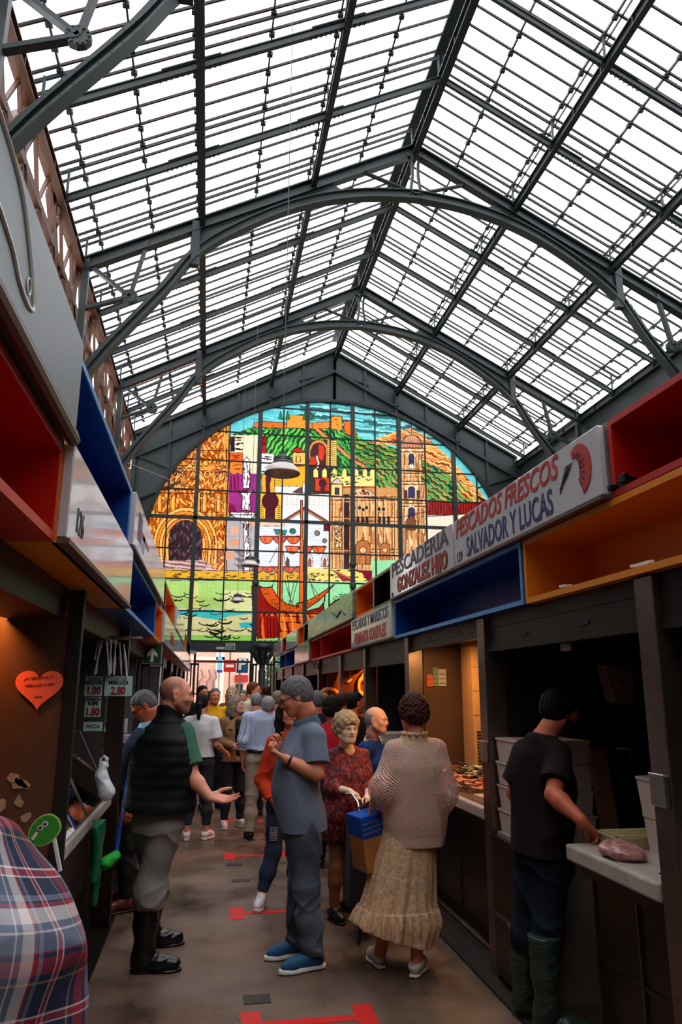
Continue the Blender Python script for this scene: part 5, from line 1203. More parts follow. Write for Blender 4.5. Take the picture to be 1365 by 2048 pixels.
def person(label,J,skin,hair,hstyle,top,bottom,shoes,h=.006,beard=0,lips=(150,74,62),nose=1.,fat=0.,belly=0.,sleeve='short',dress=None,skirt=None,hands=None,glass=None,hvol=1.,group=None,loose=1.,topcut=None,cat='person',parts=None,legr=1.,collar=None,hs=1.,hem=None,wr=1.,fast=False,bootsH=None,neckln=None,vest=None,openjacket=None,eye=(60,40,28),topattr=None,scalp=0,flare=0.,stocking=None):
    s=J['s']; f,r=J['f'],J['r']; u=np.array([0,0,1.]); g=lambda k:np.array(J[k],float); male=J['male']; wd=J['wd']
    base=(g('anL')+g('anR'))/2; root=thing('person',label,cat,(float(base[0]),float(base[1]),0),group)
    H=Head(J['head'],J['hdir'],s*1.0*hs/ (1.0),J.get('hup',(0,0,1)))
    hl=(min(h,.0041) if h<=.0061 else min(h,.006)) if not fast else h*.9
    # ---- body (one continuous surface)
    B=SD(); head_sdf(B,H,nose,not male,fat)
    B.cone(H.P(0,-.03,-.075),g('neck')-u*.01,(.051 if male else .043)*s,(.056 if male else .048)*s,.03)
    B.loft([g('pelvis')-u*.06*s,g('waist'),g('chest'),g('neck')-u*.06*s],[.15*s*wd,.135*s*wd,.15*s*wd,.10*s*wd],[.10*s,.09*s+belly*.6,.10*s+belly*.2,.06*s],r,f,k=.05)
    for n,k in (('L',-1),('R',1)):
        am=1.12 if male else .92
        B.cone(g('neck')-u*.045*s,g('sh'+n)-u*.02*s,.040*s,.040*s,.06); B.chain([g('sh'+n)-u*.02*s,g('el'+n)],[.044*s*am,.039*s*am],.03); 
        e_,w_=g('el'+n),g('wr'+n); m_=e_*.72+w_*.28; B.chain([e_,m_,w_],[.038*s*am,.041*s*am,.0265*s*am],.02)
        hd=(hands or {}).get(n,{}); dd=hd.get('d',w_-e_); pm=hd.get('palm',-r*k); th=hd.get('thumb',f)
        hand_sdf(B,w_+nrm(dd)*.005,dd,pm,th,s*(1.02 if male else .9),hd.get('curl',.4),hd.get('spread',.06),hd.get('tc',.2),hd.get('fing'))
        lk=legr*(1 if bottom is None else .82); B.chain([g('hip'+n),g('kn'+n),g('kn'+n)*.72+g('an'+n)*.28,g('an'+n)-u*.02],[.080*s*lk,.052*s*lk,.054*s*lk,.036*s*lk],.04)
    paint=face_paint(H,skin,hair[0],lips,beard,eye=eye,scalp=scalp)
    if stocking:
        p0=paint
        def paint(V):
            c=p0(V); c[V[:,2]<.8]=np.array(srgb(*stocking)[:3]); return c
    smesh('body',B,hl,SKIN,root,paint)
    # ---- hair
    if hstyle:
        S=hair_sdf(H,hstyle,hvol); smesh('hair',S,hl*.9,hair[1],root)
    # ---- top
    T=SD(); lo_=.018*loose
    def torso(T,ex,hemz,flare=0.,bd=0.):
        W=[(.165+flare)*s*wd+ex,.158*s*wd+ex+belly*.55+flare*.5,(.156 if male else .138)*s*wd+ex+belly*.4,(.166 if male else .148)*s*wd+ex,(.118 if male else .108)*s*wd+ex,.062*s*wd+ex*.4]
        D=[(.125+flare*.6)*s+ex,.118*s+ex+belly*.8,.108*s+ex+belly,(.118+(0 if male else .012))*s+ex+belly*.3,.10*s+ex,.062*s+ex*.4]
        C_=[g('pelvis')*1+u*(hemz),g('pelvis')*.8+g('waist')*.2+f*belly*.4,g('waist')+f*belly*.8,g('chest')+f*belly*.2+f*.01,g('chest')*.38+g('neck')*.62-u*.02*s,g('neck')-u*.005*s]
        C_[1]=np.maximum(C_[1],C_[0]*1.0) if C_[1][2]<C_[0][2]+.02 else C_[1]
        T.loft(C_,W,D,r,f,k=.03,n=2.25)
    hz=(-.06 if hem is None else hem)*s
    if dress is None or True:
        torso(T,lo_,hz,flare)
        for n,k in (('L',-1),('R',1)):
            S_,E_,Wp=g('sh'+n),g('el'+n),g('wr'+n); am=(1.12 if male else .95)*s
            T.cone(g('neck')-u*.045*s,S_-u*.02*s,.045*s+lo_*.4,.045*am+lo_*.5,.06)
            if sleeve=='short':
                q=S_*.32+E_*.68; T.chain([S_-u*.022*s,q+(q-S_)*.12],[.050*am+lo_*.7,.050*am+lo_*1.6],.03,clip=True)
            elif sleeve in('long','threeq'):
                end=Wp if sleeve=='long' else E_*.5+Wp*.5
                T.chain([S_-u*.022*s,E_,E_*.5+end*.5,end],[.048*am+lo_*.7,.043*am+lo_*.9,.040*am+lo_*.9,.031*am+lo_*.8],.03,clip=True)
            elif sleeve=='none': pass
        T.disp=wrinkle(.011*wr,12,int(abs(base[0]*100))%97,(1,1,.75))
        T.cut(g('pelvis')+u*hz,-u); 
        nk=g('neck')+u*.012*s; T.cone(nk+u*.085*s-f*.01*s,nk+u*.3*s,.080*s,.30*s,.008,True)
        if neckln: # scooped neckline at the front
            T.ell(g('neck')+f*(.085*s)+u*.03*s,(.07*s,.06*s,neckln*s),np.array([r,f,u]),.01,True)
        # keep sleeves open
        if sleeve=='short':
            pass
        topo=smesh('shirt' if vest is None else 'shirt',T,h,top,root) if vest is None else None
        if sleeve=='short' and vest is None and not fast: pass
    if vest is not None:
        # sleeves from the shirt, vest over the torso
        smesh('shirt',T,h,top,root)
        Vv=SD(); torso(Vv,lo_+.030,vest[1]*s,.0); 
        for n in 'LR': Vv.cone(g('neck')-u*.045*s,g('neck')*.2+g('sh'+n)*.8-u*.015*s,.060*s,.058*s,.05)
        Vv.cone(g('neck')-u*.02*s-f*.0*s,g('neck')+u*.10*s+f*.01*s,.080*s,.070*s,.03); Vv.cone(g('neck')+u*.06*s+f*.02*s,g('neck')+u*.16*s+f*.03*s,.058*s,.066*s,.006,True); Vv.ell(g('neck')+f*.09*s+u*.08*s,(.05*s,.06*s,.07*s),np.array([r,f,u]),.01,True)
        ph=3.
        q1=wrinkle(.005,15,5); 
        Vv.disp=lambda P:(q1(P)-.0030*np.abs(np.sin(P[:,2]*48)).astype(np.float32))
        Vv.cut(g('pelvis')+u*vest[1]*s,-u); Vv.cut(g('neck')+u*.085*s,nrm(u+f*.25))
        for n,k in (('L',-1),('R',1)):
            a_=g('sh'+n)*.93+g('neck')*.07; Vv.cone(a_+r*k*.108*s+u*.04*s,a_+r*k*.115*s-u*.13*s,.085*s,.075*s,.01,True)
        smesh('vest',Vv,h,vest[0],root)
    if collar is not None:
        Cc=SD(); nk=g('neck'); up2=nrm(H.P(0,-.03,-.08)-nk)
        Cc.loft([nk-up2*.030*s,nk+up2*.042*s],[.104*s,.076*s],[.098*s,.076*s],r,f,k=.01); Cc.loft([nk-up2*.04,nk+up2*.07*s],[.088*s,.060*s],[.082*s,.060*s],r,f,k=.004,sub=True)
        Cc.ell(nk+f*.08*s+u*.01,(.022*s,.05*s,.06*s),np.array([r,f,u]),.005,True); Cc.cut(nk+up2*.042*s,up2+f*.35)
        smesh('collar',Cc,min(h,.006),collar,root)
    # ---- bottom
    if bottom is not None:
        Bt=SD(); Bt.loft([g('pelvis')-u*.07*s,g('pelvis')+u*.0,g('waist')-u*.02*s],[.150*s*wd,.158*s*wd,.148*s*wd+belly*.3],[.112*s,.118*s,.112*s+belly*.4],r,f,k=.05,n=2.2)
        bm_,lw,cuff=bottom[0],bottom[1],bottom[2]
        for n in 'LR':
            hp_,kn,an=g('hip'+n)+u*.0,g('kn'+n),g('an'+n)
            end=kn+(an-kn)*cuff
            Bt.chain([hp_,kn,kn*.5+end*.5,end],[(.100+.008*lw)*s*legr,(.060+.014*lw)*s*legr,(.056+.016*lw)*s*legr,(.044+.022*lw)*s*legr],.05,clip=True)
        w1=wrinkle(.011*wr*(.4+lw*.7),15,7+int(abs(base[1]*50))%50,(1.1,1.1,.8)); w2=wrinkle(.010*wr*(.4+lw*.7),34,3,(.5,.5,1.6)); kz=(g('knL')[2]+g('knR')[2])/2; az=(g('anL')[2]+g('anR')[2])/2
        Bt.disp=lambda P:(w1(P)+w2(P)*(np.exp(-((P[:,2]-kz+.04)/.09)**2)+1.2*np.exp(-((P[:,2]-az-.03)/.07)**2))).astype(np.float32)
        for n in 'LR': pass
        zc=min((g('kn'+n)+(g('an'+n)-g('kn'+n))*cuff)[2] for n in 'LR'); Bt.cut((0,0,zc-.005),-u)
        smesh('trousers',Bt,h,bm_,root)
    if skirt is not None:
        sm_,zh,fl,nf=skirt[:4]; K=SD(); P0=g('waist')-u*.04*s; P1=np.array([base[0],base[1],zh])+(skirt[4] if len(skirt)>4 else 0)
        fold=lambda a,t:(.055*np.sin(a*nf+2*np.sin(a*3))+.03*np.sin(a*nf*1.7+1))*(np.clip(1-t,0,1)**1.2*.9+.05)
        PP=[P1,P1*.55+P0*.45,P1*.22+P0*.78,P0]; K.loft(PP,[fl[0],fl[1],.178*s*wd,.145*s*wd],[fl[0]*.85,fl[1]*.82,.15*s,.115*s],r,f,k=.02,n=2.1,fold=fold)
        K.disp=wrinkle(.005,14,11,(1,1,.3)); d0=K.disp; zf=P1[2]+.16; K.disp=lambda P:(d0(P)-.012*np.exp(-((P[:,2]-zf+.07)/.07)**2)*(1+np.sin(np.arctan2(P[:,1]-P1[1],P[:,0]-P1[0])*26))-.006*(P[:,2]<zf)).astype(np.float32); K.cut(P1,-u if len(skirt)<6 else nrm(skirt[5])); smesh('skirt',K,h,sm_,root)
    # ---- shoes
    for n,k in (('L',-1),('R',1)):
        an=g('an'+n); td=np.array(J['toe'+n],float); td[2]=0; td=nrm(td); kind,ms=shoes[0],shoes[1]; ll=(.285 if male else .25)*s*(shoes[2] if len(shoes)>2 else 1)
        lift=J.get('lift'+n,0.); hl_=np.array([an[0],an[1],.003+lift])-td*.075*s; toe=hl_+td*ll; toe[2]=.003+J.get('toelift'+n,0.)
        shoe(root,an,hl_,toe,kind,ms,min(h,.006),sc=s)
    if glass is not None:
        mb=MB(); k_=H.k
        for sx in (-1,1):
            mb.tube([H.P(sx*.033+.023*math.cos(a),.108,.0+.016*math.sin(a)) for a in [i*pi/7 for i in range(15)]],.0022,5,caps=False)
            mb.tube([H.P(sx*.056,.106,.006),H.P(sx*.083,.02,.008),H.P(sx*.083,-.015,.0)],.0022,5)
        mb.tube([H.P(-.010,.109,.003),H.P(0,.112,.005),H.P(.010,.109,.003)],.002,5)
        o=mb.build('glasses_frame',glass,None,True); o.parent=root; o.location=-root.location
        lm=mat('lens glass',(230,235,240),.02,trans=1.); mb=MB()
        for sx in (-1,1): mb.add([H.P(sx*.033+.022*math.cos(i*2*pi/14),.108,.015*math.sin(i*2*pi/14)) for i in range(14)]+[H.P(sx*.033+.022*math.cos(i*2*pi/14),.1065,.015*math.sin(i*2*pi/14)) for i in range(14)],[tuple(range(14)),tuple(range(27,13,-1))]+[(i,(i+1)%14,(i+1)%14+14,i+14) for i in range(14)])
        l2=mb.build('lenses',lm,None); l2.parent=o; l2.location=(0,0,0)
    root['_h']=0; del root['_h']
    return root,H
# ============================================================ CLOTH MATERIALS
def pattern(name,cols,scale,rough=.8,bump=0):
    m=bpy.data.materials.new(name); m.use_nodes=True; N=m.node_tree.nodes; L=m.node_tree.links; b=N['Principled BSDF']; b.inputs['Roughness'].default_value=rough
    tc=N.new('ShaderNodeTexCoord'); v=N.new('ShaderNodeTexVoronoi'); v.inputs['Scale'].default_value=scale; n=N.new('ShaderNodeTexNoise'); n.inputs['Scale'].default_value=scale*.8; n.inputs['Detail'].default_value=3
    mx=N.new('ShaderNodeMix'); mx.data_type='VECTOR'; mx.inputs[0].default_value=.06; L.new(tc.outputs['Object'],mx.inputs[4]); L.new(n.outputs['Color'],mx.inputs[5]); L.new(mx.outputs[1],v.inputs['Vector'])
    sp=N.new('ShaderNodeSeparateColor'); L.new(v.outputs['Color'],sp.inputs[0]); rp=N.new('ShaderNodeValToRGB'); rp.color_ramp.interpolation='CONSTANT'; e=rp.color_ramp.elements
    e[0].color=srgb(*cols[0]); e[0].position=0; e[1].position=1/len(cols); e[1].color=srgb(*cols[1])
    for i,c in enumerate(cols[2:]): q=e.new((i+2)/len(cols)); q.color=srgb(*c)
    L.new(sp.outputs[0],rp.inputs[0]); L.new(rp.outputs[0],b.inputs['Base Color']); MATS[name]=m; return m
def fmath(N,L,op,a,b=None,c=None):
    q=N.new('ShaderNodeMath'); q.operation=op
    for i,v in enumerate((a,b,c)):
        if v is None: continue
        if isinstance(v,(int,float)): q.inputs[i].default_value=v
        else: L.new(v,q.inputs[i])
    return q.outputs[0]
def uvnodes(m,cx,cy,rad):
    N=m.node_tree.nodes; L=m.node_tree.links; tc=N.new('ShaderNodeTexCoord'); s=N.new('ShaderNodeSeparateXYZ'); L.new(tc.outputs['Object'],s.inputs[0])
    x=fmath(N,L,'SUBTRACT',s.outputs[0],cx); y=fmath(N,L,'SUBTRACT',s.outputs[1],cy); a=fmath(N,L,'ARCTAN2',x,fmath(N,L,'MULTIPLY',y,-1.0)); return N,L,fmath(N,L,'MULTIPLY',a,rad),s.outputs[2]
def crochet(cx,cy):
    m=bpy.data.materials.new('crochet knit'); m.use_nodes=True; b=m.node_tree.nodes['Principled BSDF']; b.inputs['Base Color'].default_value=srgb(220,182,164); b.inputs['Roughness'].default_value=.9
    N,L,u,v=uvnodes(m,cx,cy,.21); k=pi/.0165
    a=fmath(N,L,'SINE',fmath(N,L,'MULTIPLY',fmath(N,L,'ADD',u,v),k/1.0)); c=fmath(N,L,'SINE',fmath(N,L,'MULTIPLY',fmath(N,L,'SUBTRACT',u,v),k/1.0))
    h=fmath(N,L,'MULTIPLY',fmath(N,L,'MULTIPLY',a,a),fmath(N,L,'MULTIPLY',c,c)); hole=fmath(N,L,'GREATER_THAN',h,.26)
    zt=fmath(N,L,'GREATER_THAN',v,ZHEM); hole=fmath(N,L,'MULTIPLY',hole,zt)
    t=N.new('ShaderNodeBsdfTransparent'); mx=N.new('ShaderNodeMixShader'); L.new(hole,mx.inputs[0]); L.new(b.outputs[0],mx.inputs[1]); L.new(t.outputs[0],mx.inputs[2]); L.new(mx.outputs[0],N['Material Output'].inputs[0])
    bp=N.new('ShaderNodeBump'); bp.inputs['Strength'].default_value=.8; bp.inputs['Distance'].default_value=.004; bp.invert=True; L.new(h,bp.inputs['Height']); L.new(bp.outputs[0],b.inputs['Normal']); return m
def plaid(cx,cy):
    m=bpy.data.materials.new('plaid shirt'); m.use_nodes=True; b=m.node_tree.nodes['Principled BSDF']; b.inputs['Roughness'].default_value=.85
    N,L,u,v=uvnodes(m,cx,cy,.17)
    navy=(20,30,58);rd=(150,20,38);wt=(214,204,200);gr=(110,120,138);tn=(170,130,90)
    S=[(0,navy),(.16,tn),(.175,navy),(.22,rd),(.33,navy),(.36,rd),(.375,gr),(.50,wt),(.515,gr),(.56,wt),(.66,rd),(.69,navy),(.70,gr),(.74,navy),(.86,wt),(.875,rd),(.92,wt),(.935,navy)]
    outs=[]
    for w_,off,per in ((u,.03,.19),(v,.02,.185)):
        fr=fmath(N,L,'FRACT',fmath(N,L,'DIVIDE',fmath(N,L,'ADD',fmath(N,L,'ADD',w_,5.0+off),fmath(N,L,'MULTIPLY',u if w_ is v else v,.18 if w_ is v else -.10)),per)); rp=N.new('ShaderNodeValToRGB'); rp.color_ramp.interpolation='CONSTANT'; e=rp.color_ramp.elements
        e[0].color=srgb(*S[0][1]); e[1].position=S[1][0]; e[1].color=srgb(*S[1][1])
        for p_,c_ in S[2:]: q=e.new(p_); q.color=srgb(*c_)
        L.new(fr,rp.inputs[0]); outs.append(rp.outputs[0])
    mx=N.new('ShaderNodeMix'); mx.data_type='RGBA'; mx.inputs[0].default_value=.5; L.new(outs[0],mx.inputs[6]); L.new(outs[1],mx.inputs[7]); L.new(mx.outputs[2],b.inputs['Base Color']); return m
def cl(name,c,**k):
    k.setdefault('rough',.85); k.setdefault('spec',.18); k.setdefault('noise',.18); k.setdefault('nscale',25); k.setdefault('bump',.15); k.setdefault('bscale',400); return mat(name,c,**k)
jeansM=cl('dark blue denim',(46,60,80),noise=.45,nscale=9); jeansG=cl('grey denim',(104,110,122),noise=.5,nscale=3.2,col2=(44,52,66))
whiteR=mat('white rubber sole',(220,216,210),.5); blackR=mat('black rubber',(12,12,13),.28); blackM=mat('black leather',(20,18,18),.4); whiteL=mat('white leather',(222,216,212),.45)
hgray=hairmat('grey',(128,124,124),(60,58,60)); hdark=hairmat('dark',(30,22,20),(12,9,8)); hblack=hairmat('black',(9,7,7)); hblond=hairmat('blond',(206,176,134),(140,110,76)); hbrown=hairmat('brown',(92,50,38),(36,18,14)); hash_=hairmat('ash blond',(160,142,120),(96,80,64)); hwhite=hairmat('white grey',(170,166,166),(96,94,98)); hred=hairmat('auburn',(120,66,40))
SNK=('sneaker',(whiteL,whiteR,whiteR)); LTH=('leather',(blackM,blackM))
Q=lambda px,py,Y: np.array(onY(px,py,Y))
def setj(J,**k):
    for a,b in k.items(): J[a]=Q(*b) if isinstance(b,tuple) and len(b)==3 and b[1]>100 else np.array(b,float)
    return J
TANSK=(196,122,92)
# 1 vest man
J=pose(-.12,5.1,28,1.78,wd=1.03); 
setj(J,head=(353,1390,5.05),neck=(336,1441,5.05),shL=(304,1466,5.04),shR=(366,1460,5.06),elL=(282,1548,5.06),wrL=(272,1575,5.25),elR=(386,1556,5.0),wrR=(419,1594,4.93),chest=(324,1510,5.06),waist=(320,1580,5.08),pelvis=(318,1628,5.08),
    hipL=(302,1655,5.12),hipR=(330,1655,5.04),knL=(312,1765,5.35),knR=(300,1772,5.04),anL=(300,1868,5.5),anR=(288,1908,5.05))
f_,_=figure_frame(82); J['hdir']=nrm(f_+np.array([0,0,-.06])); J['toeR']=np.array([1,-.05,0]); J['toeL']=np.array([1,.1,0])
person('man in black quilted vest, green sleeves and rubber boots gesturing with one hand',J,(205,132,104),((60,44,38),hdark),None,cl('green tee',(58,104,82)),(cl('grey work trousers',(150,140,132),noise=.25,nscale=6),1.25,.30),('boot',(blackR,blackR),1.04),h=.005,beard=.58,scalp=.6,belly=.03,nose=1.1,fat=.004,vest=(cl('black quilted vest',(17,17,19),rough=.6),.02),hands={'R':dict(d=(.9,-.25,-.12),palm=(.05,-.5,.85),thumb=(.1,.6,.5),curl=.22,tc=-.15,spread=.12),'L':{}},hem=.03)
# 2 polo man
J=pose(.62,5.05,-84,1.78)
setj(J,head=(591,1393,5.05),neck=(613,1443,5.06),shL=(629,1466,4.92),shR=(613,1462,5.22),elL=(634,1548,4.86),wrL=(572,1518,4.88),elR=(583,1540,5.28),wrR=(560,1505,5.12),chest=(607,1505,5.06),waist=(600,1580,5.06),pelvis=(606,1640,5.06),
    hipL=(612,1660,4.97),hipR=(602,1656,5.15),knL=(613,1775,4.95),knR=(602,1768,5.15),anL=(627,1915,4.93),anR=(597,1888,5.17),toeL=(-.96,-.28,0),toeR=(-.97,-.22,0))
J['hdir']=nrm([-1,.10,-.45])
person('older grey-haired man with glasses in grey blue polo shirt and jeans, looking down',J,TANSK,((110,104,104),hgray),'short',cl('grey blue polo',(112,120,138)),(jeansG,1.15,.97),('runner',(mat('blue mesh shoe',(24,84,124),.7,noise=.2,nscale=60),whiteR,mat('blue laces',(30,60,110),.7)),1.03),h=.005,belly=.034,flare=.022,nose=1.15,
    collar=cl('grey blue collar',(80,98,116)),glass=mat('black plastic',(16,16,18),.3),hem=-.055,hands={'L':dict(d=(-.9,.15,.45),palm=(.2,.3,.9),thumb=(-.1,.9,.5),curl=1.05,tc=.5),'R':dict(d=(-.5,-.3,.8),palm=(.1,-.8,.3),thumb=(.3,-.5,.3),curl=1.0)})
mb=MB(); wv=J['wrL']; dv=nrm(J['wrL']-J['elL']); pts=[]; rr=nrm(np.cross(dv,[0,0,1])); uu=np.cross(rr,dv)
for i in range(19): a=2*pi*i/18; pts.append(wv-dv*.025+(rr*math.cos(a)+uu*math.sin(a))*.034)
mb.tube(pts,.0085,6,caps=False); tag(mb.build('wristwatch',blackR,smooth=True),'black wristwatch on the wrist of the man in the grey blue polo','watch')
# 3 crochet woman
J=pose(1.24,4.82,4,1.62,male=False)
setj(J,head=(826,1428,4.84),neck=(829,1474,4.82),shL=(790,1492,4.82),shR=(868,1490,4.82),elL=(768,1578,4.78),wrL=(752,1596,4.98),elR=(884,1585,4.78),wrR=(874,1600,5.0),chest=(830,1530,4.82),waist=(828,1600,4.82),pelvis=(828,1650,4.82),
    hipL=(805,1660,4.82),hipR=(850,1660,4.82),knL=(792,1780,4.82),knR=(838,1785,4.80),anL=(757,1912,4.92),anR=(833,1925,4.74),toeL=(-.15,1,0),toeR=(.55,.85,0))
J['hdir']=nrm([-.25,1,-.05]); ZHEM=0.0
ZHEM=float(Q(828,1676,4.7)[2]); cm=crochet(float(J['waist'][0]),float(J['waist'][1]))
floral=pattern('yellow floral dress',[(220,176,112),(204,150,104),(230,196,160),(124,88,62),(238,212,190),(204,130,74),(120,104,98),(218,176,120)],170)
rootC,HC=person('curly brown-haired woman seen from behind in a crochet cardigan and yellow floral dress',J,(196,120,96),((80,44,34),hbrown),'curly',floral,None,('leather',(mat('off white shoe',(206,188,172),.6),mat('cream sole',(222,210,196),.6))),h=.005,sleeve='none',skirt=(floral,.13,(.245,.205),11,np.array([-.005,.02,.06]),(-.28,0,-1)),hvol=1.15,collar=floral,hands={'L':dict(curl=1.4),'R':{}},wr=.6)
K=SD(); c_=J['chest']; nk=J['neck']; r_=J['r']; f_=J['f']; uz=np.array([0,0,1.])
K.loft([J['pelvis']-uz*.12,J['pelvis']+uz*.02,J['waist']+uz*.02,J['chest'],J['chest']*.5+nk*.5,nk-uz*.015],[.175,.205,.218,.215,.148,.06],[.155,.170,.168,.158,.122,.06],r_,f_,k=.03,n=2.2)
for n in 'LR': K.cone(nk-uz*.05,J['sh'+n]-uz*.03,.055,.060,.06); K.chain([J['sh'+n]-uz*.03,J['el'+n],J['wr'+n]*.75+J['el'+n]*.25],[.060,.080,.05],.07)
K.disp=wrinkle(.013,10,3,(1,1,.7)); K.cut(J['pelvis']-uz*.115,-uz); K.cone(nk+uz*.085,nk+uz*.3,.085,.3,.008,True)
smesh('crochet_cardigan',K,.005,cm,rootC)
mb=MB(); pts=[]; 
for i in range(61): a=2*pi*i/60; pts.append(nk+uz*(.022+.006*math.sin(a*13))+(r_*math.cos(a)+f_*math.sin(a))*(.078+.008*math.sin(a*11)))
mb.tube(pts,.011,6,caps=False); o=mb.build('ruffled_neckline',floral,None,True); o.parent=rootC; o.location=-rootC.location
# 4 young man at the counter
J=pose(1.80,3.98,58,1.72,wd=1.0)
setj(J,head=(1122,1424,3.98),neck=(1086,1470,3.98),shL=(1052,1498,4.10),shR=(1118,1500,3.88),elL=(1030,1585,4.12),wrL=(1060,1610,4.32),elR=(1108,1590,3.74),wrR=(1163,1640,3.55),chest=(1085,1550,3.99),waist=(1085,1630,3.99),pelvis=(1085,1700,3.99),
    hipL=(1068,1730,4.05),hipR=(1104,1735,3.94),knL=(1058,1860,4.05),knR=(1096,1870,3.90),anL=(1053,1990,4.08),anR=(1096,2020,3.86),toeL=(.6,-.5,0),toeR=(.95,-.35,0))
J['hdir']=nrm([1,.12,-.36]); J['hup']=(.0,0,1)
person('bearded dark-haired young man in brown-black tee and green boots leaning at the right counter',J,(176,88,60),((14,12,12),hblack),'short',cl('faded black tee',(31,20,19)),(cl('navy work trousers',(14,22,34)),.9,.28),('boot',(mat('green rubber boot',(40,52,44),.4),blackR),1.05),h=.005,beard=.97,hvol=1.4,wr=1.3,
    hands={'R':dict(d=(.75,.25,-.6),palm=(-.2,.1,-.9),thumb=(.1,.9,-.1),curl=.75,tc=.5),'L':{}},hem=-.02)
# 5 old woman in red
J=pose(1.0,5.92,160,1.50,male=False,wd=1.12)
setj(J,head=(694,1458,5.85),neck=(694,1492,5.93),shR=(666,1507,5.9),shL=(727,1506,5.98),elR=(662,1575,5.84),wrR=(700,1582,5.68),elL=(737,1575,5.9),wrL=(736,1590,5.70),chest=(696,1545,5.93),waist=(692,1600,5.93),pelvis=(688,1640,5.93),
    hipR=(676,1655,5.93),hipL=(702,1655,5.95),knR=(672,1740,5.88),knL=(700,1738,6.0),anR=(668,1818,5.86),anL=(694,1803,6.08),toeR=(.35,-1,0),toeL=(.75,-.7,0))
J['hdir']=nrm([.30,-1,-.02])
redfl=pattern('red patterned dress',[(120,20,26),(60,10,16),(24,14,20),(150,34,30),(36,24,44),(110,16,22),(170,70,60),(70,14,20)],62)
person('smiling elderly woman with curly blond hair in a dark red patterned dress',J,(232,180,156),((196,164,122),hblond),'wavy',redfl,None,('leather',(blackM,blackM)),h=.005,sleeve='threeq',skirt=(redfl,.55,(.185,.185),5,np.array([0,0,0])),lips=(190,84,84),fat=.006,belly=.05,neckln=.10,stocking=(120,72,48),hvol=1.5,legr=1.05,hs=1.08,
    hands={'R':dict(d=(.5,-.8,-.25),palm=(0,-.2,-1),thumb=(.8,.4,0),curl=1.2),'L':dict(d=(-.1,-.95,-.2),palm=(0,-.2,-1),thumb=(-.8,.2,0),curl=1.1)})
# 6 bald smiling man in blue
J=pose(1.42,6.45,118,1.62,wd=1.05)
setj(J,head=(754,1440,6.35),neck=(746,1484,6.42)); J['hdir']=nrm([1,-.62,-.06])
for k_ in('shL','shR','chest'): J[k_]=J[k_]+(J['neck']-(np.array([1.42,6.45,0])+np.array([0,0,1.475*J['s']])))*.9
person('smiling bald elderly man in a blue sweater with white striped collar',J,(206,150,120),((150,140,132),hwhite),'ring',cl('royal blue sweater',(22,52,118)),(cl('navy trousers',(20,24,34)),.9,.97),('sneaker',(mat('dark trainer',(28,34,40),.6),whiteR,whiteR)),h=.006,sleeve='long',belly=.04,nose=1.08,fat=.006,collar=mat('cream collar',(226,214,190),.7))
# 7 woman in orange sweater
J=pose(.66,6.35,168,1.62,male=False,wd=.95)
setj(J,head=(578,1425,6.35),neck=(572,1466,6.4),shR=(546,1480,6.38),shL=(600,1482,6.42),elR=(523,1560,6.42),wrR=(543,1598,6.30),elL=(610,1560,6.4),wrL=(590,1600,6.25),chest=(572,1510,6.4),waist=(570,1562,6.4),pelvis=(568,1600,6.4),
    hipR=(556,1618,6.4),hipL=(582,1618,6.4),knR=(546,1705,6.34),knL=(588,1705,6.45),anR=(524,1788,6.28),anL=(592,1792,6.55),toeR=(-.35,-1,0),toeL=(.1,-1,0))
J['hdir']=nrm([.3,-.9,0]); 
person('woman in orange sweater and ripped jeans half hidden behind the polo man',J,(196,120,92),((26,16,14),hdark),'long',cl('orange sweater',(206,62,26)),(jeansM,.3,.93),SNK,h=.006,sleeve='long',hands={'R':{},'L':{}},hem=.02)
mb=MB(); k0=J['hipR']*.45+J['knR']*.55+np.array([-.02,-.088,0]); r=random.Random(2)
for i in range(9): mb.tube([k0+np.array([-.03,.008,-.04+.012*i]),k0+np.array([0,-.004,-.042+.012*i]),k0+np.array([.03,.008,-.04+.012*i])],.0028,4)
o=mb.build('ripped_threads',mat('rip threads',(196,180,172),.9),None); pr=[x for x in bpy.data.objects if x.get('label','').startswith('woman in orange')][0]; o.parent=pr; o.location=-pr.location
# 8 striped shirt man
J=pose(.66,8.95,6,1.66,wd=1.0)
setj(J,head=(537,1413,8.95)); J['hdir']=nrm([.25,1,0])
stripe=bpy.data.materials.new('blue striped shirt'); stripe.use_nodes=True; b=stripe.node_tree.nodes['Principled BSDF']; b.inputs['Roughness'].default_value=.8; N,L,u,v=uvnodes(stripe,.66,8.95,.19)
s_=fmath(N,L,'GREATER_THAN',fmath(N,L,'SINE',fmath(N,L,'MULTIPLY',u,330.)),.35); mx=N.new('ShaderNodeMix'); mx.data_type='RGBA'; mx.inputs[6].default_value=srgb(196,202,222); mx.inputs[7].default_value=srgb(128,144,184); L.new(s_,mx.inputs[0]); L.new(mx.outputs[2],b.inputs['Base Color'])
pr,_=person('grey-haired man from behind in striped pale blue shirt and beige trousers',J,(200,130,104),((140,138,142),hwhite),'short',stripe,(cl('beige chinos',(176,156,132)),.9,.98),LTH,h=.008,sleeve='long',hem=.06,belly=.02)
S=SD(); wz=J['pelvis']+np.array([0,0,.055]); S.loft([wz-np.array([0,0,.018]),wz+np.array([0,0,.018])],[.180,.180],[.137,.137],J['r'],J['f'],n=2.2); smesh('belt',S,.008,blackM,pr)
# 9 ponytail woman
J=pose(-.05,9.05,16,1.60,male=False,arms={'wrR':(.12,.22,-.42)},step=.03); J['hdir']=nrm([.3,1,-.05])
person('woman with a dark ponytail from behind in white tee and cropped dark trousers',J,(196,124,96),((40,28,26),hdark),'pony',cl('white tee',(216,210,210)),(cl('charcoal capri',(48,48,54)),.4,.78),SNK,h=.008,hem=.02,loose=1.5)
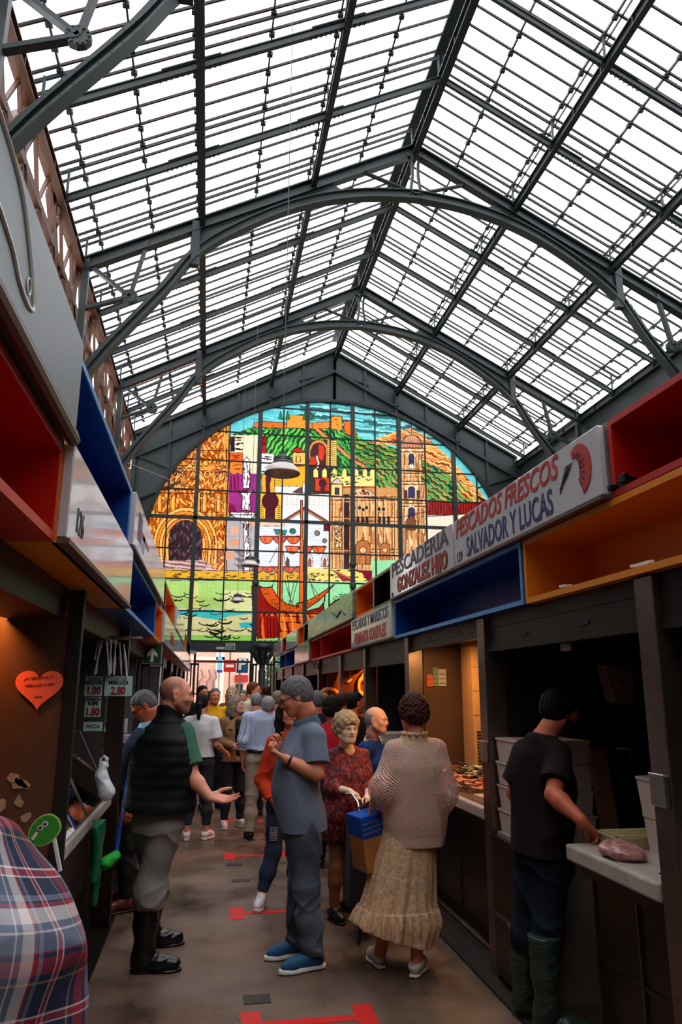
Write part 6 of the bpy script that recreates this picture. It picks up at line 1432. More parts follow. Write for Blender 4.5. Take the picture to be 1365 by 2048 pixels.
# 10 blazer woman
J=pose(.37,9.75,158,1.57,male=False,arms={'elR':(.06,-.08,-.27),'wrR':(-.04,.20,-.34)}); J['hdir']=nrm([1,-.35,0])
pr,_=person('ash blond woman in a tan blazer over black top and dark jeans',J,(212,150,122),((150,130,110),hash_),'bob',cl('black top',(20,20,24)),(cl('faded black jeans',(44,48,56)),.3,.95),SNK,h=.008,sleeve='none',hem=.0,neckln=.10)
Bz=SD(); s=J['s']; uz=np.array([0,0,1.]); Bz.loft([J['pelvis']-uz*.09,J['pelvis']+uz*.02,J['waist'],J['chest'],J['chest']*.5+J['neck']*.5,J['neck']-uz*.01],[.20*s,.19*s,.175*s,.178*s,.13*s,.06*s],[.165*s,.16*s,.158*s,.175*s,.145*s,.08*s],J['r'],J['f'],n=2.2)
for n in 'LR': Bz.cone(J['neck']-uz*.05,J['sh'+n]-uz*.02,.05,.052,.06); Bz.chain([J['sh'+n]-uz*.02,J['el'+n],J['wr'+n]],[.068*s,.062*s,.048*s],.03)
Bz.ell(J['chest']*.55+J['waist']*.45+J['f']*.15+uz*.05,(.058,.10,.31),np.array([J['r'],J['f'],uz]),.01,True)
Bz.disp=wrinkle(.006,16,4); Bz.cut(J['pelvis']-uz*.085,-uz); Bz.cone(J['neck']+uz*.08,J['neck']+uz*.3,.08,.3,.008,True); smesh('blazer',Bz,.008,cl('tan blazer',(150,112,76)),pr)
# 11 specs man bending behind the vest man
J=pose(-.55,6.45,-95,1.72,lean=.10,wd=1.0)
dxy=Q(287,1412,6.4)-J['head']; 
for k_ in('head','neck','shL','shR','chest','elL','elR','wrL','wrR'): J[k_]=J[k_]+dxy*(1 if k_!='chest' else .7)
J['hdir']=nrm([-.85,-.1,-.75])
person('man with glasses and pale blue collar bowing his head behind the vest man',J,(190,96,62),((120,110,104),hgray),'buzz',cl('dark navy polo',(22,34,50)),(cl('dark trousers',(34,32,34)),.8,.97),('leather',(mat('brown leather',(100,34,24),.4),mat('brown sole',(60,30,20),.6))),h=.007,glass=MATS['black plastic'],collar=cl('pale blue collar',(150,190,210)),nose=1.1)
# 12 plaid shirt person
J=pose(-.47,1.27,14,1.68,wd=.95)
d_=Q(-100,1662,1.25)-J['neck']
for k_ in('head','neck','shL','shR','elL','elR','wrL','wrR','chest','waist','pelvis','hipL','hipR','knL','knR','anL','anR'):
    J[k_]=J[k_]+d_*np.array([1,1,1. if k_ not in('knL','knR','anL','anR') else 0.])
setj(J,head=(-165,1490,1.28),shR=(30,1815,1.30),elR=(42,2030,1.30),chest=(-112,1880,1.26)); J['waist']=J['waist']+np.array([-.05,0,0]); J['pelvis']=J['pelvis']+np.array([-.05,0,0]); J['wrR']=J['elR']+np.array([-.02,.12,-.2]); J['shL']=J['shL']+np.array([0,0,-.05])
J['hdir']=nrm([-.1,1,0])
person('person in a red, white and navy plaid shirt seen from behind at bottom left',J,(196,130,104),((120,112,106),hgray),'short',plaid(float(J['chest'][0]),float(J['chest'][1])),(jeansM,.8,.97),LTH,h=.0055,sleeve='long',loose=1.7,wr=1.8,hem=-.1,hvol=1.5,belly=.03)
# background shoppers: (head px, py, depth, heading, height, look...)
def bgp(label,px,py,Y,hd,Hm,skin,hair,st,top,bot,shoes=LTH,male=True,hdr=None,h=.012,**k):
    c=Q(px,py,Y); J=pose(c[0],Y,hd,1.75*(c[2]/1.635) if Hm is None else Hm,male=male); J['hdir']=nrm(figure_frame(hd if hdr is None else hdr)[0]); return person(label,J,skin,hair,st,top,(bot,.8,.97),shoes,h=h,fast=True,**k)
dk=cl('dark trousers2',(30,30,36))
bgp('man in a yellow tee with sunglasses on his head, facing the camera',430,1392,11.3,172,None,(206,120,86),((120,104,96),hgray),'buzz',cl('yellow tee',(226,160,20)),dk,h=.009,belly=.03)
bgp('young dark-haired man in black left of the yellow tee',405,1386,12.6,150,None,(180,100,70),((16,12,12),hblack),'short',cl('black jumper',(18,18,20)),dk,sleeve='long')
bgp('blond woman standing behind the ash blond woman in a blazer',464,1386,13.2,190,None,(220,160,130),((196,150,90),hblond),'bob',cl('brown coat',(110,80,50)),dk,male=False)
bgp('grey-haired shopper low in the crowd left of the white-shirted man',487,1393,14,200,None,(206,140,110),((120,112,108),hgray),'short',cl('dark top',(40,36,40)),dk)
bgp('auburn-haired man in a cream shirt near the exit, looking right',507,1380,12.0,120,None,(206,120,90),((120,66,40),hred),'short',cl('cream shirt',(222,206,180)),dk,sleeve='long',collar=cl('cream shirt',(222,206,180)),h=.009,hdr=105)
bgp('grey-haired man in navy jacket just behind the striped shirt',513,1402,10.6,15,None,(214,150,124),((150,140,130),hwhite),'short',cl('navy jacket',(20,24,44)),dk,sleeve='long',h=.009)
bgp('fair-haired shopper in tan clothes right of the striped shirt man',556,1398,10.8,30,None,(214,150,120),((150,130,104),hash_),'short',cl('tan top',(150,100,60)),dk,male=False,h=.009)
bgp('brown-haired shopper far back by the exit column',533,1383,15,10,None,(200,130,100),((110,60,40),hbrown),'short',cl('ochre top',(150,110,60)),dk)
bgp('short grey-haired man behind the polo man shoulder',634,1402,8.6,-10,None,(190,110,84),((80,74,74),hgray),'short',cl('dark shirt',(40,38,44)),dk,h=.009)
bgp('woman with big dark curly hair and crimson top seen from behind',664,1419,7.5,12,None,(150,80,60),((36,16,14),hdark),'curly',cl('crimson top',(190,26,44)),dk,male=False,h=.008,hvol=1.5)
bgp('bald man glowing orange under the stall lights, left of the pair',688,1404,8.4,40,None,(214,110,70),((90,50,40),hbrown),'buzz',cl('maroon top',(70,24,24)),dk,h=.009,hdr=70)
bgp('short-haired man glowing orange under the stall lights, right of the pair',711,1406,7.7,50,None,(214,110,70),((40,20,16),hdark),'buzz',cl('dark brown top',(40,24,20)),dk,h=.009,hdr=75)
bgp('person in black far back between white tee and yellow tee',418,1394,15.5,20,None,(170,100,80),((30,22,20),hdark),'short',cl('black coat',(22,20,22)),dk)
# ============================================================ GOODS, LEFT SIDE
Q=lambda px,py,Y: np.array(onY(px,py,Y))
hp=mat('heart paper',(250,112,84),.6); ink=mat('pen ink',(60,20,30),.6)
c=Q(78,1374,3.655); R=thing('heart_sticker','pink paper heart with handwriting on the brown metal partition','sticker',tuple(c))
pts=[]
for i in range(40):
    t=2*pi*i/40; pts.append((c[0]+.0066*16*math.sin(t)**3,3.658,c[2]+.0062*(13*math.cos(t)-5*math.cos(2*t)-2*math.cos(3*t)-math.cos(4*t))))
MB().prism(pts,(0,-.004,0)).build('paper_heart',hp,R)
put_text('handwriting','¡AY BONITA, U',.019,(c[0]-.005,3.652,c[2]+.040),(1,0,.08),(0,0,1),ink,R,ext=.0005,shear=.2); put_text('handwriting','MERLUZA A PIES !',.017,(c[0]+.005,3.652,c[2]+.008),(1,0,.06),(0,0,1),ink,R,ext=.0005,shear=.2); put_text('handwriting','mares',.015,(c[0],3.652,c[2]-.042),(1,0,.1),(0,0,1),ink,R,ext=.0005,shear=.2)
r=random.Random(9); peel=mat('peeled poster paper',(176,158,134),.8,noise=.3,nscale=30); 
for k in range(9):
    x=-1.0+.26*r.random(); z=1.08+.20*r.random(); n=r.randint(7,10); w_=r.uniform(.02,.06); h_=r.uniform(.015,.045)
    a0=r.uniform(-.5,.5); pp=[(math.cos(2*pi*i/n)*w_*r.uniform(.45,1),math.sin(2*pi*i/n)*h_*r.uniform(.4,1)) for i in range(n)]
    tag(MB().prism([(x+a*math.cos(a0)-b_*math.sin(a0),3.667,z+a*math.sin(a0)+b_*math.cos(a0)) for a,b_ in pp],(0,-.002,0)).build('poster_scrap',peel),'torn scrap of peeled poster on the brown partition behind the green fish','poster scrap','torn poster scraps under the heart')
# green cardboard fish
c=Q(84,1664,3.45); R=thing('fish_ornament','green cut-out fish standing on the left counter','ornament',(c[0],3.45,.92)); Rm=Matrix.Rotation(math.radians(-38),3,'Y')
def fo(k,y): return [tuple(Vector((c[0],y,c[2]))+Rm@Vector((a*k,0,b_*k))) for a,b_ in spline([(.068,0),(.058,.030),(.030,.046),(-.005,.046),(-.035,.030),(-.055,.008),(-.078,.028),(-.094,.034),(-.086,.004),(-.090,-.024),(-.072,-.022),(-.052,-.008),(-.035,-.034),(.0,-.048),(.034,-.044),(.060,-.028),(.068,0)],4)[:-1]]
MB().prism(fo(1.18,3.452),(0,.004,0)).build('pale_border',mat('fish border',(190,220,130),.5),R); MB().prism(fo(1.08,3.452),(0,-.003,0)).build('green_fish',mat('fish green',(60,170,50),.5,noise=.4,nscale=60),R)
mb=MB(); 
for dx in (.028,.005): mb.lathe([(0,0),(.012,0),(.012,.002),(0,.002)],Vector((c[0],3.448,c[2]))+Rm@Vector((dx,0,.018)),12,Matrix.Rotation(pi/2,3,'X'))
mb.build('eye_rims',white,R); mb=MB()
for dx in (.028,.005): mb.lathe([(0,0),(.006,0),(.006,.003),(0,.003)],Vector((c[0],3.446,c[2]))+Rm@Vector((dx,0,.018)),10,Matrix.Rotation(pi/2,3,'X'))
mb.build('pupils',black,R); MB().bar(Vector((c[0],3.445,c[2]))+Rm@Vector((-.045,0,.0)),Vector((c[0],3.445,c[2]))+Rm@Vector((-.015,0,.012)),.004,.012).build('mouth_patch',white,R)
MB().bar((c[0]+.05,3.46,c[2]-.03),(c[0]+.085,3.46,.92),.012,.025,up=(0,1,0)).build('stand',white,R)
tag(MB().box(-.95,-.68,3.2,3.60,.921,.95).build('tray',mat('pale tray',(170,158,140),.4),bevel=.01),'pale tray with leftovers beside the green fish ornament','tray')
# price cards
cb=mat('price card',(186,214,200),.5); cr=mat('price red',(150,24,50),.5)
for i,(x0,y0,x1,y1,l1,l2,pr,lb) in enumerate(((168,1352,207,1392,'RUBAS','NECHAS','1.00','pale price card with cut off words and 00, left of the merluza card'),(208,1352,266,1392,'COLITAS','MERLUZA','2.80','pale price card reading COLITAS MERLUZA 2.80'),(168,1394,203,1434,'CABEZA','RAPE','1.80','lower pale price card reading RAPE and 80'),(166,1444,206,1462,'','PIEZA','','lowest half hidden price card above the display glass'))):
    Y=5.3+.02*i; a=Q(x0,y1,Y); b_=Q(x1,y0,Y); R=thing('price_card',lb,'price card',((a[0]+b_[0])/2,Y,a[2]),'price cards of the left stall'); MB().box(a[0],b_[0],Y,Y+.004,a[2],b_[2]).build('card',cb,R); h=b_[2]-a[2]; cx=(a[0]+b_[0])/2; w_=b_[0]-a[0]
    if l1: put_text('card_words',l1,h*.24,(cx,Y-.002,b_[2]-h*.14),(1,0,0),(0,0,1),tblk,R,ext=.0005,sx=.8); put_text('card_words',l2,h*.26,(cx,Y-.002,b_[2]-h*.34),(1,0,0),(0,0,1),tblk,R,ext=.0005,offset=.001,sx=.85)
    else: put_text('card_words',l2,h*.6,(cx,Y-.002,(a[2]+b_[2])/2),(1,0,0),(0,0,1),tblk,R,ext=.0005)
    if pr: put_text('card_price',pr,h*.52,(cx,Y-.002,a[2]+h*.25),(1,0,0),(0,0,1),cr,R,ext=.0005,offset=.003,sx=.8)
a=Q(166,1268,5.25); b_=Q(270,1268,5.25)
tag(MB().tube([(a[0]-.1,5.28,2.0),(b_[0]+.05,5.28,2.0)],.012,8).build('hanging_rail',steel),'steel rail over the left counter holding hanging bags','rail')
paperm=mat('translucent plastic bag',(190,190,200),.3,noise=.3,nscale=12)
for i,(x,y0,y1,w_,tl) in enumerate(((205,1268,1348,9,-14),(212,1275,1348,10,8),(222,1280,1345,8,0),(232,1282,1350,9,-4),(240,1285,1350,7,3),(248,1288,1352,9,6),(198,1268,1320,6,-8))):
    a=Q(x,y0,5.2+.03*i); b_=Q(x+tl,y1,5.2+.03*i); mb=MB(); pts=[a*(1-t)+b_*t+np.array([0,.01*math.sin(6*t+i),0]) for t in [k/8 for k in range(9)]]
    for k in range(8): mb.bar(pts[k],pts[k+1],.006+.004*math.sin(k+i),w_*.0034*(1.0+.22*k)*(1+.2*math.sin(k+i)),up=(0,1,0))
    tag(mb.build('plastic_bag_roll',paperm,smooth=False),'pale plastic bag hanging in a bundle above the price cards','bag','pale bags hanging above the price cards')
# slanted display glass
glassM=bpy.data.materials.new('display glass'); glassM.use_nodes=True; N=glassM.node_tree.nodes; L=glassM.node_tree.links; N.clear(); out=N.new('ShaderNodeOutputMaterial'); t1=N.new('ShaderNodeBsdfTransparent'); g=N.new('ShaderNodeBsdfGlossy'); g.inputs['Roughness'].default_value=.03; mx=N.new('ShaderNodeMixShader'); fr=N.new('ShaderNodeFresnel'); fr.inputs[0].default_value=1.5; t1.inputs[0].default_value=(.86,.9,.88,1); L.new(fr.outputs[0],mx.inputs[0]); L.new(t1.outputs[0],mx.inputs[1]); L.new(g.outputs[0],mx.inputs[2]); L.new(mx.outputs[0],out.inputs[0])
for i,(ya,yb) in enumerate(((3.9,4.9),(4.95,5.9),(6.1,7.1),(7.15,8.1))):
    R=thing('display_glass','slanted glass pane in steel frame on left counter, %s'%['beside the black post','the second from the black post','third from the black post','the one nearest the exit arrow'][i],'display glass',(-.75,ya,.9))
    p=[(-.69,ya,.905),(-.69,yb,.905),(-.93,yb,1.36),(-.93,ya,1.36)]; n_=Vector((.009,0,.004)); MB().add([Vector(q) for q in p]+[Vector(q)+n_*.6 for q in p],[(0,1,2,3),(7,6,5,4),(0,4,5,1),(1,5,6,2),(2,6,7,3),(3,7,4,0)]).build('pane',glassM,R)
    mb=MB(); 
    for a,b_ in zip(p,p[1:]+p[:1]): mb.tube([a,b_],.010,6)
    mb.tube([p[2],(-1.25,yb,1.36)],.01,6); mb.tube([p[3],(-1.25,ya,1.36)],.01,6); mb.build('steel_frame',steel,R)
def blob(name,label,cat,c,rad,m,seed=0,amp=.25,h=.006,group=None,fr=40):
    S=SD(); S.ell(c,rad,k=.01); S.disp=wrinkle(min(rad)*amp,fr,seed); V,F=surf(S,h); me=mesh_np(name,V,F); return tag(link(name,me,m,None,True),label,cat,group)
c=Q(205,1553,4.9); pl=mat('white plastic bag',(226,226,230),.3)
S=SD(); S.chain([c+np.array([0,0,.07]),c+np.array([-.005,0,.0]),c+np.array([.03,0,-.09])],[.018,.035,.05],.02); S.chain([c+np.array([-.022,0,.06]),c+np.array([-.02,0,.10]),c+np.array([.0,0,.12]),c+np.array([.02,0,.10]),c+np.array([.022,0,.06])],[.009,.007,.007,.007,.009],.008); S.disp=wrinkle(.006,45,4); V,F=surf(S,.005); tag(link('carrier_bag',mesh_np('b',V,F),pl,None,True),'white plastic carrier bag standing behind the left display glass','bag')
a=Q(152,1662,4.15); R=thing('meat_tray','white tray with pink fish pieces on the left counter edge','tray',(-.78,4.2,.9)); MB().box(-.90,-.67,4.02,4.42,.901,.93).build('tray_body',white,R,bevel=.01); mb=MB(); 
mb.add([],[]); MB().obox((-.79,4.12,.94),(.06,.16,.03),Matrix.Rotation(.4,3,'Z')).build('fish_piece',mat('pink fish',(200,120,110),.3),R,bevel=.012,seg=3); MB().obox((-.77,4.28,.94),(.05,.14,.03),Matrix.Rotation(-.3,3,'Z')).build('fish_piece',MATS['pink fish'],R,bevel=.012,seg=3)
# green sheet, broom
gp=mat('green plastic',(12,104,64),.35); 
S=SD(); S.loft([(-.60,4.9,.42),(-.60,4.9,.6),(-.61,4.9,.88)],[.05,.09,.12],[.02,.03,.03],(0,1,0),(1,0,0),n=2.2); S.disp=wrinkle(.012,14,6); V,F=surf(S,.007); tag(link('green_sack',mesh_np('b',V,F),gp,None,True),'crumpled green plastic sack hanging from the left counter edge','sack')
a=Q(255,1560,5.5); b_=Q(232,1712,4.9); R=thing('broom','broom with blue handle and green bristles leaning at the left counter','broom',(b_[0],b_[1],0)); b2=Q(212,1726,4.85)
MB().tube([a,b_],.013,8).build('handle',mat('blue handle',(16,60,150),.35),R); 
S=SD(); S.cone(b_,b2,.03,.035,.01); S.disp=wrinkle(.006,90,2,(1,1,.3)); V,F=surf(S,.005); o=link('broom_head',mesh_np('b',V,F),mat('green bristles',(20,170,50),.6),None,True); o.parent=R; o.location=-R.location
for i,(x0,y0,x1,y1,m,lb) in enumerate(((236,1437,256,1466,signw,'small pale notice on the grey left partition, topmost'),(244,1468,262,1500,signw,'small white notice on the grey left partition, middle'),(243,1500,253,1515,mat('notice blue',(40,120,210),.5),'small blue sticker on the grey left partition, lowest'))):
    a=Q(x0,y1,8.22); b_=Q(x1,y0,8.22); o=MB().box(a[0],b_[0],8.235,8.248,a[2],b_[2]).build('notice',m); tag(o,lb,'notice')
    if i<2:
        mb=MB(); 
        for k in range(5): mb.box(a[0]+.02,b_[0]-.02,8.232,8.235,b_[2]-.03-.025*k,b_[2]-.024-.025*k)
        q=mb.build('printed_lines',mat('print grey',(120,120,124),.6),o)
blob('litter_bag','crumpled white litter on the floor beside the left counter','litter',Q(255,1712,6.9)*np.array([1,1,0])+np.array([0,0,.03]),(.045,.04,.03),pl,3,.3)
# ============================================================ GOODS, RIGHT SIDE
fish_m=[mat('silver fish',(176,168,150),.2,.35,noise=.5,nscale=60),mat('pink fish skin',(206,130,96),.28,.1,noise=.4,nscale=50),mat('dark fish',(70,62,56),.25,.2,noise=.4,nscale=60)]
def fishmesh(L):
    me=bpy.data.meshes.new('fish'); V=[];F=[]; n=8; pr=[(-.5,.01,.035),(-.42,.05,.09),(-.25,.085,.14),(0,.085,.15),(.25,.05,.09),(.40,.02,.035),(.43,.012,.03),(.5,.006,.10)]
    for x,wy,wz in pr:
        for k in range(n): a=2*pi*k/n; V.append((x*L,wy*L*math.cos(a)*1.0+.10*L*math.sin(x*3)**2,wz*L*math.sin(a)))
    for i in range(len(pr)-1):
        for k in range(n): F.append((i*n+k,i*n+(k+1)%n,(i+1)*n+(k+1)%n,(i+1)*n+k))
    F.append(tuple(range(n))[::-1]); F.append(tuple((len(pr)-1)*n+k for k in range(n))); me.from_pydata(V,[],F); me.polygons.foreach_set('use_smooth',[True]*len(F)); return me
fme=[]
for m in fish_m: me=fishmesh(.15); me.materials.append(m); fme.append(me)
r=random.Random(12)
tag(MB().box(1.80,2.48,4.75,6.4,.931,.942).build('display_tray',mat('wet tray',(120,96,80),.25,.2,noise=.3)),'wet metal tray under the fish heap on the right counter','tray')
tag(MB().box(1.86,2.3,4.85,5.15,.943,.955).build('cutting_board',mat('pale board',(196,170,146),.4,noise=.15)),'pale cutting board in front of the fish heap','board')
for i in range(170):
    row=i//34; x=r.uniform(1.84,2.44); y=5.22+row*.235+r.uniform(-.1,.1); z=.955+.012*(i%4)+row*.008+r.uniform(0,.03); k=(1 if y<5.65 else (0 if r.random()<.62 else 2))
    o=bpy.data.objects.new('fish',fme[k]); COL.objects.link(o); o.location=(x,y,z); o.rotation_euler=(pi/2+r.uniform(-.3,.3),r.uniform(-.15,.15),r.uniform(0,6.28)); s_=r.uniform(.7,1.15); o.scale=(s_,s_,s_)
    tag(o,['small silver fish in the back of the heap on the right counter','small pinkish fish at the front of the heap on the right counter','small dark fish in the back of the heap on the right counter'][k],'fish',['silver fish in the heap','pinkish fish in the heap','dark fish in the heap'][k])
tag(MB().box(1.9,3.4,6.40,6.44,.935,1.02).build('rim_board',mat('wood rim',(150,96,60),.5)),'brown rim board behind the fish heap','board')
beige=mat('beige tile',(206,158,108),.45,noise=.1); R=thing('tiled_column','beige panelled column with louvres behind the fish heap','column',(2.36,6.2,.95)); MB().box(2.235,2.62,6.12,6.38,.945,2.1).build('column_body',beige,R); 
mb=MB(); 
for k in range(13): mb.box(2.26,2.43,6.112,6.12,1.0+.026*k,1.009+.026*k)
for k in range(3): mb.box(2.24,2.62,6.117,6.12,1.45+.2*k,1.452+.2*k)
mb.build('louvre_slots',mat('louvre dark',(60,30,16),.7),R)
for (x0,y0,x1,y1,m,lb) in ((855,1350,866,1373,mat('orange card',(235,90,20),.6),'small orange card on the brown partition behind the fish'),(867,1335,878,1372,mat('green card',(130,150,110),.6),'narrow greenish printed card on the brown partition'),(879,1338,893,1372,signw,'white notice with a triangle on the brown partition')):
    a=Q(x0,y1,6.48); b_=Q(x1,y0,6.48); o=MB().box(a[0],b_[0],6.486,6.498,a[2],b_[2]).build('notice',m); tag(o,lb,'notice')
    mb=MB()
    for k in range(3): mb.box(a[0]+.008,b_[0]-.008,6.482,6.486,a[2]+.02+.04*k,a[2]+.03+.04*k)
    mb.build('printed_lines',MATS['print grey'],o)
def lamp_disc(x,y,z,rad,col,estr,power,label,vis=True):
    m=mat('lamp glow '+str(col),(255,255,255),.5,emit=col,estr=estr); R=thing('ceiling_lamp',label,'lamp',(x,y,z)); MB().lathe([(0,0),(rad,0),(rad,.012),(0,.012)],(x,y,z),20).build('glowing_disc',m,R); MB().lathe([(rad,.0),(rad+.012,-.004),(rad+.014,.02),(rad,.02)],(x,y,z),20).build('lamp_rim',steel,R)
    l=bpy.data.lights.new('lamp','AREA'); l.shape='DISK'; l.size=rad*2; l.energy=power; l.color=tuple(v/255 for v in srgbl(col)); o=bpy.data.objects.new('lamp_light',l); COL.objects.link(o); o.location=(x,y,z-.01)
def srgbl(c): return [v*255 for v in srgb(*c)[:3]]
lamp_disc(1.97,5.8,2.05,.075,(255,190,120),14,8,'round ceiling lamp over the fish heap, the farther one'); lamp_disc(1.96,5.38,2.055,.075,(255,190,120),14,7,'round ceiling lamp over the fish heap, the nearer one')
lamp_disc(2.3,9.5,2.05,.06,(255,110,30),16,45,'orange lamp in the ceiling over the hooked shark jaw'); lamp_disc(2.1,11.3,2.05,.06,(255,120,40),16,60,'orange lamp in the ceiling over the wide shark jaw'); lamp_disc(1.88,8.75,2.05,.05,(255,110,30),14,26,'small orange lamp near the glowing men')
lamp_disc(-.98,3.45,2.05,.05,(255,150,70),10,6,'warm lamp in the ceiling above the heart sticker')
R=thing('tube_lamp','short bright tube lamp inside the left stall','lamp',(-1.05,6.6,2.0)); MB().box(-1.12,-.92,6.6,6.64,1.99,2.02).build('glowing_tube',mat('tube glow',(255,255,255),.5,emit=(225,235,255),estr=6),R); l=bpy.data.lights.new('tube','AREA'); l.energy=10; l.size=.3; l.color=(.8,.9,1); o=bpy.data.objects.new('tube_light',l); COL.objects.link(o); o.location=(-1.2,6.6,1.97)
# jaws
bone=mat('shark jaw bone',(250,214,150),.45)
def jaw(label,cx,cz,y,rx,rz,a0,a1,hook=False):
    R=thing('shark_jaw',label,'jaw',(cx,y,cz)); pts=[(cx+rx*math.cos(a0+(a1-a0)*i/20),y,cz+rz*math.sin(a0+(a1-a0)*i/20)) for i in range(21)]; MB().tube(pts,[.012+.010*math.sin(pi*i/20) for i in range(21)],8).build('jaw_bone',bone,R,smooth=True); mb=MB()
    for i in range(3,19):
        if hook and 8<i<13: continue
        a=a0+(a1-a0)*i/20; p=Vector((cx+(rx-.012)*math.cos(a),y-.01,cz+(rz-.012)*math.sin(a))); d=Vector((-math.cos(a),0,-math.sin(a))); t=Vector((-math.sin(a),0,math.cos(a))); mb.add([p-t*.009,p+t*.009,p+d*.034,p+Vector((0,-.008,0))],[(0,1,2),(0,3,1),(1,3,2),(2,3,0)])
    mb.build('teeth',bone,R)
    if hook: MB().tube([(cx-.02,y,cz+rz),(cx+.02,y,cz+rz+.06),(cx+.05,y,cz+rz+.10)],[.02,.016,.004],8).build('jaw_hook',bone,R,smooth=True)
c=Q(661,1388,11.85); jaw('wide arched shark jaw with teeth on the orange lit wall',c[0],c[2]-.06,11.93,.17,.15,-.15,pi+.15)
c=Q(652,1388,11.85); jaw('small round shark jaw under the wide arched one',c[0],c[2]-.04,11.9,.035,.05,0,2*pi)
c=Q(728,1372,9.85); jaw('tall narrow shark jaw with a pointed tip near the steel post',c[0],c[2],9.93,.055,.115,0,2*pi,True)
for (px,py,lb) in ((715,1345,'small dark fish trophy left of the tall jaw'),(700,1362,'small pale hook left of the tall jaw')): 
    c=Q(px,py,9.9); tag(MB().tube([c+np.array([-.05,0,-.02]),c,c+np.array([.03,0,.03])],[.006,.018,.004],8).build('wall_trophy',fish_m[2] if py<1350 else bone,smooth=True),lb,'trophy')
c=Q(645,1340,11.8); mb=MB(); 
for k in range(5): mb.tube([(c[0]-.12+.06*k,11.9,2.05),(c[0]-.12+.06*k+.01,11.9,c[2]+.03-.02*(k%2))],.012,6)
mb.tube([(c[0]-.2,11.9,c[2]+.1),(c[0]+.25,11.9,c[2]+.1)],.01,6); tag(mb.build('hanging_ladles',fish_m[2]),'dark utensils hanging from a rail above the wide jaw','utensils')
# foam boxes
foam=mat('white foam',(214,190,176),.7,noise=.08,nscale=60,bump=.1)
def foambox(x0,x1,y0,y1,z0,h,label,group=None,m=foam,taper=.012,lid=False):
    R=thing('foam_box',label,'box',((x0+x1)/2,(y0+y1)/2,z0),group); t=taper; w_=.022
    def ring(z,o): return [(x0+o,y0+o,z),(x1-o,y0+o,z),(x1-o,y1-o,z),(x0+o,y1-o,z)]
    V=ring(z0,t)+ring(z0+h,0)+ring(z0+h,w_)+ring(z0+.02,w_+t); F=[(3,2,1,0)]
    for a,b_ in ((0,4),(4,8),(8,12)):
        for k in range(4): k2=(k+1)%4; F.append((a+k,a+k2,b_+k2,b_+k))
    F.append((12,13,14,15)); MB().add(V,F).build('box_body',m,R)
    mb=MB(); mb.box(x0-.004,x1+.004,y0-.004,y0+.01,z0+h-.012,z0+h); mb.box(x0-.004,x0+.01,y0,y1,z0+h-.012,z0+h); mb.build('rim',m,R); return R
ordn=['bottom box of the tall foam stack behind the young man','second box from the bottom of the tall foam stack','third box from the bottom of the tall foam stack','top open box of the tall foam stack']
for k in range(4): foambox(1.80+.004*(k%2),2.24,4.16+.01*(k%2),4.55,.82+.138*k,.135,'white foam fish box, '+ordn[k])
foambox(2.06,2.45,3.0,3.38,.93,.165,'lower white foam box of the short stack beside the latch post'); foambox(2.045,2.46,2.98,3.39,1.096,.165,'upper open white foam box of the short stack beside the latch post')
foambox(1.90,2.24,3.50,3.60,.93,.06,'shallow cream tray on the slab near the hand',m=mat('cream tray',(206,190,140),.5)) if False else foambox(1.93,2.30,3.40,3.59,.93,.06,'shallow cream foam tray on the slab beside the hand',m=mat('cream tray',(206,190,140),.5))
c=np.array([1.86,3.26,.96]); S=SD(); S.ell(c,(.085,.12,.038),k=.02); S.ell(c+np.array([.02,-.07,-.008]),(.05,.05,.022),k=.02); S.disp=wrinkle(.010,38,3); V,F=surf(S,.005); tag(link('fish_bag',mesh_np('b',V,F),mat('plastic with pink fish',(206,156,150),.18,noise=.5,nscale=25,col2=(150,80,76)),None,True),'clear plastic bag of pink fish on the slab under the hand','bag')
c=np.array([2.42,3.55,.99]); S=SD(); S.ell(c,(.16,.11,.08),k=.02); S.ell(c+np.array([-.1,0,-.03]),(.06,.06,.035),k=.02); S.disp=wrinkle(.02,22,8); V,F=surf(S,.007); tag(link('net_bag',mesh_np('b',V,F),mat('grey plastic sack',(120,96,92),.3,noise=.6,nscale=14),None,True),'grey plastic sack with dark shellfish behind the cream tray','bag')
tag(MB().box(2.52,2.9,2.8,4.1,.0,.90).build('inner_bench',MATS['pale bench']),'dark inner side bench behind the short foam stack','bench')
blob('white_sack','crumpled white plastic sack at the end of the slab by the post','bag',np.array([1.90,2.90,.99]),(.05,.06,.065),mat('whitish plastic',(196,186,190),.35),5,.3)
tag(MB().bar((2.32,4.0,.0),(2.26,4.14,1.33),.04,.10,up=(1,0,0)).build('wooden_plank',mat('plank',(120,80,54),.6)),'brown wooden plank leaning beside the tall foam stack','plank')
mb=MB(); r=random.Random(4); 
for k in range(14):
    x=1.84+.25*r.random(); y=2.86+.16*r.random(); mb.tube([(x,y,.9315),(x+r.uniform(.01,.04),y+r.uniform(-.02,.02),.9315)],.004,5)
tag(mb.build('blood_smears',mat('fish blood',(96,16,10),.25)),'dark red smears on the white slab beside the post','smear')
R=thing('hanging_bulb','white bulb socket hanging in the dark right stall','lamp',(1.93,3.8,1.9)); MB().tube([(1.94,3.8,2.12),(1.94,3.8,1.93)],.006,6).build('cord',white,R); MB().lathe([(0,.05),(.018,.05),(.03,.0),(.03,-.03),(0,-.03)],(1.94,3.8,1.9),14).build('socket',white,R,smooth=True)
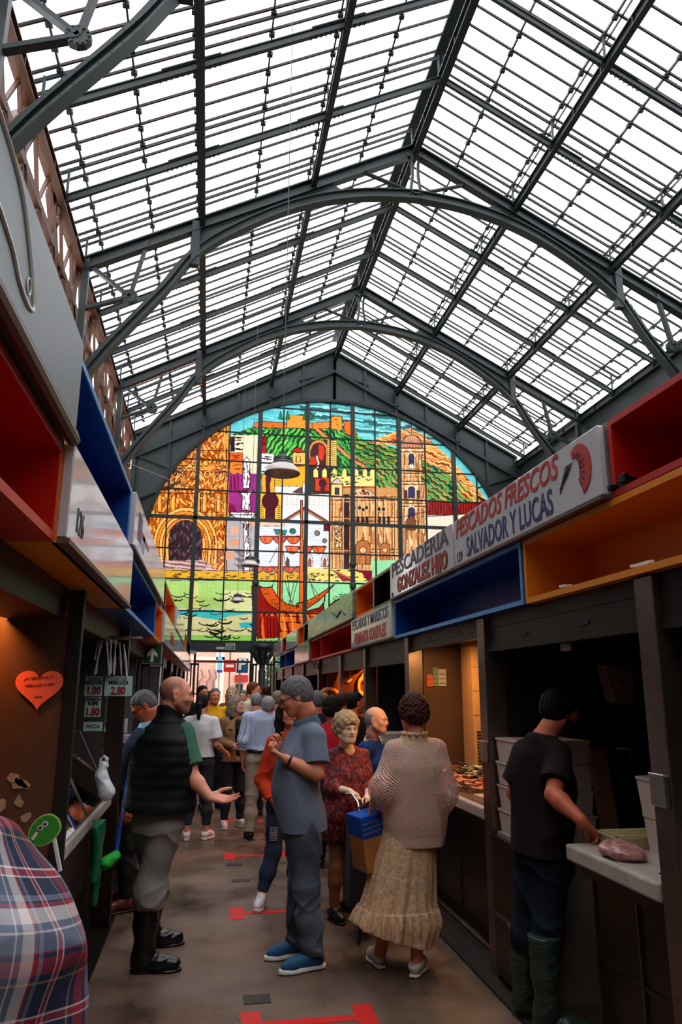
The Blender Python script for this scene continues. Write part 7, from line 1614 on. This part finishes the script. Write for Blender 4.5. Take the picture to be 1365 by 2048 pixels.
a=Q(1200,1407,4.6); b_=Q(1250,1330,4.6); R=thing('towel_dispenser','reddish white towel dispenser on the dark stall wall','dispenser',((a[0]+b_[0])/2,4.58,a[2])); MB().prism([(a[0],4.50,b_[2]),(b_[0],4.50,b_[2]),(b_[0],4.50,a[2]),(a[0]+.05,4.50,a[2])],(0,.11,0)).build('case',mat('dispenser plastic',(190,150,146),.4),R,bevel=.006); MB().box((a[0]+b_[0])/2,(a[0]+b_[0])/2+.02,4.49,4.5,(a[2]+b_[2])/2,(a[2]+b_[2])/2+.03).build('latch',black,R)
for px,py,lb,m in ((1262,1385,'small orange tool hanging right of the towel dispenser',mat('dull orange',(150,84,40),.6)),(1192,1267,'small brown label on the upper dark stall wall',mat('dull brown',(120,90,70),.6))):
    c=Q(px,py,4.6); tag(MB().obox((c[0],4.60,c[2]),(.06,.03,.07),Matrix.Rotation(.5 if px>1200 else 0,3,'Y')).build('wall_item',m,bevel=.005),lb,'tool' if px>1200 else 'label')
c=Q(1245,1500,4.5); tag(MB().lathe([(0,-.02),(.10,-.02),(.14,.03),(.135,.03),(.095,-.012),(0,-.012)],(c[0],4.4,c[2]),20).build('scale_pan',steel,smooth=True),'steel weighing bowl gleaming in the dark right stall','bowl')
R=thing('weighing_scale','dark weighing scale base under the gleaming bowl','scale',(c[0],4.4,.82)); MB().box(c[0]-.1,c[0]+.1,4.3,4.5,.82,c[2]-.05).build('scale_body',black,R,bevel=.01); MB().lathe([(.02,-.05),(.02,-.02),(0,-.02)],(c[0],4.4,c[2]),10).build('scale_neck',steel,R)
a=Q(785,1458,7.2); foambox(a[0]-.12,a[0]+.2,7.0,7.4,.93,.16,'white foam box on the counter behind the bald man'); foambox(a[0]-.12,a[0]+.2,7.0,7.4,1.095,.16,'second white foam box stacked behind the bald man')
# ============================================================ TROLLEY AND TOTE
R=thing('shopping_trolley','dark shopping trolley with a silver handle held by the elderly woman','trolley',(1.10,5.4,0)); h0=Q(705,1588,5.62); h1=Q(722,1632,5.5)
MB().tube([h0+np.array([-.05,.02,.0]),h0,h0*.55+h1*.45+np.array([.012,0,.01]),h1,(1.13,5.45,.12)],.011,8).build('handle',mat('chrome',(200,200,205),.2,1),R,smooth=True)
MB().prism([(1.02,5.38,.18),(1.26,5.38,.18),(1.26,5.40,.78),(1.04,5.40,.78)],(0,.22,0)).build('fabric_body',mat('black trolley cloth',(24,24,30),.8),R,bevel=.03,seg=3)
for dx in (1.075,1.27):
    Rm=Matrix.Rotation(pi/2,3,'Y')@Matrix.Rotation(0,3,'X'); w_=MB().lathe([(.03,-.012),(.072,-.014),(.085,-.01),(.088,0),(.085,.01),(.072,.014),(.03,.012)],(dx,5.34,.092),24,Rm).build('wheel',blackR,R,smooth=True); MB().lathe([(0,-.016),(.03,-.016),(.03,.016),(0,.016)],(dx,5.34,.092),14,Rm).build('hub',mat('hub grey',(90,90,94),.4),w_)
tb=[Q(721,1636,4.78),Q(768,1622,4.86),Q(768,1741,4.86),Q(736,1750,4.78)]; sv=np.array([-.055,.20,0]); R=thing('tote_bag','blue and tan tote bag with thin stripes carried by the crochet woman','bag',tuple((tb[2]+tb[3])/2))
tanm=cl('tan canvas',(176,112,62)); blm=cl('blue canvas',(20,78,172)); L_=lambda a,b_,t:a*(1-t)+b_*t
def seg(t0,t1,m,nm,ex=0.0):
    a,b_,c_,d=L_(tb[0],tb[3],t0),L_(tb[1],tb[2],t0),L_(tb[1],tb[2],t1),L_(tb[0],tb[3],t1); o_=np.array([0,-ex,0]); MB().add([a+o_,b_+o_,c_+o_,d+o_,a+sv,b_+sv*.9,c_+sv*.9,d+sv],[(0,3,2,1),(4,5,6,7),(0,1,5,4),(3,7,6,2),(0,4,7,3),(1,2,6,5)]).build(nm,m,R,bevel=.008,seg=2)
seg(.36,1,tanm,'tan_base'); seg(0,.40,blm,'blue_top',.004)
for t in (.13,.22,.31): MB().tube([L_(tb[0],tb[3],t)+np.array([.01,-.007,0]),L_(tb[1],tb[2],t-.015)+np.array([-.01,-.007,0])],.0022,4).build('stripe',tanm,R)
hd=Q(744,1588,4.93)
for o_ in (0,1): MB().tube([L_(tb[0],tb[1],.35)+sv*o_,hd+np.array([-.004,0,-.04]),hd+np.array([0,0,.01]),hd+np.array([.012,0,-.04]),L_(tb[0],tb[1],.62)+sv*o_],.0075,6).build('strap',tanm,R,smooth=True)
a=Q(751,1616,4.84); b_=Q(768,1592,4.84); tag(MB().box(a[0],b_[0],4.83,4.845,a[2],b_[2]).build('tissue_packet',mat('pale blue packet',(120,190,206),.4)),'small blue and white packet tucked above the tote bag','packet')
